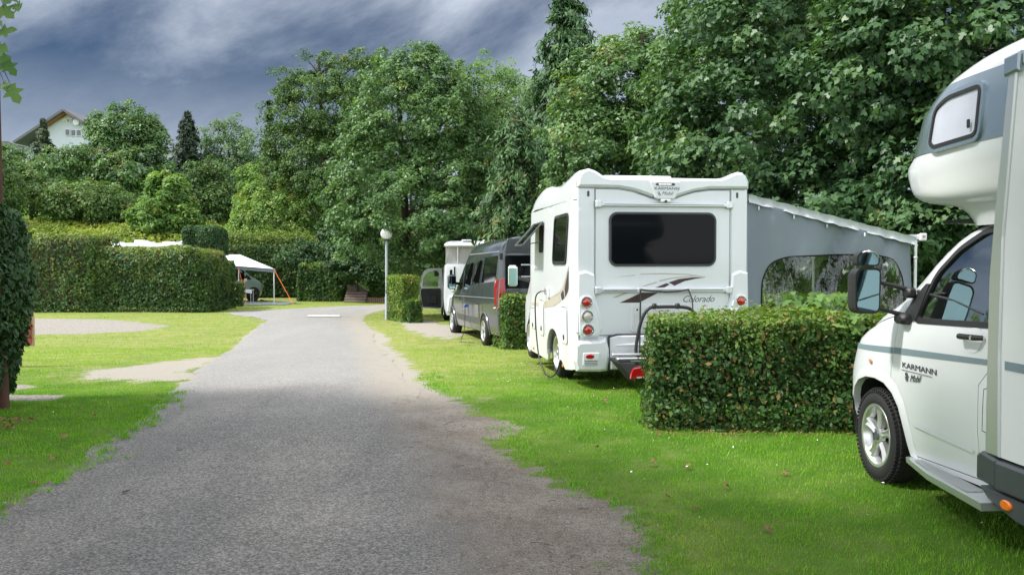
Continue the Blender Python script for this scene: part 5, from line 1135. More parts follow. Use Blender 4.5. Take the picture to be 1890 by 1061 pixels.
    for sg in (0, 1):
        fx = (lambda o: [(2.25 - a, b) for a, b in o]) if sg else (lambda o: o)
        R('corner_column', fx([(.035, 1.43), (.245, 1.41), (.247, 2.462), (.035, 2.462)]), .018, P, bev=.010)
        R('lamp_cluster', fx([(.012, .70), (.10, .64), (.30, .64), (.345, .74), (.325, .90), (.26, 1.12), (.245, 1.41), (.14, 1.455), (.03, 1.43)]), .055, P, bev=.022)
        R('lamp_surround', fx(rpoly([(.055, .66), (.285, .66), (.30, .78), (.235, 1.08), (.20, 1.15), (.06, 1.15), (.045, 1.0)], .05)), .012, 'white plastic', off=.055, bev=.008)
        R('bumper_corner', fx([(-.005, .56), (.06, .60), (.30, .60), (.385, .64), (.42, .50), (.425, .40), (.40, .235), (.30, .225), (.02, .235), (-.01, .35)]), .095, P, bev=.03)
        R('marker_grille', fx(rpoly([(.085, .30), (.27, .295), (.30, .46), (.09, .46)], .02)), .008, 'white plastic', off=.095)
        for k_ in range(3): R('grille_slot', fx([(.11, .315 + k_ * .022), (.27, .313 + k_ * .022), (.27, .322 + k_ * .022), (.11, .324 + k_ * .022)]), .003, 'skirt grey', off=.103, bev=0)
        R('marker_lamp', fx(ell(.175, .415, .055, rz=.028)), .012, 'red lens', off=.103)
        for k_, (z_, mt) in enumerate(((1.075, 'red lens'), (.905, 'clear lens'), (.735, 'red lens'))):
            cx = (.135, .145, .155)[k_]; cx = 2.25 - cx if sg else cx; lm = None
            m = MB(); prof = [(.076, 0), (.076, -.020), (.070, -.030), (.060, -.030), (.046, -.018), (.044, -.012)]; m.lathe([(r, h_) for r, h_ in prof], (cx - W0, -.066, z_), 'y', 28); lm = m.build('rear_lamp', M_['chrome'], root)
            m = MB(); m.lathe([(.050, -.012), (.048, -.026), (.030, -.036), (0, -.038)], (cx - W0, -.066, z_), 'y', 24); m.build('lens', M_[mt], lm)
            m = MB()
            for q in range(16): a = 2 * math.pi * q / 16; m.box((cx - W0 + .0585 * math.cos(a), -.098, z_ + .0585 * math.sin(a)), (.006, .004, .006))
            m.build('lamp_rivets', M_['lettering'], lm, kind='stuff')
        R('top_marker', fx(rrect(.155, 2.36, .185, 2.43, .012)), .008, 'skirt grey', off=.018)
    R('bumper_seam', [(.424, .24), (1.826, .24), (1.822, .655), (1.73, .682), (.52, .682), (.42, .65)], .06, 'skirt grey', bev=0); R('bumper', [(.435, .245), (1.815, .245), (1.81, .64), (1.72, .668), (.53, .668), (.43, .64)], .075, P, bev=.02)
    R('bumper_step', [(.44, .252), (1.81, .252), (1.81, .385), (.44, .385)], .022, P, off=.075, bev=.012)
    R('bumper_crease', [(.50, .545), (.62, .562), (1.63, .562), (1.75, .545), (1.63, .530), (.62, .530)], .014, P, off=.075, bev=.007)
    rw = rrect(.45, 1.53, 1.785, 2.155, .085, 6)
    wf = R('rear_window', inset(rw, -.022), .020, 'skirt grey', off=.014); R('pane', inset(rw, .006), .006, 'dark glass', off=.034, par=wf)
    R('window_seal', inset(rw, -.004), .003, 'black plastic', off=.033, bev=0, par=wf)
    for z_ in (2.268, 1.215):
        rl = R('grab_rail', rrect(.28, z_ - .026, 1.97, z_ + .026, .012), .045, 'aluminium trim', off=.014, bev=.010)
        R('rail_groove', [(.36, z_ - .006), (1.89, z_ - .006), (1.89, z_ + .002), (.36, z_ + .002)], .0015, 'skirt grey', off=.059, bev=0, par=rl)
        for u in (.25, 1.93): R('rail_end', rrect(u, z_ - .045, u + .085, z_ + .045, .015), .058, 'aluminium trim', off=.014, bev=.015, par=rl)
    for u in (.82, 1.43): R('rail_bracket', rrect(u - .035, 1.19, u + .035, 1.245, .01), .02, 'aluminium trim', off=.06)
    ht = R('rear_hatch', rrect(.70, .70, 1.47, 1.045, .04), .008, 'white plastic', off=.014); R('hatch_door', rrect(.73, .73, 1.44, 1.015, .03), .006, P, off=.022, par=ht)
    R('hatch_recess', rrect(.755, .77, .86, .94, .01), .004, 'camper wall', off=.028, par=ht); R('hatch_lock', ell(.79, .975, .012), .006, 'black plastic', off=.028, par=ht)
    dec = lambda o, mt: R('swoosh', ccw(o), .0012, mt, off=.0142, bev=0)
    dec([(.565, 1.062), (.82, 1.063), (1.02, 1.162), (1.06, 1.185), (.84, 1.183), (.70, 1.118)], 'brown decal')
    dec([(1.02, 1.245), (1.14, 1.248), (1.21, 1.285), (1.17, 1.302)], 'brown decal'); dec([(1.19, 1.308), (1.235, 1.290), (1.27, 1.268), (1.40, 1.325), (1.55, 1.355), (1.68, 1.372), (1.50, 1.372), (1.33, 1.352)], 'brown decal')
    dec([(.47, 1.125), (.53, 1.125), (.69, 1.187), (.62, 1.187)], 'beige decal'); dec([(.84, 1.262), (.90, 1.262), (1.06, 1.312), (1.03, 1.318)], 'beige decal'); dec([(1.09, 1.322), (1.24, 1.358), (1.50, 1.382), (1.69, 1.376), (1.49, 1.392), (1.24, 1.370), (1.06, 1.332)], 'beige decal')
    dec([(.82, 1.406), (1.10, 1.412), (1.45, 1.402), (1.69, 1.380), (1.45, 1.414), (1.10, 1.426), (.84, 1.418)], 'beige decal'); dec([(.49, 1.375), (.78, 1.398), (.75, 1.405)], 'beige decal')
    E_ = lambda x, z, y: basis((x - W0, -y, z), (1, 0, 0), (0, 0, 1), (0, -1, 0))
    text_obj('lettering', 'Colorado', .115, M_['lettering'], root, E_(1.365, 1.065, .0142), shear=.42, spacing=.93)
    bd = R('badge', rpoly([(.93, 2.555), (1.325, 2.555), (1.255, 2.335), (1.00, 2.335)], .03), .030, 'white plastic', off=.05, bev=.012)
    R('brake_light', rpoly([(1.01, 2.532), (1.24, 2.532), (1.255, 2.515), (1.24, 2.498), (1.01, 2.498), (.995, 2.515)], .01), .006, 'skirt grey', off=.08, par=bd)
    for k_ in range(10): R('light_cell', rrect(1.040 + k_ * .0165, 2.506, 1.050 + k_ * .0165, 2.524, .002), .003, 'chrome', off=.086, bev=0, par=bd)
    text_obj('lettering', 'KARMANN', .050, M_['lettering'], bd, E_(.985, 2.448, .0805), wx=1.32, spacing=.98, ext=.002); text_obj('lettering', 'Mobil', .062, M_['lettering'], bd, E_(1.075, 2.385, .0805), shear=.5)
    m = MB()
    for a_, b_ in ((1.04, 2.41), (1.052, 2.388)): m.tube([(a_ - W0 + .011 * math.cos(a), -.081, b_ + .011 * math.sin(a)) for a in np.linspace(0, 2 * math.pi, 13)], .003, 4, cap=False)
    m.build('emblem', M_['lettering'], bd)
    m = MB(); m.tube([(1.07 - W0, -.06, 2.312), (1.19 - W0, -.06, 2.312)], .028, 10); cm = m.build('reversing_camera', M_['white plastic'], root); m = MB(); m.lathe([(.017, -.085), (.017, -.094), (0, -.096)], (1.13 - W0, 0, 2.308), 'y', 12); m.build('lens', M_['black plastic'], cm)
    pl = R('number_plate', rrect(.845, .425, 1.365, .555, .008), .012, 'number plate', off=.09, bev=.002); R('plate_blue', rrect(.848, .430, .895, .550, .003), .002, 'plate blue', off=.102, bev=0, par=pl); R('plate_frame', rrect(.84, .395, 1.37, .424, .004), .014, 'black plastic', off=.09, bev=.002, par=pl)
    text_obj('lettering', 'SU', .135, M_['lettering'], pl, E_(.915, .445, .103), wx=.72)
    text_obj('lettering', 'D', .028, M_['number plate'], pl, E_(.862, .445, .105))
    # roof fittings
    m = MB(); m.box((-.08, 1.25, 2.665), (.95, .9, .07), bevel=.03); m.build('roof_hatch', M_['white plastic'], root)
    m = MB(); m.tube([(.0, 0, 0)] * 2, .001, 4) if False else None; m.box((W0 + .055, 2.4, 2.43), (.11, 3.4, .13), bevel=.035); m.build('awning_cassette', M_['white plastic'], root)
    m = MB(); m.box((0, 2.0, .42), (1.9, 3.9, .25)); m.box((0, .3, .33), (1.2, .5, .12)); m.build('chassis', M_['dark gap'], root)
    # wing mirror beyond the left side
    mm = bpy.data.objects.new('wing_mirror', None); link(mm, root); m = MB(); m.box((-1.30, 3.72, 1.33), (.15, .10, .34), bevel=.03); m.build('mirror_housing', M_['chrome'], mm); m = MB(); m.box((-1.30, 3.668, 1.31), (.13, .012, .28), bevel=.006); m.build('mirror_pane', M_['mirror glass'], mm); m = MB(); m.tube([(-1.22, 3.75, 1.3), (-1.0, 3.85, 1.25)], .03, 8); m.build('mirror_arm', M_['black plastic'], mm)
    # bicycle rack
    rk = empty('bicycle_rack', Vector((.76 + W0 * c, 11.25 + W0 * s, 0)) , psi, 'black and silver bicycle rack with red lamp strapped to the motorhome rear', 'bicycle rack')
    m = MB()
    for y, z in ((-.20, .425), (-.42, .395)): m.box((1.15 - W0, y, z + .02), (1.46, .10, .03), bevel=.008)
    m.build('wheel_rail', M_['chrome'], rk)
    m = MB(); m.add([(.40 - W0, -.12, .40), (.42 - W0, -.52, .375), (.60 - W0, -.60, .375), (.60 - W0, -.12, .40), (.47 - W0, -.16, .31), (.53 - W0, -.52, .175), (.60 - W0, -.60, .17), (.60 - W0, -.14, .30)], [(0, 1, 2, 3), (4, 7, 6, 5), (0, 4, 5, 1), (1, 5, 6, 2), (2, 6, 7, 3), (3, 7, 4, 0)])
    m.box((1.12 - W0, -.38, .34), (1.16, .14, .06), bevel=.01); m.box((1.13 - W0, -.56, .28), (1.1, .09, .14), bevel=.02)
    for u in (.82, 1.42): m.box((u - W0, -.22, .47), (.07, .16, .14), bevel=.015)
    m.build('rack_frame', M_['black plastic'], rk)
    for u0 in (.545, 1.50):
        m = MB(); m.prism(ccw([(u0 - .02, .205), (u0 + .19, .205), (u0 + .235, .30), (u0 + .235, .355), (u0 + .02, .325), (u0 - .01, .26)]), lambda u, v, d: (u - W0, -.605 - d, v), .03, .008); tl = m.build('tail_lamp', M_['red lens'], rk)
        m = MB(); m.prism(rrect(u0 + .06, .208, u0 + .15, .228, .004), lambda u, v, d: (u - W0, -.633 - d, v), .006); m.build('reflector', M_['clear lens'], tl)
    m = MB(); m.tube(spl([(.80 - W0, -.24, .42), (.72 - W0, -.22, .46), (.74 - W0, -.24, .70), (.79 - W0, -.26, .90), (.86 - W0, -.27, 1.0), (.96 - W0, -.27, 1.02), (1.30 - W0, -.27, 1.015), (1.42 - W0, -.27, .96), (1.50 - W0, -.25, .8), (1.52 - W0, -.24, .45)], 4), .021, 10)
    for u in (.93, 1.22): m.box((u - W0, -.275, 1.03), (.05, .06, .07), bevel=.012)
    m.build('frame_hoop', M_['black plastic'], rk)
    m = MB(); ln = [(.815, 1.225), (.98, 1.205), (1.13, 1.195), (1.28, 1.198), (1.43, 1.222)]
    for (a, b), (c_, d_) in zip(ln, ln[1:]): m.tube([(a - W0, -.085, b), (c_ - W0, -.085, d_)], .010, 5)
    m.tube([(.815 - W0, -.085, 1.225), (.80 - W0, -.12, .8), (.77 - W0, -.2, .45)], .011, 5); m.tube([(1.43 - W0, -.085, 1.22), (1.47 - W0, -.10, 1.1), (1.45 - W0, -.20, .9)], .009, 5); m.build('strap', M_['black plastic'], rk)
    # power cable
    a0 = Vector((.76, 11.25, 0)); fw = Vector((-s, c, 0)); rt = Vector((c, s, 0)); pt = lambda u, y, z: tuple(a0 + rt * u + fw * y + Vector((0, 0, z)))
    cr = empty('power_cable', pt(-.1, 1.66, 0), 0, 'black power cable looping from the motorhome side socket down to the grass', 'cable'); o_ = Vector(cr.location); m = MB()
    pts = [pt(-.03, 1.66, 1.15), pt(-.10, 1.72, 1.14), pt(-.15, 1.80, 1.05), pt(-.15, 1.80, .75), pt(-.14, 1.74, .45), pt(-.13, 1.62, .22), pt(-.11, 1.45, .09), pt(-.10, 1.25, .03), pt(-.06, 1.05, .03), pt(-.01, .96, .12), pt(.05, .94, .34)]
    m.tube(spl([Vector(p) - o_ for p in pts]), .010, 6); m.build('cable', M_['black plastic'], cr)
    return root
white_motorhome()

# ------------------------------------------------------------------ awning beside the big motorhome
def awning():
    psi = math.atan(267 / F); c, s = math.cos(psi), math.sin(psi); y0 = .30
    a0 = Vector((.76 - s * y0, 11.25 + c * y0, 0)); root = empty('awning', a0, psi, 'grey awning side panel with clear arched window stretched from the motorhome to a white pole', 'awning')
    zt = lambda u: 2.40 + (1.86 - 2.40) * (u - 2.37) / (4.70 - 2.37)
    fold = lambda u, v: 1.5 * .035 * math.sin(u * 5.2 + v * 1.3) * (.3 + max(0, u - 2.4) * .25) + .02 * math.sin(u * 11 - v * 3) + .09 * math.exp(-((u - 3.55 - .45 * (v - 1.6)) / .10) ** 2) + .08 * math.exp(-((u - 4.2 - .5 * (v - 1.6)) / .09) ** 2)
    fn = lambda u, v, d: (u, fold(u, v) + d, v)
    win = rpoly([(2.57, .10), (2.555, 1.33), (2.66, 1.55), (2.90, 1.63), (3.72, 1.66), (4.24, 1.645), (4.42, 1.58), (4.545, 1.40), (4.58, 1.10), (4.58, .10)], .14, 5)
    out = [(2.30, .02), (2.30, 2.38)] + [(u, zt(u) - .055) for u in np.linspace(2.4, 4.68, 24)] + [(4.68, .02)]
    m = MB(); m.patch(ccw([tuple(map(float, p)) for p in out]), fn, [win], step=.06); m.build('side_panel', M_['awning cloth'], root)
    m = MB(); m.patch(win, lambda u, v, d: (u, fold(u, v) + .02 * math.sin(9 * u + 4 * v) * math.sin(3 * v) + .006, v), step=.06); m.build('clear_window', M_['clear foil'], root)
    m = MB(); w2 = dense(win, .1); m.tube([fn(a, b, -.006) for a, b in w2 + w2[:1]], .009, 4, cap=False); m.build('window_piping', M_['dark gap'], root)
    m = MB(); us = list(np.linspace(2.36, 4.72, 48)); m.grid(lambda u, t: (u, -.035 + .012 * math.sin(u * 21) + .010 * math.sin(u * 37 + t * 3) + .02 * math.sin(t * math.pi), zt(u) - .075 + .105 * t + .005 * math.sin(u * 29)), us, [0, .25, .5, .75, 1]); m.build('edge_piping', M_['pale cloth'], root)
    m = MB(); m.grid(lambda u, y: (u, y, zt(u) + .03 - .02 * math.sin((y + .03) / 2.9 * math.pi) + .006 * math.sin(u * 14 + y * 3)), us, list(np.linspace(-.03, 2.85, 14))); m.build('awning_roof', M_['pale cloth'], root)
    for u in (2.50, 2.98, 3.46, 3.95, 4.42): m = MB(); m.box((u, fold(u, 2) - .03, zt(u) - .115), (.018, .02, .05), bevel=.006); m.build('hook', M_['white plastic'], root)
    m = MB(); m.box((4.735, 1.4, 1.885), (.07, 2.95, .085), bevel=.02); m.build('front_profile', M_['aluminium trim'], root); m = MB(); m.box((4.77, -.085, 1.89), (.10, .04, .10), bevel=.012); fe = m.build('profile_end', M_['white plastic'], root); m = MB(); m.box((4.77, -.107, 1.895), (.035, .004, .03)); m.build('red_mark', M_['red lens'], fe)
    for y in (-.03, 2.8): m = MB(); m.tube([(4.70, y, 1.85), (4.70, y, 1.2)], .020, 8); m.tube([(4.70, y, 1.25), (4.70, y, .0)], .016, 8); m.box((4.70, y, 1.62), (.05, .05, .03), bevel=.01); m.build('pole', M_['aluminium trim'], root)
    m = MB(); m.tube([(3.05, 1.9, .0), (3.05, 1.9, 2.20)], .014, 8); m.build('roof_pole', M_['painted post'], root)
    m = MB(); m.grid(lambda u, v: (u + .03 * math.sin(v * 6), 2.82 + .05 * math.sin(u * 9), v), list(np.linspace(3.5, 3.95, 10)), list(np.linspace(.5, 1.95, 12))); m.build('rolled_foil', M_['clear foil'], root)
awning()
# ------------------------------------------------------------------ grey panel van
def bundle(hull, zs, yr, m, **k): loft(m, [hull.ring(z, yr, **k) for z in zs])
def grey_van():
    psi = math.radians(14); c, s = math.cos(psi), math.sin(psi); W0 = 1.02; z0 = -.345
    root = empty('camper_van', (-.62 + W0 * c, 20.6 + W0 * s, z0), psi, 'dark grey high-roof camper van parked between the pale hedge and the big motorhome', 'van', rx=-math.radians(1.0))
    P = M_['graphite paint']
    H_ = Hull([(.30, .97), (.45, 1.0), (.9, 1.02), (1.2, 1.015), (1.6, .985), (2.0, .945), (2.15, .92), (2.25, .87), (2.33, .78), (2.38, .66), (2.41, .45)],
              [(.30, 4.8), (.5, 4.98), (.8, 4.97), (1.0, 4.85), (1.12, 4.55), (1.25, 4.15), (1.5, 3.75), (1.8, 3.3), (2.0, 2.95), (2.15, 2.7), (2.25, 2.45), (2.33, 2.2), (2.38, 1.9), (2.41, 1.5)], [(.3, 1.1), (1.2, 1.1), (2.4, .9)], 2.7)
    m = MB(); bundle(H_, [.30, .38, .45, .6, .75, .9, 1.0, 1.06, 1.12, 1.18, 1.25, 1.4, 1.6, 1.8, 2.0, 2.08, 2.15, 2.2, 2.25, 2.29, 2.33, 2.38, 2.41], -1.27, m, rc=.07); m.build('body', P, root)
    fs = lambda e, sg=-1: (lambda y, z, d: (sg * (H_.hx(y, z) + e + d), y, z))
    for sg in (-1, 1):
        for i, o in enumerate(([(2.46, 1.28), (1.56, 1.33), (1.40, 1.88), (2.36, 1.84)], [(1.10, 1.37), (.66, 1.39), (.42, 1.92), (.97, 1.90)], [(.36, 1.40), (-1.04, 1.45), (-1.10, 2.0), (.18, 1.98)])):
            m = MB(); m.patch(ccw(rpoly(o, .07)), fs(.006, sg), step=.2, thick=.01); wd = m.build('side_window', M_['dark glass'], root)
            if i < 2 and sg < 0:   # hinged frames standing slightly open
                a = Vector(fs(.012)(o[2][0], o[2][1], 0)); b = Vector(fs(.012)(o[1][0], o[1][1], 0)); m = MB(); q = Vector((-.13, .02, 0))
                m.add([a, b, b + q + Vector((0, .0, .05)), a + q * .35], [(0, 1, 2, 3)]); m.build('window_flap', M_['dark glass'], wd)
        m = MB(); m.patch(ccw(rpoly([(2.62, 1.27), (2.60, 1.80), (2.85, 1.76), (3.35, 1.28), (3.38, 1.20), (2.80, 1.22)], .06)), fs(.006, sg), step=.2, thick=.01); m.build('door_window', M_['dark glass'], root)
        for o in ([(2.56, .42), (2.56, 1.95)], [(1.30, .50), (1.30, 2.15)], [(.20, .50), (.20, 2.15)]):
            m = MB(); m.patch([(o[0][0] - .008, o[0][1]), (o[0][0] + .008, o[0][1]), (o[1][0] + .008, o[1][1]), (o[1][0] - .008, o[1][1])], fs(.003, sg), step=.3); m.build('panel_gap', M_['dark gap'], root)
        m = MB(); m.patch([(-1.18, 2.075), (-1.18, 2.095), (2.3, 2.095), (2.3, 2.075)], fs(.004, sg), step=.3); m.patch([(-1.1, 1.085), (-1.1, 1.10), (3.7, 1.06), (3.7, 1.045)], fs(.004, sg), step=.3); m.build('body_crease', M_['aluminium trim'], root)
        m = MB(); m.patch([(.42, .46), (.42, .60), (3.28, .60), (3.28, .46)], fs(.012, sg), step=.3, thick=.02); m.build('rub_strip', M_['skirt grey'], root)
        for cy in (0, 4.0):
            o = ell(cy, .34, .43, -10, 190, 20, rz=.42); m = MB(); m.patch(o, fs(.004, sg), step=.15); m.build('wheel_well', M_['dark gap'], root)
            m = MB(); m.tube([fs(.012, sg)(a, b, 0) for a, b in o], .022, 6); m.build('wheel_arch', P, root)
            wheel(root, sg * (.93 if cy == 0 else .92), cy, .335 + (0 if cy == 0 else .03), .345, .24, sg, spokes=5)
        m = MB(); m.prism(ccw([(-1.20, .90), (-1.24, 1.49), (-1.12, 1.50), (-1.00, 1.42), (-1.05, 1.2), (-1.08, .98)]), fs(-.01, sg), .022, .005); tl = m.build('tail_lamp', M_['red lens'], root)
        m = MB(); m.prism(ccw([(sg * (W0 - .20), .86), (sg * (W0 - .015), .86), (sg * (W0 - .06), 1.50), (sg * (W0 - .16), 1.52), (sg * (W0 - .20), 1.2)]), lambda u, v, d: (u, -1.262 - d, v), .025, .005); m.build('lens', M_['red lens'], tl)
        m = MB(); m.prism(ccw([(sg * (W0 - .18), .90), (sg * (W0 - .03), .90), (sg * (W0 - .04), 1.10), (sg * (W0 - .17), 1.12)]), lambda u, v, d: (u, -1.288 - d, v), .006, .002); m.build('lens', M_['clear lens'], tl)
    m = MB(); m.patch(rrect(.55, .58, 1.02, .93, .03), fs(.006), step=.2, thick=.01); h_ = m.build('service_hatch', M_['dark gap'], root); m = MB(); m.patch(rrect(.575, .605, .995, .905, .02), fs(.014), step=.2, thick=.01); m.build('hatch_door', P, h_)
    m = MB(); m.box((-1.06, 1.98, .84), (.07, .07, .08), bevel=.02); m.build('power_plug', M_['plate blue'], root)
    m = MB(); m.tube(spl([(-1.07, 1.98, .80), (-1.09, 1.95, .3), (-1.2, 1.8, .03), (-1.35, 1.2, .02), (-1.1, .8, .02)]), .009, 5); m.build('plug_cable', M_['black plastic'], root)
    # rear: raised panel, open dark interior, doors
    m = MB(); m.prism(rpoly([(-.86, 2.05), (.86, 2.05), (.80, 2.36), (-.80, 2.36)], .06), lambda u, v, d: (u, -1.27 - d, v), .03, .01); rp = m.build('rear_top_panel', P, root)
    text_obj('lettering', 'Sunlight', .155, M_['lettering'], rp, basis((-.60, -1.303, 2.16), (1, 0, 0), (0, 0, 1), (0, -1, 0)), wx=1.12)
    m = MB(); m.prism(rpoly([(-.84, .60), (.84, .60), (.84, 2.00), (-.84, 2.00)], .05), lambda u, v, d: (u, -1.27 - d, v), .018, .006); rg = m.build('rear_doors', M_['dark glass'], root)
    m = MB(); m.prism(rpoly([(-.82, .42), (.82, .42), (.82, 1.30), (-.82, 1.30)], .04), lambda u, v, d: (u, -1.288 - d, v), .012, .006); m.build('door_panel', P, rg)
    for z_ in (1.80, 1.55): m = MB(); m.box((-.25, -1.30, z_), (.5, .012, .03), bevel=.005); m.build('grab_bar', M_['aluminium trim'], rg)
    m = MB(); m.box((-.93, -1.29, 1.98), (.07, .03, .14), bevel=.01); m.build('hinge', M_['black plastic'], root)
    m = MB(); m.box((0, -1.34, .40), (1.85, .16, .22), bevel=.05); m.build('bumper', M_['skirt grey'], root)
    m = MB(); m.box((0, 1.7, .30), (1.6, 5.0, .12)); m.build('chassis', M_['dark gap'], root)
    for sg in (-1, 1):
        mm = bpy.data.objects.new('wing_mirror', None); link(mm, root); m = MB(); m.box((sg * 1.22, 2.95, 1.42), (.22, .12, .38), bevel=.05); m.build('mirror_housing', M_['black plastic'], mm)
        m = MB(); m.box((sg * 1.22, 2.885, 1.45), (.17, .012, .24), bevel=.006); m.box((sg * 1.22, 2.885, 1.28), (.16, .012, .07), bevel=.006); m.build('mirror_pane', M_['mirror glass'], mm); m = MB(); m.tube([(sg * 1.12, 2.97, 1.38), (sg * .96, 3.05, 1.36)], .04, 6); m.build('mirror_arm', M_['black plastic'], mm)
    m = MB(); m.lathe([(0, .10), (.10, .09), (.17, .05), (.18, 0)], (.35, -.6, 2.40), 'z', 20); m.build('roof_dome', M_['white plastic'], root)
    # folding step / table frame by the rear wheel
    st = empty('camping_stool', (-.18, 19.55, G(0, 19.5)), .3, 'small folding aluminium frame leaning beside the grey van rear wheel', 'folding frame'); m = MB()
    for x in (0, .28): m.tube([(x, 0, 0), (x, .05, .85)], .012, 6)
    m.tube([(-.22, .05, .86), (.32, .05, .86)], .014, 6); m.box((.05, .05, .87), (.5, .10, .025), bevel=.008); m.build('frame', M_['aluminium trim'], st)
grey_van()
# ------------------------------------------------------------------ pop-top camper
def pop_top():
    psi = math.radians(6); c, s = math.cos(psi), math.sin(psi); W0 = .92
    root = empty('pop_top_camper', (-2.14 + W0 * c, 29.3 + W0 * s, G(0, 29)), psi, 'white camper with raised grey fabric pop-top roof behind the grey van', 'camper'); P = M_['white paint']
    H_ = Hull([(.20, .86), (.4, .92), (.9, .93), (1.3, .92), (1.7, .905), (1.79, .89), (1.83, .84)], [(.20, 4.1), (.5, 4.25), (.9, 4.1), (1.0, 3.6), (1.3, 3.1), (1.6, 2.6), (1.78, 2.3), (1.83, 2.1)], [(.2, 1.0), (1.83, .8)], 2.7)
    m = MB(); loft(m, [H_.ring(z, 0, rc=.035) for z in (.20, .3, .4, .6, .9, 1.0, 1.15, 1.3, 1.5, 1.7, 1.75, 1.78, 1.83)]); m.build('body', P, root)
    fs = lambda e, sg=-1: (lambda y, z, d: (sg * (H_.hx(y, z) + e + d), y, z))
    for sg in (-1, 1):
        for o in (rrect(.75, 1.0, 1.05, 1.60, .05), rrect(1.9, 1.15, 2.6, 1.62, .06)): m = MB(); m.patch(o, fs(.006, sg), step=.3, thick=.01); m.build('side_window', M_['dark glass'], root)
        for cy in (.75, 3.2): m = MB(); m.patch(ell(cy, .30, .38, -10, 190, 16), fs(.005, sg), step=.2); m.build('wheel_well', M_['dark gap'], root); wheel(root, sg * .84, cy, .315, .315, .2, sg, style='steel')
    m = MB(); m.prism(rpoly([(-.86, .30), (.86, .30), (.80, .80), (.5, .86), (-.5, .86), (-.80, .80)], .06), lambda u, v, d: (u, -d, v), .08, .03); m.build('tailgate', P, root)
    m = MB(); m.prism([(-.60, .62), (-.585, .62), (-.585, 1.74), (-.60, 1.74)], lambda u, v, d: (u, -d, v), .012); m.prism([(-.62, .62), (-.60, .62), (-.60, 1.74), (-.63, 1.74)], lambda u, v, d: (u, -d, v), .010); m.build('door_gap', M_['dark gap'], root)
    m = MB(); m.prism(rpoly([(-.77, 1.28), (-.69, 1.30), (-.68, 1.66), (-.76, 1.64)], .03), lambda u, v, d: (u, -d, v), .012); m.build('rear_window', M_['dark glass'], root)
    m = MB(); m.prism(ccw([(-.52, .86), (-.30, .88), (.20, .70), (.20, .62), (-.30, .76), (-.54, .82)]), lambda u, v, d: (u, -.0 - d, v), .085, .004); m.build('red_stripe', M_['red lens'], root)
    m = MB(); m.prism(rrect(-.50, .33, -.28, .39, .02), lambda u, v, d: (u, -.08 - d, v), .01, .003); m.build('reflector', M_['red lens'], root)
    # fabric bellows and lifted roof
    m = MB(); r0 = [(-.84, .10), (.84, .10), (.84, 2.3), (-.84, 2.3)]; r1 = [(-.80, .04), (.80, .04), (.80, 2.3), (-.80, 2.3)]
    def belt(t, z):
        pts = dense([(-.83 + .02 * t, .08), (.83 - .02 * t, .08), (.83 - .02 * t, 2.3), (-.83 + .02 * t, 2.3)], .12); return [(x + .02 * math.sin(i * 1.9 + z * 8), y + .018 * math.sin(i * 2.3 + z * 5), z) for i, (x, y) in enumerate(pts)]
    pts0 = dense([(-.83, .08), (.83, .08), (.83, 2.3), (-.83, 2.3)], .12)
    loft(m, [[(x + .018 * math.sin(i * 1.9 + z * 9), y + .018 * math.sin(i * 2.3 + z * 6), z) for i, (x, y) in enumerate(pts0)] for z in (1.82, 1.92, 2.02, 2.12, 2.22, 2.32, 2.42)], smooth=True); m.build('pop_top_fabric', M_['tent cloth'], root)
    for x in (-.845, .845): m = MB(); m.patch(rpoly([(.35, 1.95), (1.5, 1.95), (1.4, 2.32), (.5, 2.32)], .1), lambda y, z, d: (x, y, z), step=.4); m.build('mesh_window', M_['interior'], root)
    m = MB(); m.tube([(-.86, .3, 1.84), (-.86, .12, 2.4)], .02, 5); m.tube([(-.50, .07, 1.86), (-.50, .06, 2.40)], .018, 5); m.build('roof_strut', M_['aluminium trim'], root)
    m = MB(); loft(m, [[(x * k_, 1.2 + (y - 1.2) * k_, z) for x, y in rpoly([(-.93, -.08), (.93, -.08), (.93, 2.6), (-.93, 2.6)], .2)] for z, k_ in ((2.38, .97), (2.42, 1.0), (2.48, .98), (2.54, .90), (2.57, .75))]); m.box((-.2, .3, 2.58), (.35, .6, .05), bevel=.02); m.box((.55, .25, 2.57), (.5, .5, .05), bevel=.02); m.build('lifted_roof', P, root)
    m = MB(); m.box((.35, -.06, 2.46), (.3, .02, .03)); m.build('roof_lamp', M_['red lens'], root)
    m = MB(); m.box((0, 1.9, .25), (1.5, 3.6, .15)); m.build('chassis', M_['dark gap'], root)
    # front door standing open
    dr = bpy.data.objects.new('open_door', None); link(dr, root); xo, yo = -.93, 2.7
    fd = lambda u, v, d: (xo - u, yo + d, v); gl = rpoly([(.12, 1.02), (.68, 1.02), (.66, 1.30), (.52, 1.52), (.20, 1.60), (.10, 1.5)], .06); ol = rpoly([(0, .25), (.70, .30), (.80, .8), (.80, 1.15), (.66, 1.55), (.5, 1.66), (.0, 1.68)], .07)
    m = MB(); m.patch(ccw(ol), fd, [gl], step=.2, thick=.05); m.build('door_skin', P, dr)
    m = MB(); m.patch(rpoly([(.04, .30), (.66, .34), (.74, .8), (.72, .97), (.04, .97)], .05), lambda u, v, d: (xo - u, yo - .065 + d, v), step=.2, thick=-.012); m.box((xo - .35, yo - .09, .60), (.34, .06, .32), bevel=.03); m.build('door_lining', M_['interior'], dr)
    m = MB(); m.patch(gl, lambda u, v, d: (xo - u, yo - .02, v), step=.3); m.build('door_window', M_['cab glass'], dr)
pop_top()
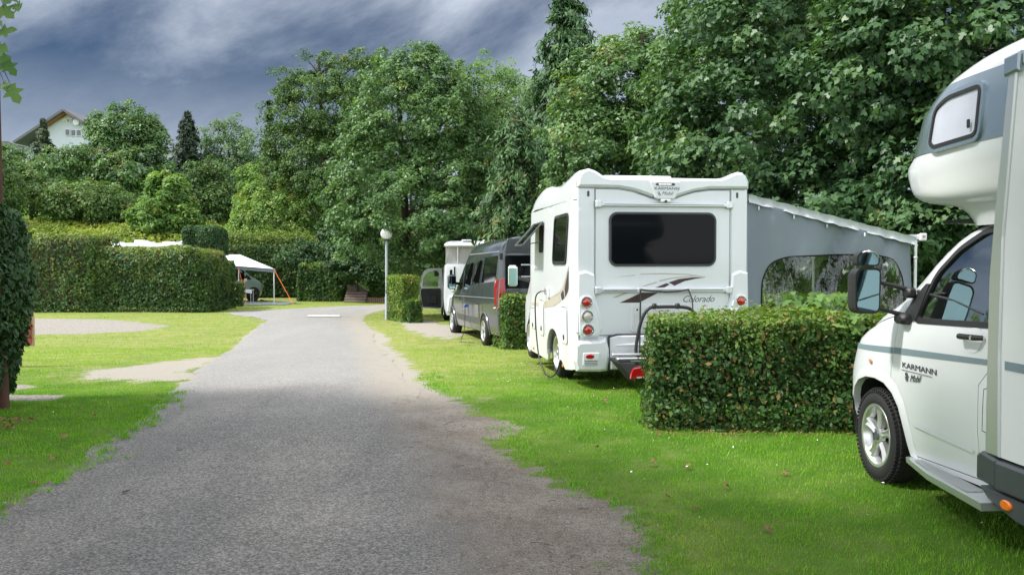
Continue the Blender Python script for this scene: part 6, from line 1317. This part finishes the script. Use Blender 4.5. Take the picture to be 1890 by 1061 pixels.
# ------------------------------------------------------------------ grey-green van with awning, far left
def far_van():
    Y = 45.2; z0 = G(-13, Y); hd = -math.radians(40)      # heading to the right of the picture
    xw = X_(468, Y); root = empty('camper_van', (xw - 1.37, Y - .15, z0), hd, 'grey-green van with black wheel parked under the white awning far left', 'van')
    P = M_['sage paint']      # local +y is towards picture right; wheel at y=1.0
    H_ = Hull([(.25, .90), (.5, .94), (1.0, .95), (1.4, .91), (1.8, .86), (1.95, .78), (1.99, .6)], [(.25, 1.72), (.5, 1.85), (.8, 1.82), (1.0, 1.65), (1.12, 1.42), (1.3, 1.1), (1.5, .85), (1.8, .45), (1.95, .2), (1.99, 0)], [(.2, .9), (2, .7)], 2.8)
    m = MB(); loft(m, [H_.ring(z, -3.1, rc=.08) for z in (.25, .35, .5, .7, .9, 1.0, 1.12, 1.2, 1.3, 1.5, 1.7, 1.85, 1.95, 1.99)]); m.build('body', P, root)
    fs = lambda e, sg: (lambda y, z, d: (sg * (H_.hx(y, z) + e + d), y, z))
    for sg in (-1, 1):
        m = MB(); m.patch(rpoly([(-.20, 1.12), (.92, 1.10), (.60, 1.45), (.20, 1.75), (-.15, 1.78)], .06), fs(.006, sg), step=.2, thick=.01); m.build('door_window', M_['dark glass'], root)
        m = MB(); m.patch(rrect(-1.7, .35, -.35, 1.85, .05), fs(.006, sg), step=.3, thick=.01); m.build('open_doorway', M_['dark gap'], root)
        for cy in (1.0, -2.0):
            m = MB(); m.patch(ell(cy, .33, .40, -10, 190, 18), fs(.004, sg), step=.2); m.build('wheel_well', M_['dark gap'], root); w_ = wheel(root, sg * .86, cy, .34, .34, .22, sg)
            for ch in w_.children:
                if ch.name.startswith('rim'): ch.data.materials[0] = M_['black plastic']
        m = MB(); m.box((sg * 1.04, .55, 1.22), (.14, .10, .24), bevel=.04); m.build('wing_mirror', M_['black plastic'], root)
    m = MB(); m.grid(lambda u, z: H_.front(u * H_.par(z)[0], z, .008), list(np.linspace(-.92, .92, 15)), [1.16, 1.25, 1.35, 1.5, 1.65, 1.8]); m.build('windscreen', M_['dark glass'], root)
    m = MB(); m.box((0, -.5, .3), (1.5, 3.6, .15)); m.build('chassis', M_['dark gap'], root)
    wg = empty('levelling_wedge', (xw + .55, Y - .05, z0), 0, 'grey levelling wedge in front of the black van wheel', 'wedge'); m = MB(); m.add([(-.2, -.1, 0), (.25, -.1, 0), (-.2, -.1, .12), (-.2, .15, 0), (.25, .15, 0), (-.2, .15, .12)], [(0, 1, 2), (3, 5, 4), (0, 3, 4, 1), (1, 4, 5, 2), (0, 2, 5, 3)]); m.build('ramp', M_['skirt grey'], wg)
    # awning
    A = at(364, 469, 45.1); B = at(443, 470, 45.3); C = at(508, 497, 42.4); D = at(372, 487, 42.4)
    ar = empty('awning', (B[0] - 1.4, 43.6, z0), 0, 'white awning roof on thin poles spread over the grey-green van', 'awning'); o_ = np.array(ar.location)
    bil = lambda u, v: (1 - u) * (1 - v) * A + u * (1 - v) * B + u * v * C + (1 - u) * v * D - np.array([0, 0, .07 * math.sin(u * math.pi) * math.sin(v * math.pi)]) - o_
    m = MB(); m.grid(lambda u, v: tuple(bil(u, v)), list(np.linspace(0, 1, 12)), list(np.linspace(0, 1, 10))); m.grid(lambda u, v: tuple(bil(u, v) - np.array([0, 0, .012])), list(np.linspace(0, 1, 12)), list(np.linspace(0, 1, 10)), flip=True); m.build('canopy', M_['white cloth'], ar)
    m = MB(); q = [bil(0, 1), bil(1, 1)]; m.add([tuple(q[0]), tuple(q[1]), tuple(q[1] - [0, .01, .14]), tuple(q[0] - [0, .01, .14])], [(0, 1, 2, 3)]); m.tube([tuple(q[0]), tuple(q[1])], .03, 6); m.build('valance', M_['awning cloth'], ar)
    for p in (bil(.98, 1), bil(.50, 1)): m = MB(); m.tube([(p[0], p[1] + .02, p[2] - .02), (p[0], p[1] + .02, 0)], .025, 6); m.build('pole', M_['white frame'], ar)
    for (a, b) in ((bil(.98, 1), at(542, 562, 41.2) - o_), (bil(.50, 1), at(456, 567, 41.2) - o_)):
        b = (b[0], b[1], G(0, 41) - z0 + .02); m = MB(); m.tube([tuple(a), b], .011, 5); m.build('guy_strap', M_['orange strap'], ar)
    tb = empty('camping_table', (X_(458, 42.8), 42.8, G(0, 42.8)), 0, 'small white folding table under the awning in front of the black wheel', 'table'); m = MB(); m.box((0, 0, .66), (.42, .5, .03), bevel=.01); m.grid(lambda u, v: (u, -.26, .66 - v * (.10 + .14 * (u + .2))), [-.21, -.1, 0, .1, .24], [0, 1]); m.build('tabletop', M_['white cloth'], tb)
    for x in (-.17, .17):
        for y in (-.2, .2): m = MB(); m.tube([(x, y, 0), (x, y, .66)], .014, 5); m.build('leg', M_['aluminium trim'], tb)
    br = empty('leaning_board', (X_(449, 41.3), 41.3, G(0, 41.3)), 0, 'thin pale board standing upright beside the small browned hedge', 'board'); m = MB(); m.tube([(-.10, 0, 0), (.06, 0, 1.12)], .035, 4); m.box((.10, 0, 1.14), (.12, .05, .14), bevel=.01); m.build('plank', M_['cream board'], br)
    gm = empty('groundsheet', (X_(480, 42.9), 42.9, G(0, 42.9)), 0, 'flat grey groundsheet spread on the grass under the white awning', 'groundsheet'); m = MB(); m.box((-.3, 0, .02), (3.4, 2.4, .02)); m.build('mat', M_['mat grey'], gm)
far_van()
# ------------------------------------------------------------------ white roofs over the long hedge
def caravan():
    Y = 44.5; z0 = G(-18, Y); x0 = X_(268, Y); root = empty('caravan', (x0, Y, z0), 0, 'white caravan roof with hatches just showing above the long clipped hedge', 'caravan'); P = M_['white paint']
    zt = Z_(449, Y) - z0; L = 2.15
    m = MB(); loft(m, [[(x, y, z) for x, y in rrect(-L * a, -1.0 * b, L * a, 1.0 * b, .25)] for z, a, b in ((.4, .98, .98), (zt - .45, 1, 1), (zt - .12, 1, 1), (zt - .03, .99, .96), (zt, .96, .85))]); m.build('body', P, root)
    for x, w_, h_ in ((-1.3, .7, .06), (-.05, .45, .16), (.30, .4, .08), (1.35, .6, .07)): m = MB(); m.box((x, -.3, zt + h_ * .4), (w_, .6, h_), bevel=.03); m.build('roof_hatch', M_['white plastic'], root)
    m = MB(); m.add([(1.75, -.8, zt), (2.15, -.8, zt), (2.15, -.8, zt + .14), (1.75, .6, zt), (2.15, .6, zt), (2.15, .6, zt + .14)], [(0, 1, 2), (3, 5, 4), (0, 2, 5, 3), (1, 4, 5, 2), (0, 3, 4, 1)]); m.build('roof_fairing', M_['white plastic'], root)
    m = MB(); m.patch(rrect(-1.2, .9, 0, 1.5, .08), lambda u, v, d: (u, -1.004 + d, v), step=.4); m.build('side_window', M_['dark glass'], root)
    for x in (-.3, .5): wheel(root, x, -.82, .33, .33, .2, -1, style='steel').rotation_euler = (0, 0, math.pi / 2)
caravan()
# ------------------------------------------------------------------ houses on the hill
def house_white():
    Y = 112; k = Y / F; px = lambda p: (p - CX) * k; pz = lambda p: EYE + (HZ - p) * k
    xc = px(130); z0 = pz(292); root = empty('house', (xc, Y, z0), 0, 'white gabled house with satellite dish on top of the hill', 'house'); X = lambda p: px(p) - xc; Z = lambda p: pz(p) - z0
    ap = (X(130), Z(210)); el = (X(86), Z(243)); er = (X(164), Z(232)); D = 9.0
    m = MB(); m.prism([(X(92), 0), (X(158), 0), (X(158), Z(230)), ap, (X(92), Z(237))], lambda u, v, d: (u, D - d, v), D); m.build('wall', M_['house wall'], root)
    m = MB(); m.prism([(X(114), Z(226)), (X(146), Z(226)), (X(130.5), Z(213))], lambda u, v, d: (u, -d, v), .10); m.build('gable_wall', M_['house cream'], root)
    m = MB(); m.prism([(X(50), 0), (X(91.5), 0), (X(91.5), Z(240)), (X(50), Z(266))], lambda u, v, d: (u, D - d, v), D - 1.2); m.build('side_wing', M_['house wall'], root)
    for a, b, nm in ((ap, (X(40), Z(268)), 0), (ap, er, 1)):
        dx, dz = b[0] - a[0], b[1] - a[1]; l_ = math.hypot(dx, dz); nx_, nz_ = -dz / l_, dx / l_
        if nz_ < 0: nx_, nz_ = -nx_, -nz_
        m = MB(); m.prism(ccw([a, b, (b[0] + nx_ * .28, b[1] + nz_ * .28), (a[0] + nx_ * .28, a[1] + nz_ * .28)]), lambda u, v, d: (u, D + .4 - d, v), D + 1.7); rf = m.build('roof', M_['roof tile'], root)
        m = MB(); m.prism(ccw([(a[0], a[1] - .02), (a[0] + (b[0]-a[0]) * .45, a[1] + (b[1]-a[1]) * .45), (a[0] + (b[0]-a[0]) * .45 - nx_ * .16, a[1] + (b[1]-a[1]) * .45 - nz_ * .16), (a[0] - nx_ * .16, a[1] - nz_ * .16)]), lambda u, v, d: (u, -.1 - d, v), .75); m.build('eaves', M_['soffit wood'], rf)
    def win(a, b, c, d_):
        m = MB(); m.prism([(X(a), Z(d_)), (X(b), Z(d_)), (X(b), Z(c)), (X(a), Z(c))], lambda u, v, d: (u, -.10 - d, v), .06); w_ = m.build('window', M_['white frame'], root)
        m = MB(); g = .9; m.prism([(X(a + g), Z(d_ - g)), (X(b - g), Z(d_ - g)), (X(b - g), Z(c + g)), (X(a + g), Z(c + g))], lambda u, v, d: (u, -.16 - d, v), .02); m.build('pane', M_['window glass'], w_)
    win(128, 134, 221, 228); win(136, 142, 221, 228); win(125, 134, 240, 252); win(135.5, 145, 241, 253); win(146, 155, 241, 253)
    m = MB(); m.lathe([(.0, 0), (.22, -.02), (.36, -.08), (.37, -.09)], (X(149), -.6, Z(228.5)), 'y', 20); m.tube([(X(149), -.6, Z(228)), (X(150), 0, Z(236))], .04, 5); m.build('satellite_dish', M_['white frame'], root)
    m = MB(); m.box((X(112), 3, Z(220)), (.8, .8, 1.6)); m.build('chimney', M_['old brick'], root)
house_white()
def flat_house(p0, p1, pt, pb, Y, label, wins, roofm='roof tile', rh=6):
    k = Y / F; xc = (p0 + p1) / 2; x0 = (xc - CX) * k; z0 = EYE + (HZ - pb) * k; w_ = (p1 - p0) * k; h_ = (pb - pt) * k; root = empty('house', (x0, Y, z0), 0, label, 'house')
    m = MB(); m.box((0, 3, h_ / 2 - 1), (w_, 6, h_ + 2)); m.build('wall', M_['house wall'], root)
    m = MB(); m.prism([(-w_ / 2 - .4, h_), (w_ / 2 + .4, h_), (w_ / 2 - .2, h_ + rh * k), (-w_ / 2 + .2, h_ + rh * k)], lambda u, v, d: (u, 6.5 - d, v), 7.1); m.build('roof', M_[roofm], root)
    for a, b, c_, d_ in wins:
        X = lambda p: (p - xc) * k; Z = lambda p: EYE + (HZ - p) * k - z0
        m = MB(); m.prism([(X(a), Z(d_)), (X(b), Z(d_)), (X(b), Z(c_)), (X(a), Z(c_))], lambda u, v, d: (u, -d, v), .06); wo_ = m.build('window', M_['white frame'], root)
        m = MB(); m.prism([(X(a + .8), Z(d_ - .8)), (X(b - .8), Z(d_ - .8)), (X(b - .8), Z(c_ + .8)), (X(a + .8), Z(c_ + .8))], lambda u, v, d: (u, -.06 - d, v), .02); m.build('pane', M_['window glass'], wo_)
flat_house(296, 345, 282, 330, 105, 'low pale house behind the pointed dark spruce on the hill', [(302, 309, 290, 300), (314, 321, 290, 300)], rh=3)
flat_house(425, 482, 301, 385, 100, 'pale blue-grey house glimpsed through the airy birch', [(448, 458, 318, 334), (434, 442, 318, 332), (466, 475, 318, 332), (448, 458, 345, 360)], rh=9)
flat_house(2, 26, 268, 300, 125, 'dark-roofed house peeping over trees at the left behind the tall trunk', [(14, 20, 273, 281)], rh=5)
# ------------------------------------------------------------------ lamp, steps, signs
def lamp():
    x, y = gp(714, 590); z = G(x, y); root = empty('street_lamp', (x, y, z), 0, 'slim grey lamp post with a white globe beside the road bend', 'street lamp')
    h = Z_(444, y) - z
    m = MB(); m.tube([(0, 0, -.05), (0, 0, h * .28)], .062, 14); m.tube([(.0, 0, h * .28), (0, 0, h + .02)], [.048, .044], 14); m.tube([(0, 0, h * .27), (0, 0, h * .29)], .066, 14); m.build('post', M_['painted post'], root)
    m = MB(); m.lathe([(.0, h - .02), (.09, h - .02), (.10, h + .03), (.085, h + .05)], seg=18); m.build('collar', M_['skirt grey'], root)
    r = .195; m = MB(); m.lathe([(max(.001, r * math.sin(a)), h + .03 + r - r * math.cos(a)) for a in np.linspace(.35, math.pi, 20)], seg=32); m.build('globe', M_['globe'], root)
lamp()
def stone_steps():
    Y = 45.0; root = empty('stone_steps', (X_(660, Y), Y, G(0, Y)), 0, 'weathered stone steps with sloping cheek wall where the road bends', 'stone steps'); z0 = G(0, Y); xc = X_(660, Y); k = Y / F
    X = lambda p: (p - CX) * k - xc; Z = lambda p: EYE + (HZ - p) * k - z0; random.seed(5)
    m = MB(); m.prism(ccw([(X(637), -.1), (X(681), -.1), (X(680), Z(541)), (X(644), Z(518)), (X(640), Z(526))]), lambda u, v, d: (u, .9 - d, v), .8); m.build('wall_core', M_['mortar'], root)
    # courses of stones
    meshes = []
    for i in range(4):
        b = MB(); b.box((0, 0, 0), (1, 1, 1), bevel=.12); o = b.build('stone', M_['field stone'], root); meshes.append(o.data); bpy.data.objects.remove(o)
    zz_ = 0.04
    while zz_ < Z(516):
        ch = random.uniform(.10, .14); lx_ = X(638) + .02 + random.uniform(0, .1)
        while True:
            xr = X(681) if zz_ + ch < Z(541) else X(681) - (zz_ + ch - Z(541)) / (Z(518) - Z(541)) * (X(681) - X(644))
            w_ = random.uniform(.16, .34)
            if lx_ + w_ > xr: break
            o = bpy.data.objects.new('stone', random.choice(meshes)); link(o, root); o.location = (lx_ + w_ / 2, .10 + random.uniform(-.02, .02), zz_ + ch / 2); o.scale = (w_ - .018, .12, ch - .016); lx_ += w_
        zz_ += ch
    for i in range(4):   # treads at the foot
        m = MB(); m.box((X(660), -.15 - .22 * (3 - i), .07 + .125 * i), (X(680) - X(641), .26, .11), bevel=.02); m.build('step', M_['field stone'], root)
    er = empty('brick_edging', (X_(696, 44.6), 44.6, G(0, 44.6)), 0, 'low row of upright bricks edging the bed under the cube-shaped hedge', 'edging'); x1 = X_(676, 44.6) - X_(696, 44.6); b = MB(); b.box((0, 0, .11), (.085, .2, .26), bevel=.012); pb = b.build('brick', M_['clinker'], er); x = x1; pb.location = (x, 0, 0)
    while x < X_(760, 44.6) - X_(696, 44.6):
        x += .10; o = bpy.data.objects.new('brick', pb.data); link(o, er); o.location = (x, random.uniform(-.01, .01), random.uniform(-.01, .01))
    m = MB(); m.box((.75, .35, .08), (2.2, .5, .2)); m.build('planting_bed', M_['mortar'], er)
    # brick garden wall glimpsed over the hedge
    Yb = 51.5; wr = empty('brick_wall', (X_(600, Yb), Yb, G(0, Yb)), 0, 'piece of reddish brick wall glimpsed above the clipped hedge', 'wall'); kb = Yb / F
    m = MB(); m.box((0, .2, 1.2), (1.9, .2, 2.4)); m.build('core', M_['mortar'], wr); b = MB(); b.box((0, 0, 0), (.25, .06, .09), bevel=.008); pb = b.build('brick', M_['old brick'], wr); pb.location = (-.8, .09, 1.35); zt = Z_(460, Yb) - G(0, Yb)
    r_ = 0; z = 1.35
    while z < min(zt, 2.4):
        x = -.85 + (.13 if r_ % 2 else 0)
        while x < .85:
            o = bpy.data.objects.new('brick', pb.data); link(o, wr); o.location = (x, .09 + random.uniform(-.006, .006), z); x += .265
        z += .105; r_ += 1
stone_steps()
def red_box():
    Y = 14.2; x = X_(45, Y); root = empty('hydrant_sign', (x, Y, G(x, Y)), .12, 'red box with cream edge half hidden behind the near dark hedge', 'sign'); z = Z_(612, Y) - G(x, Y); zb = Z_(636, Y) - G(x, Y)
    m = MB(); m.box((-.18, 0, z + .02), (.50, .14, .44), bevel=.01); m.build('box', M_['red enamel'], root); m = MB(); m.box((-.16, .09, z), (.53, .02, .47), bevel=.004); m.build('back_board', M_['cream board'], root); m = MB(); m.box((-.18, .14, (zb) * .5), (.08, .08, zb + .3)); m.build('post', M_['cream board'], root)
red_box()
# road marking
m = MB(); q = chain([(565, 587), (628, 587), (627, 583), (570, 583)]); zz_ = [road_z(*p) + .012 for p in q]; m.add([(p[0], p[1], z) for p, z in zip(q, zz_)], [(0, 1, 2, 3)]); tag(m.build('road_marking', M_['white paint mark']), kind='structure')
# small things on the ground
def flat_bits(name, n, region, size, mat, label, cat, seed, test=None, zoff=.02, tm='oval', kind='stuff'):
    rng = np.random.default_rng(seed); X = rng.uniform(region[0], region[1], n * 3); Y = rng.uniform(region[2], region[3], n * 3)
    if test is not None: k_ = test(X, Y); X, Y = X[k_][:n], Y[k_][:n]
    P = np.stack([X, Y, gz(X, Y) + zoff], -1); N = np.array([0, 0, 1.]) + rng.normal(0, .35, P.shape); V, Fa, k_ = leaf_arrays(P, N, rng.uniform(size[0], size[1], len(X)), tm, rng, (0, 0, 0))
    o = big_mesh(name, V, Fa, M_[mat], None); tag(o, label, cat, kind=kind); return o
def stones(name, n, region, size, mat, label, cat, seed, test, zoff):
    rng = np.random.default_rng(seed); X = rng.uniform(region[0], region[1], n * 4); Y = rng.uniform(region[2], region[3], n * 4); k_ = test(X, Y, rng); X, Y = X[k_][:n], Y[k_][:n]; n = len(X)
    S = rng.uniform(size[0], size[1], n) * rng.choice([.6, .8, 1, 1.6], n); oc = np.array([(1, 0, 0), (-.9, .2, 0), (0, 1, .1), (.1, -.9, 0), (0, 0, .7), (0, 0, -.5)]); R_ = oc[None] * S[:, None, None] * rng.uniform(.6, 1.3, (n, 1, 3)); a = rng.uniform(0, 6.28, n)
    x = R_[..., 0] * np.cos(a)[:, None] - R_[..., 1] * np.sin(a)[:, None]; y = R_[..., 0] * np.sin(a)[:, None] + R_[..., 1] * np.cos(a)[:, None]
    Z = gz(X, Y) + zoff(X, Y); V = np.stack([X[:, None] + x, Y[:, None] + y, Z[:, None] + R_[..., 2]], -1).reshape(-1, 3); ft = np.array([(0, 2, 4), (2, 1, 4), (1, 3, 4), (3, 0, 4), (2, 0, 5), (1, 2, 5), (3, 1, 5), (0, 3, 5)])
    Fa = (ft[None] + (np.arange(n) * 6)[:, None, None]).reshape(-1, 3); tag(big_mesh(name, V, Fa, M_[mat]), label, cat, kind='stuff')
on_road = lambda X, Y: road_sd(X, Y) < 0
zo = lambda X, Y: np.where(road_sd(X, Y) < .05, .024, .004)
vt = lambda X, Y, r: (sdist_np(X, Y, DIRT) < .15) & (r.random(len(X)) < np.clip(1.15 - np.abs(road_sd(X, Y) - .1) * 1.1, 0, 1)) & (np.abs(X) < Y * .6 + .5)
stones('pebbles', 3600, (-3, 2.2, 3.4, 10.5), (.0025, .0055), 'pebble', 'pale pebbles and grit scattered along the dirt verge of the road', 'pebbles', 201, vt, zo)
stones('grit', 2600, (-3, 2.0, 3.4, 10.5), (.002, .0055), 'clinker', 'brown grit lying on the dirt verge', 'grit', 202, vt, zo)
le = lambda X, Y, r: (np.abs(road_sd(X, Y)) < .14) & (X < -2.5) & (np.abs(X) < Y * .6 + .5)
stones('edge_gravel', 900, (-6.5, -2.5, 4.5, 18), (.003, .009), 'pebble', 'small pale stones along the left edge of the road', 'gravel', 203, le, zo)
lawn = lambda X, Y: (road_sd(X, Y) > .3) & (masks(X, Y)[0] < .3) & (np.abs(X) < Y * .56)
flat_bits('clover_flowers', 130, (-7, 6, 5, 15), (.012, .024), 'petal', 'tiny white clover flowers dotted over the lawn', 'flowers', 204, lawn, zoff=.035)
# fallen leaves, each its own thing
rng = np.random.default_rng(205); k0 = None
spots = [(118, 812), (97, 853), (173, 772), (330, 835), (14, 862), (64, 898), (233, 915), (1203, 860), (1143, 781), (1118, 745), (1102, 831), (1283, 945), (1269, 866), (1162, 770), (1340, 905), (1232, 925), (1418, 985), (1450, 880)]
desc = ['large brown leaf in the left grass', 'brown leaf near the left road edge', 'small brown leaf high in the left grass', 'leaf lying alone on the left of the asphalt', 'yellow-brown leaf at the left border grass', 'curled leaf in the lower left grass', 'pale leaf on the near asphalt', 'brown leaf where grass meets the bare verge', 'leaf under the motorhome rear lamp', 'leaf between the rear wheel and the dark hedge', 'pale curl of leaf on the sunny grass', 'orange leaf in the lower right lawn', 'little leaf below the dark hedge corner', 'dark leaf near the bicycle rack', 'leaf in the middle of the right lawn', 'brown leaf beside the broken verge', 'leaf in the shady bottom right lawn', 'leaf below the middle of the dark hedge']
for i, ((px, py), ds) in enumerate(zip(spots, desc)):
    x, y = gp(px, py); onr = float(road_sd(np.array([x]), np.array([y]))[0]) < 0; z = G(x, y) + (.034 if onr else .035); s_ = float(rng.uniform(.025, .045)); a = float(rng.uniform(0, 6.28)); m = MB()
    pts = [(0, -1), (.35, -.5), (.75, -.55), (.45, 0), (.6, .45), (.2, .4), (0, 1), (-.2, .4), (-.6, .45), (-.4, 0), (-.75, -.5), (-.3, -.45)]; m.add([(u * s_, v * s_, .012 * math.sin(u * 3 + i) + .01 * v * v) for u, v in pts] + [(0, 0, .004)], [(j, (j + 1) % 12, 12) for j in range(12)])
    o = m.build('fallen_leaf', M_['dead leaf']); o.location = (x, y, z); o.rotation_euler = (.15, .1, a); tag(o, 'fallen ' + ds, 'fallen leaf', 'fallen leaves on the ground')
tw = MB(); rng = np.random.default_rng(206)
for i in range(24):
    x = float(rng.uniform(-1.2, 1.1)); y = float(rng.uniform(3.8, 9)); x = x - (y - 4) * .18
    if float(sdist_np(np.array([x]), np.array([y]), DIRT)[0]) > 0: continue
    onr = float(road_sd(np.array([x]), np.array([y]))[0]) < .05; z = (.032 if onr else .010); a = rng.uniform(0, 3.14); l_ = rng.uniform(.02, .07); tw.tube([(x - l_ * math.cos(a), y - l_ * math.sin(a), z), (x, y + .008, z + .005), (x + l_ * math.cos(a), y + l_ * math.sin(a), z)], .0016, 4)
tag(tw.build('twigs', M_['twig']), 'thin dry twigs scattered over the dirt verge', 'twigs', kind='stuff')
# litter of brown leaves under the near hedge
flat_bits('leaf_litter', 420, (1.3, 3.5, 8.3, 9.0), (.015, .035), 'dead leaf', 'brown leaf litter on bare soil along the foot of the dark hedge', 'leaf litter', 207, zoff=.012)
flat_bits('leaf_litter', 300, (-6.2, -4.7, 8.2, 9.2), (.02, .05), 'dead leaf', 'brown litter in the shade at the foot of the near dark hedge', 'leaf litter', 208, zoff=.02)
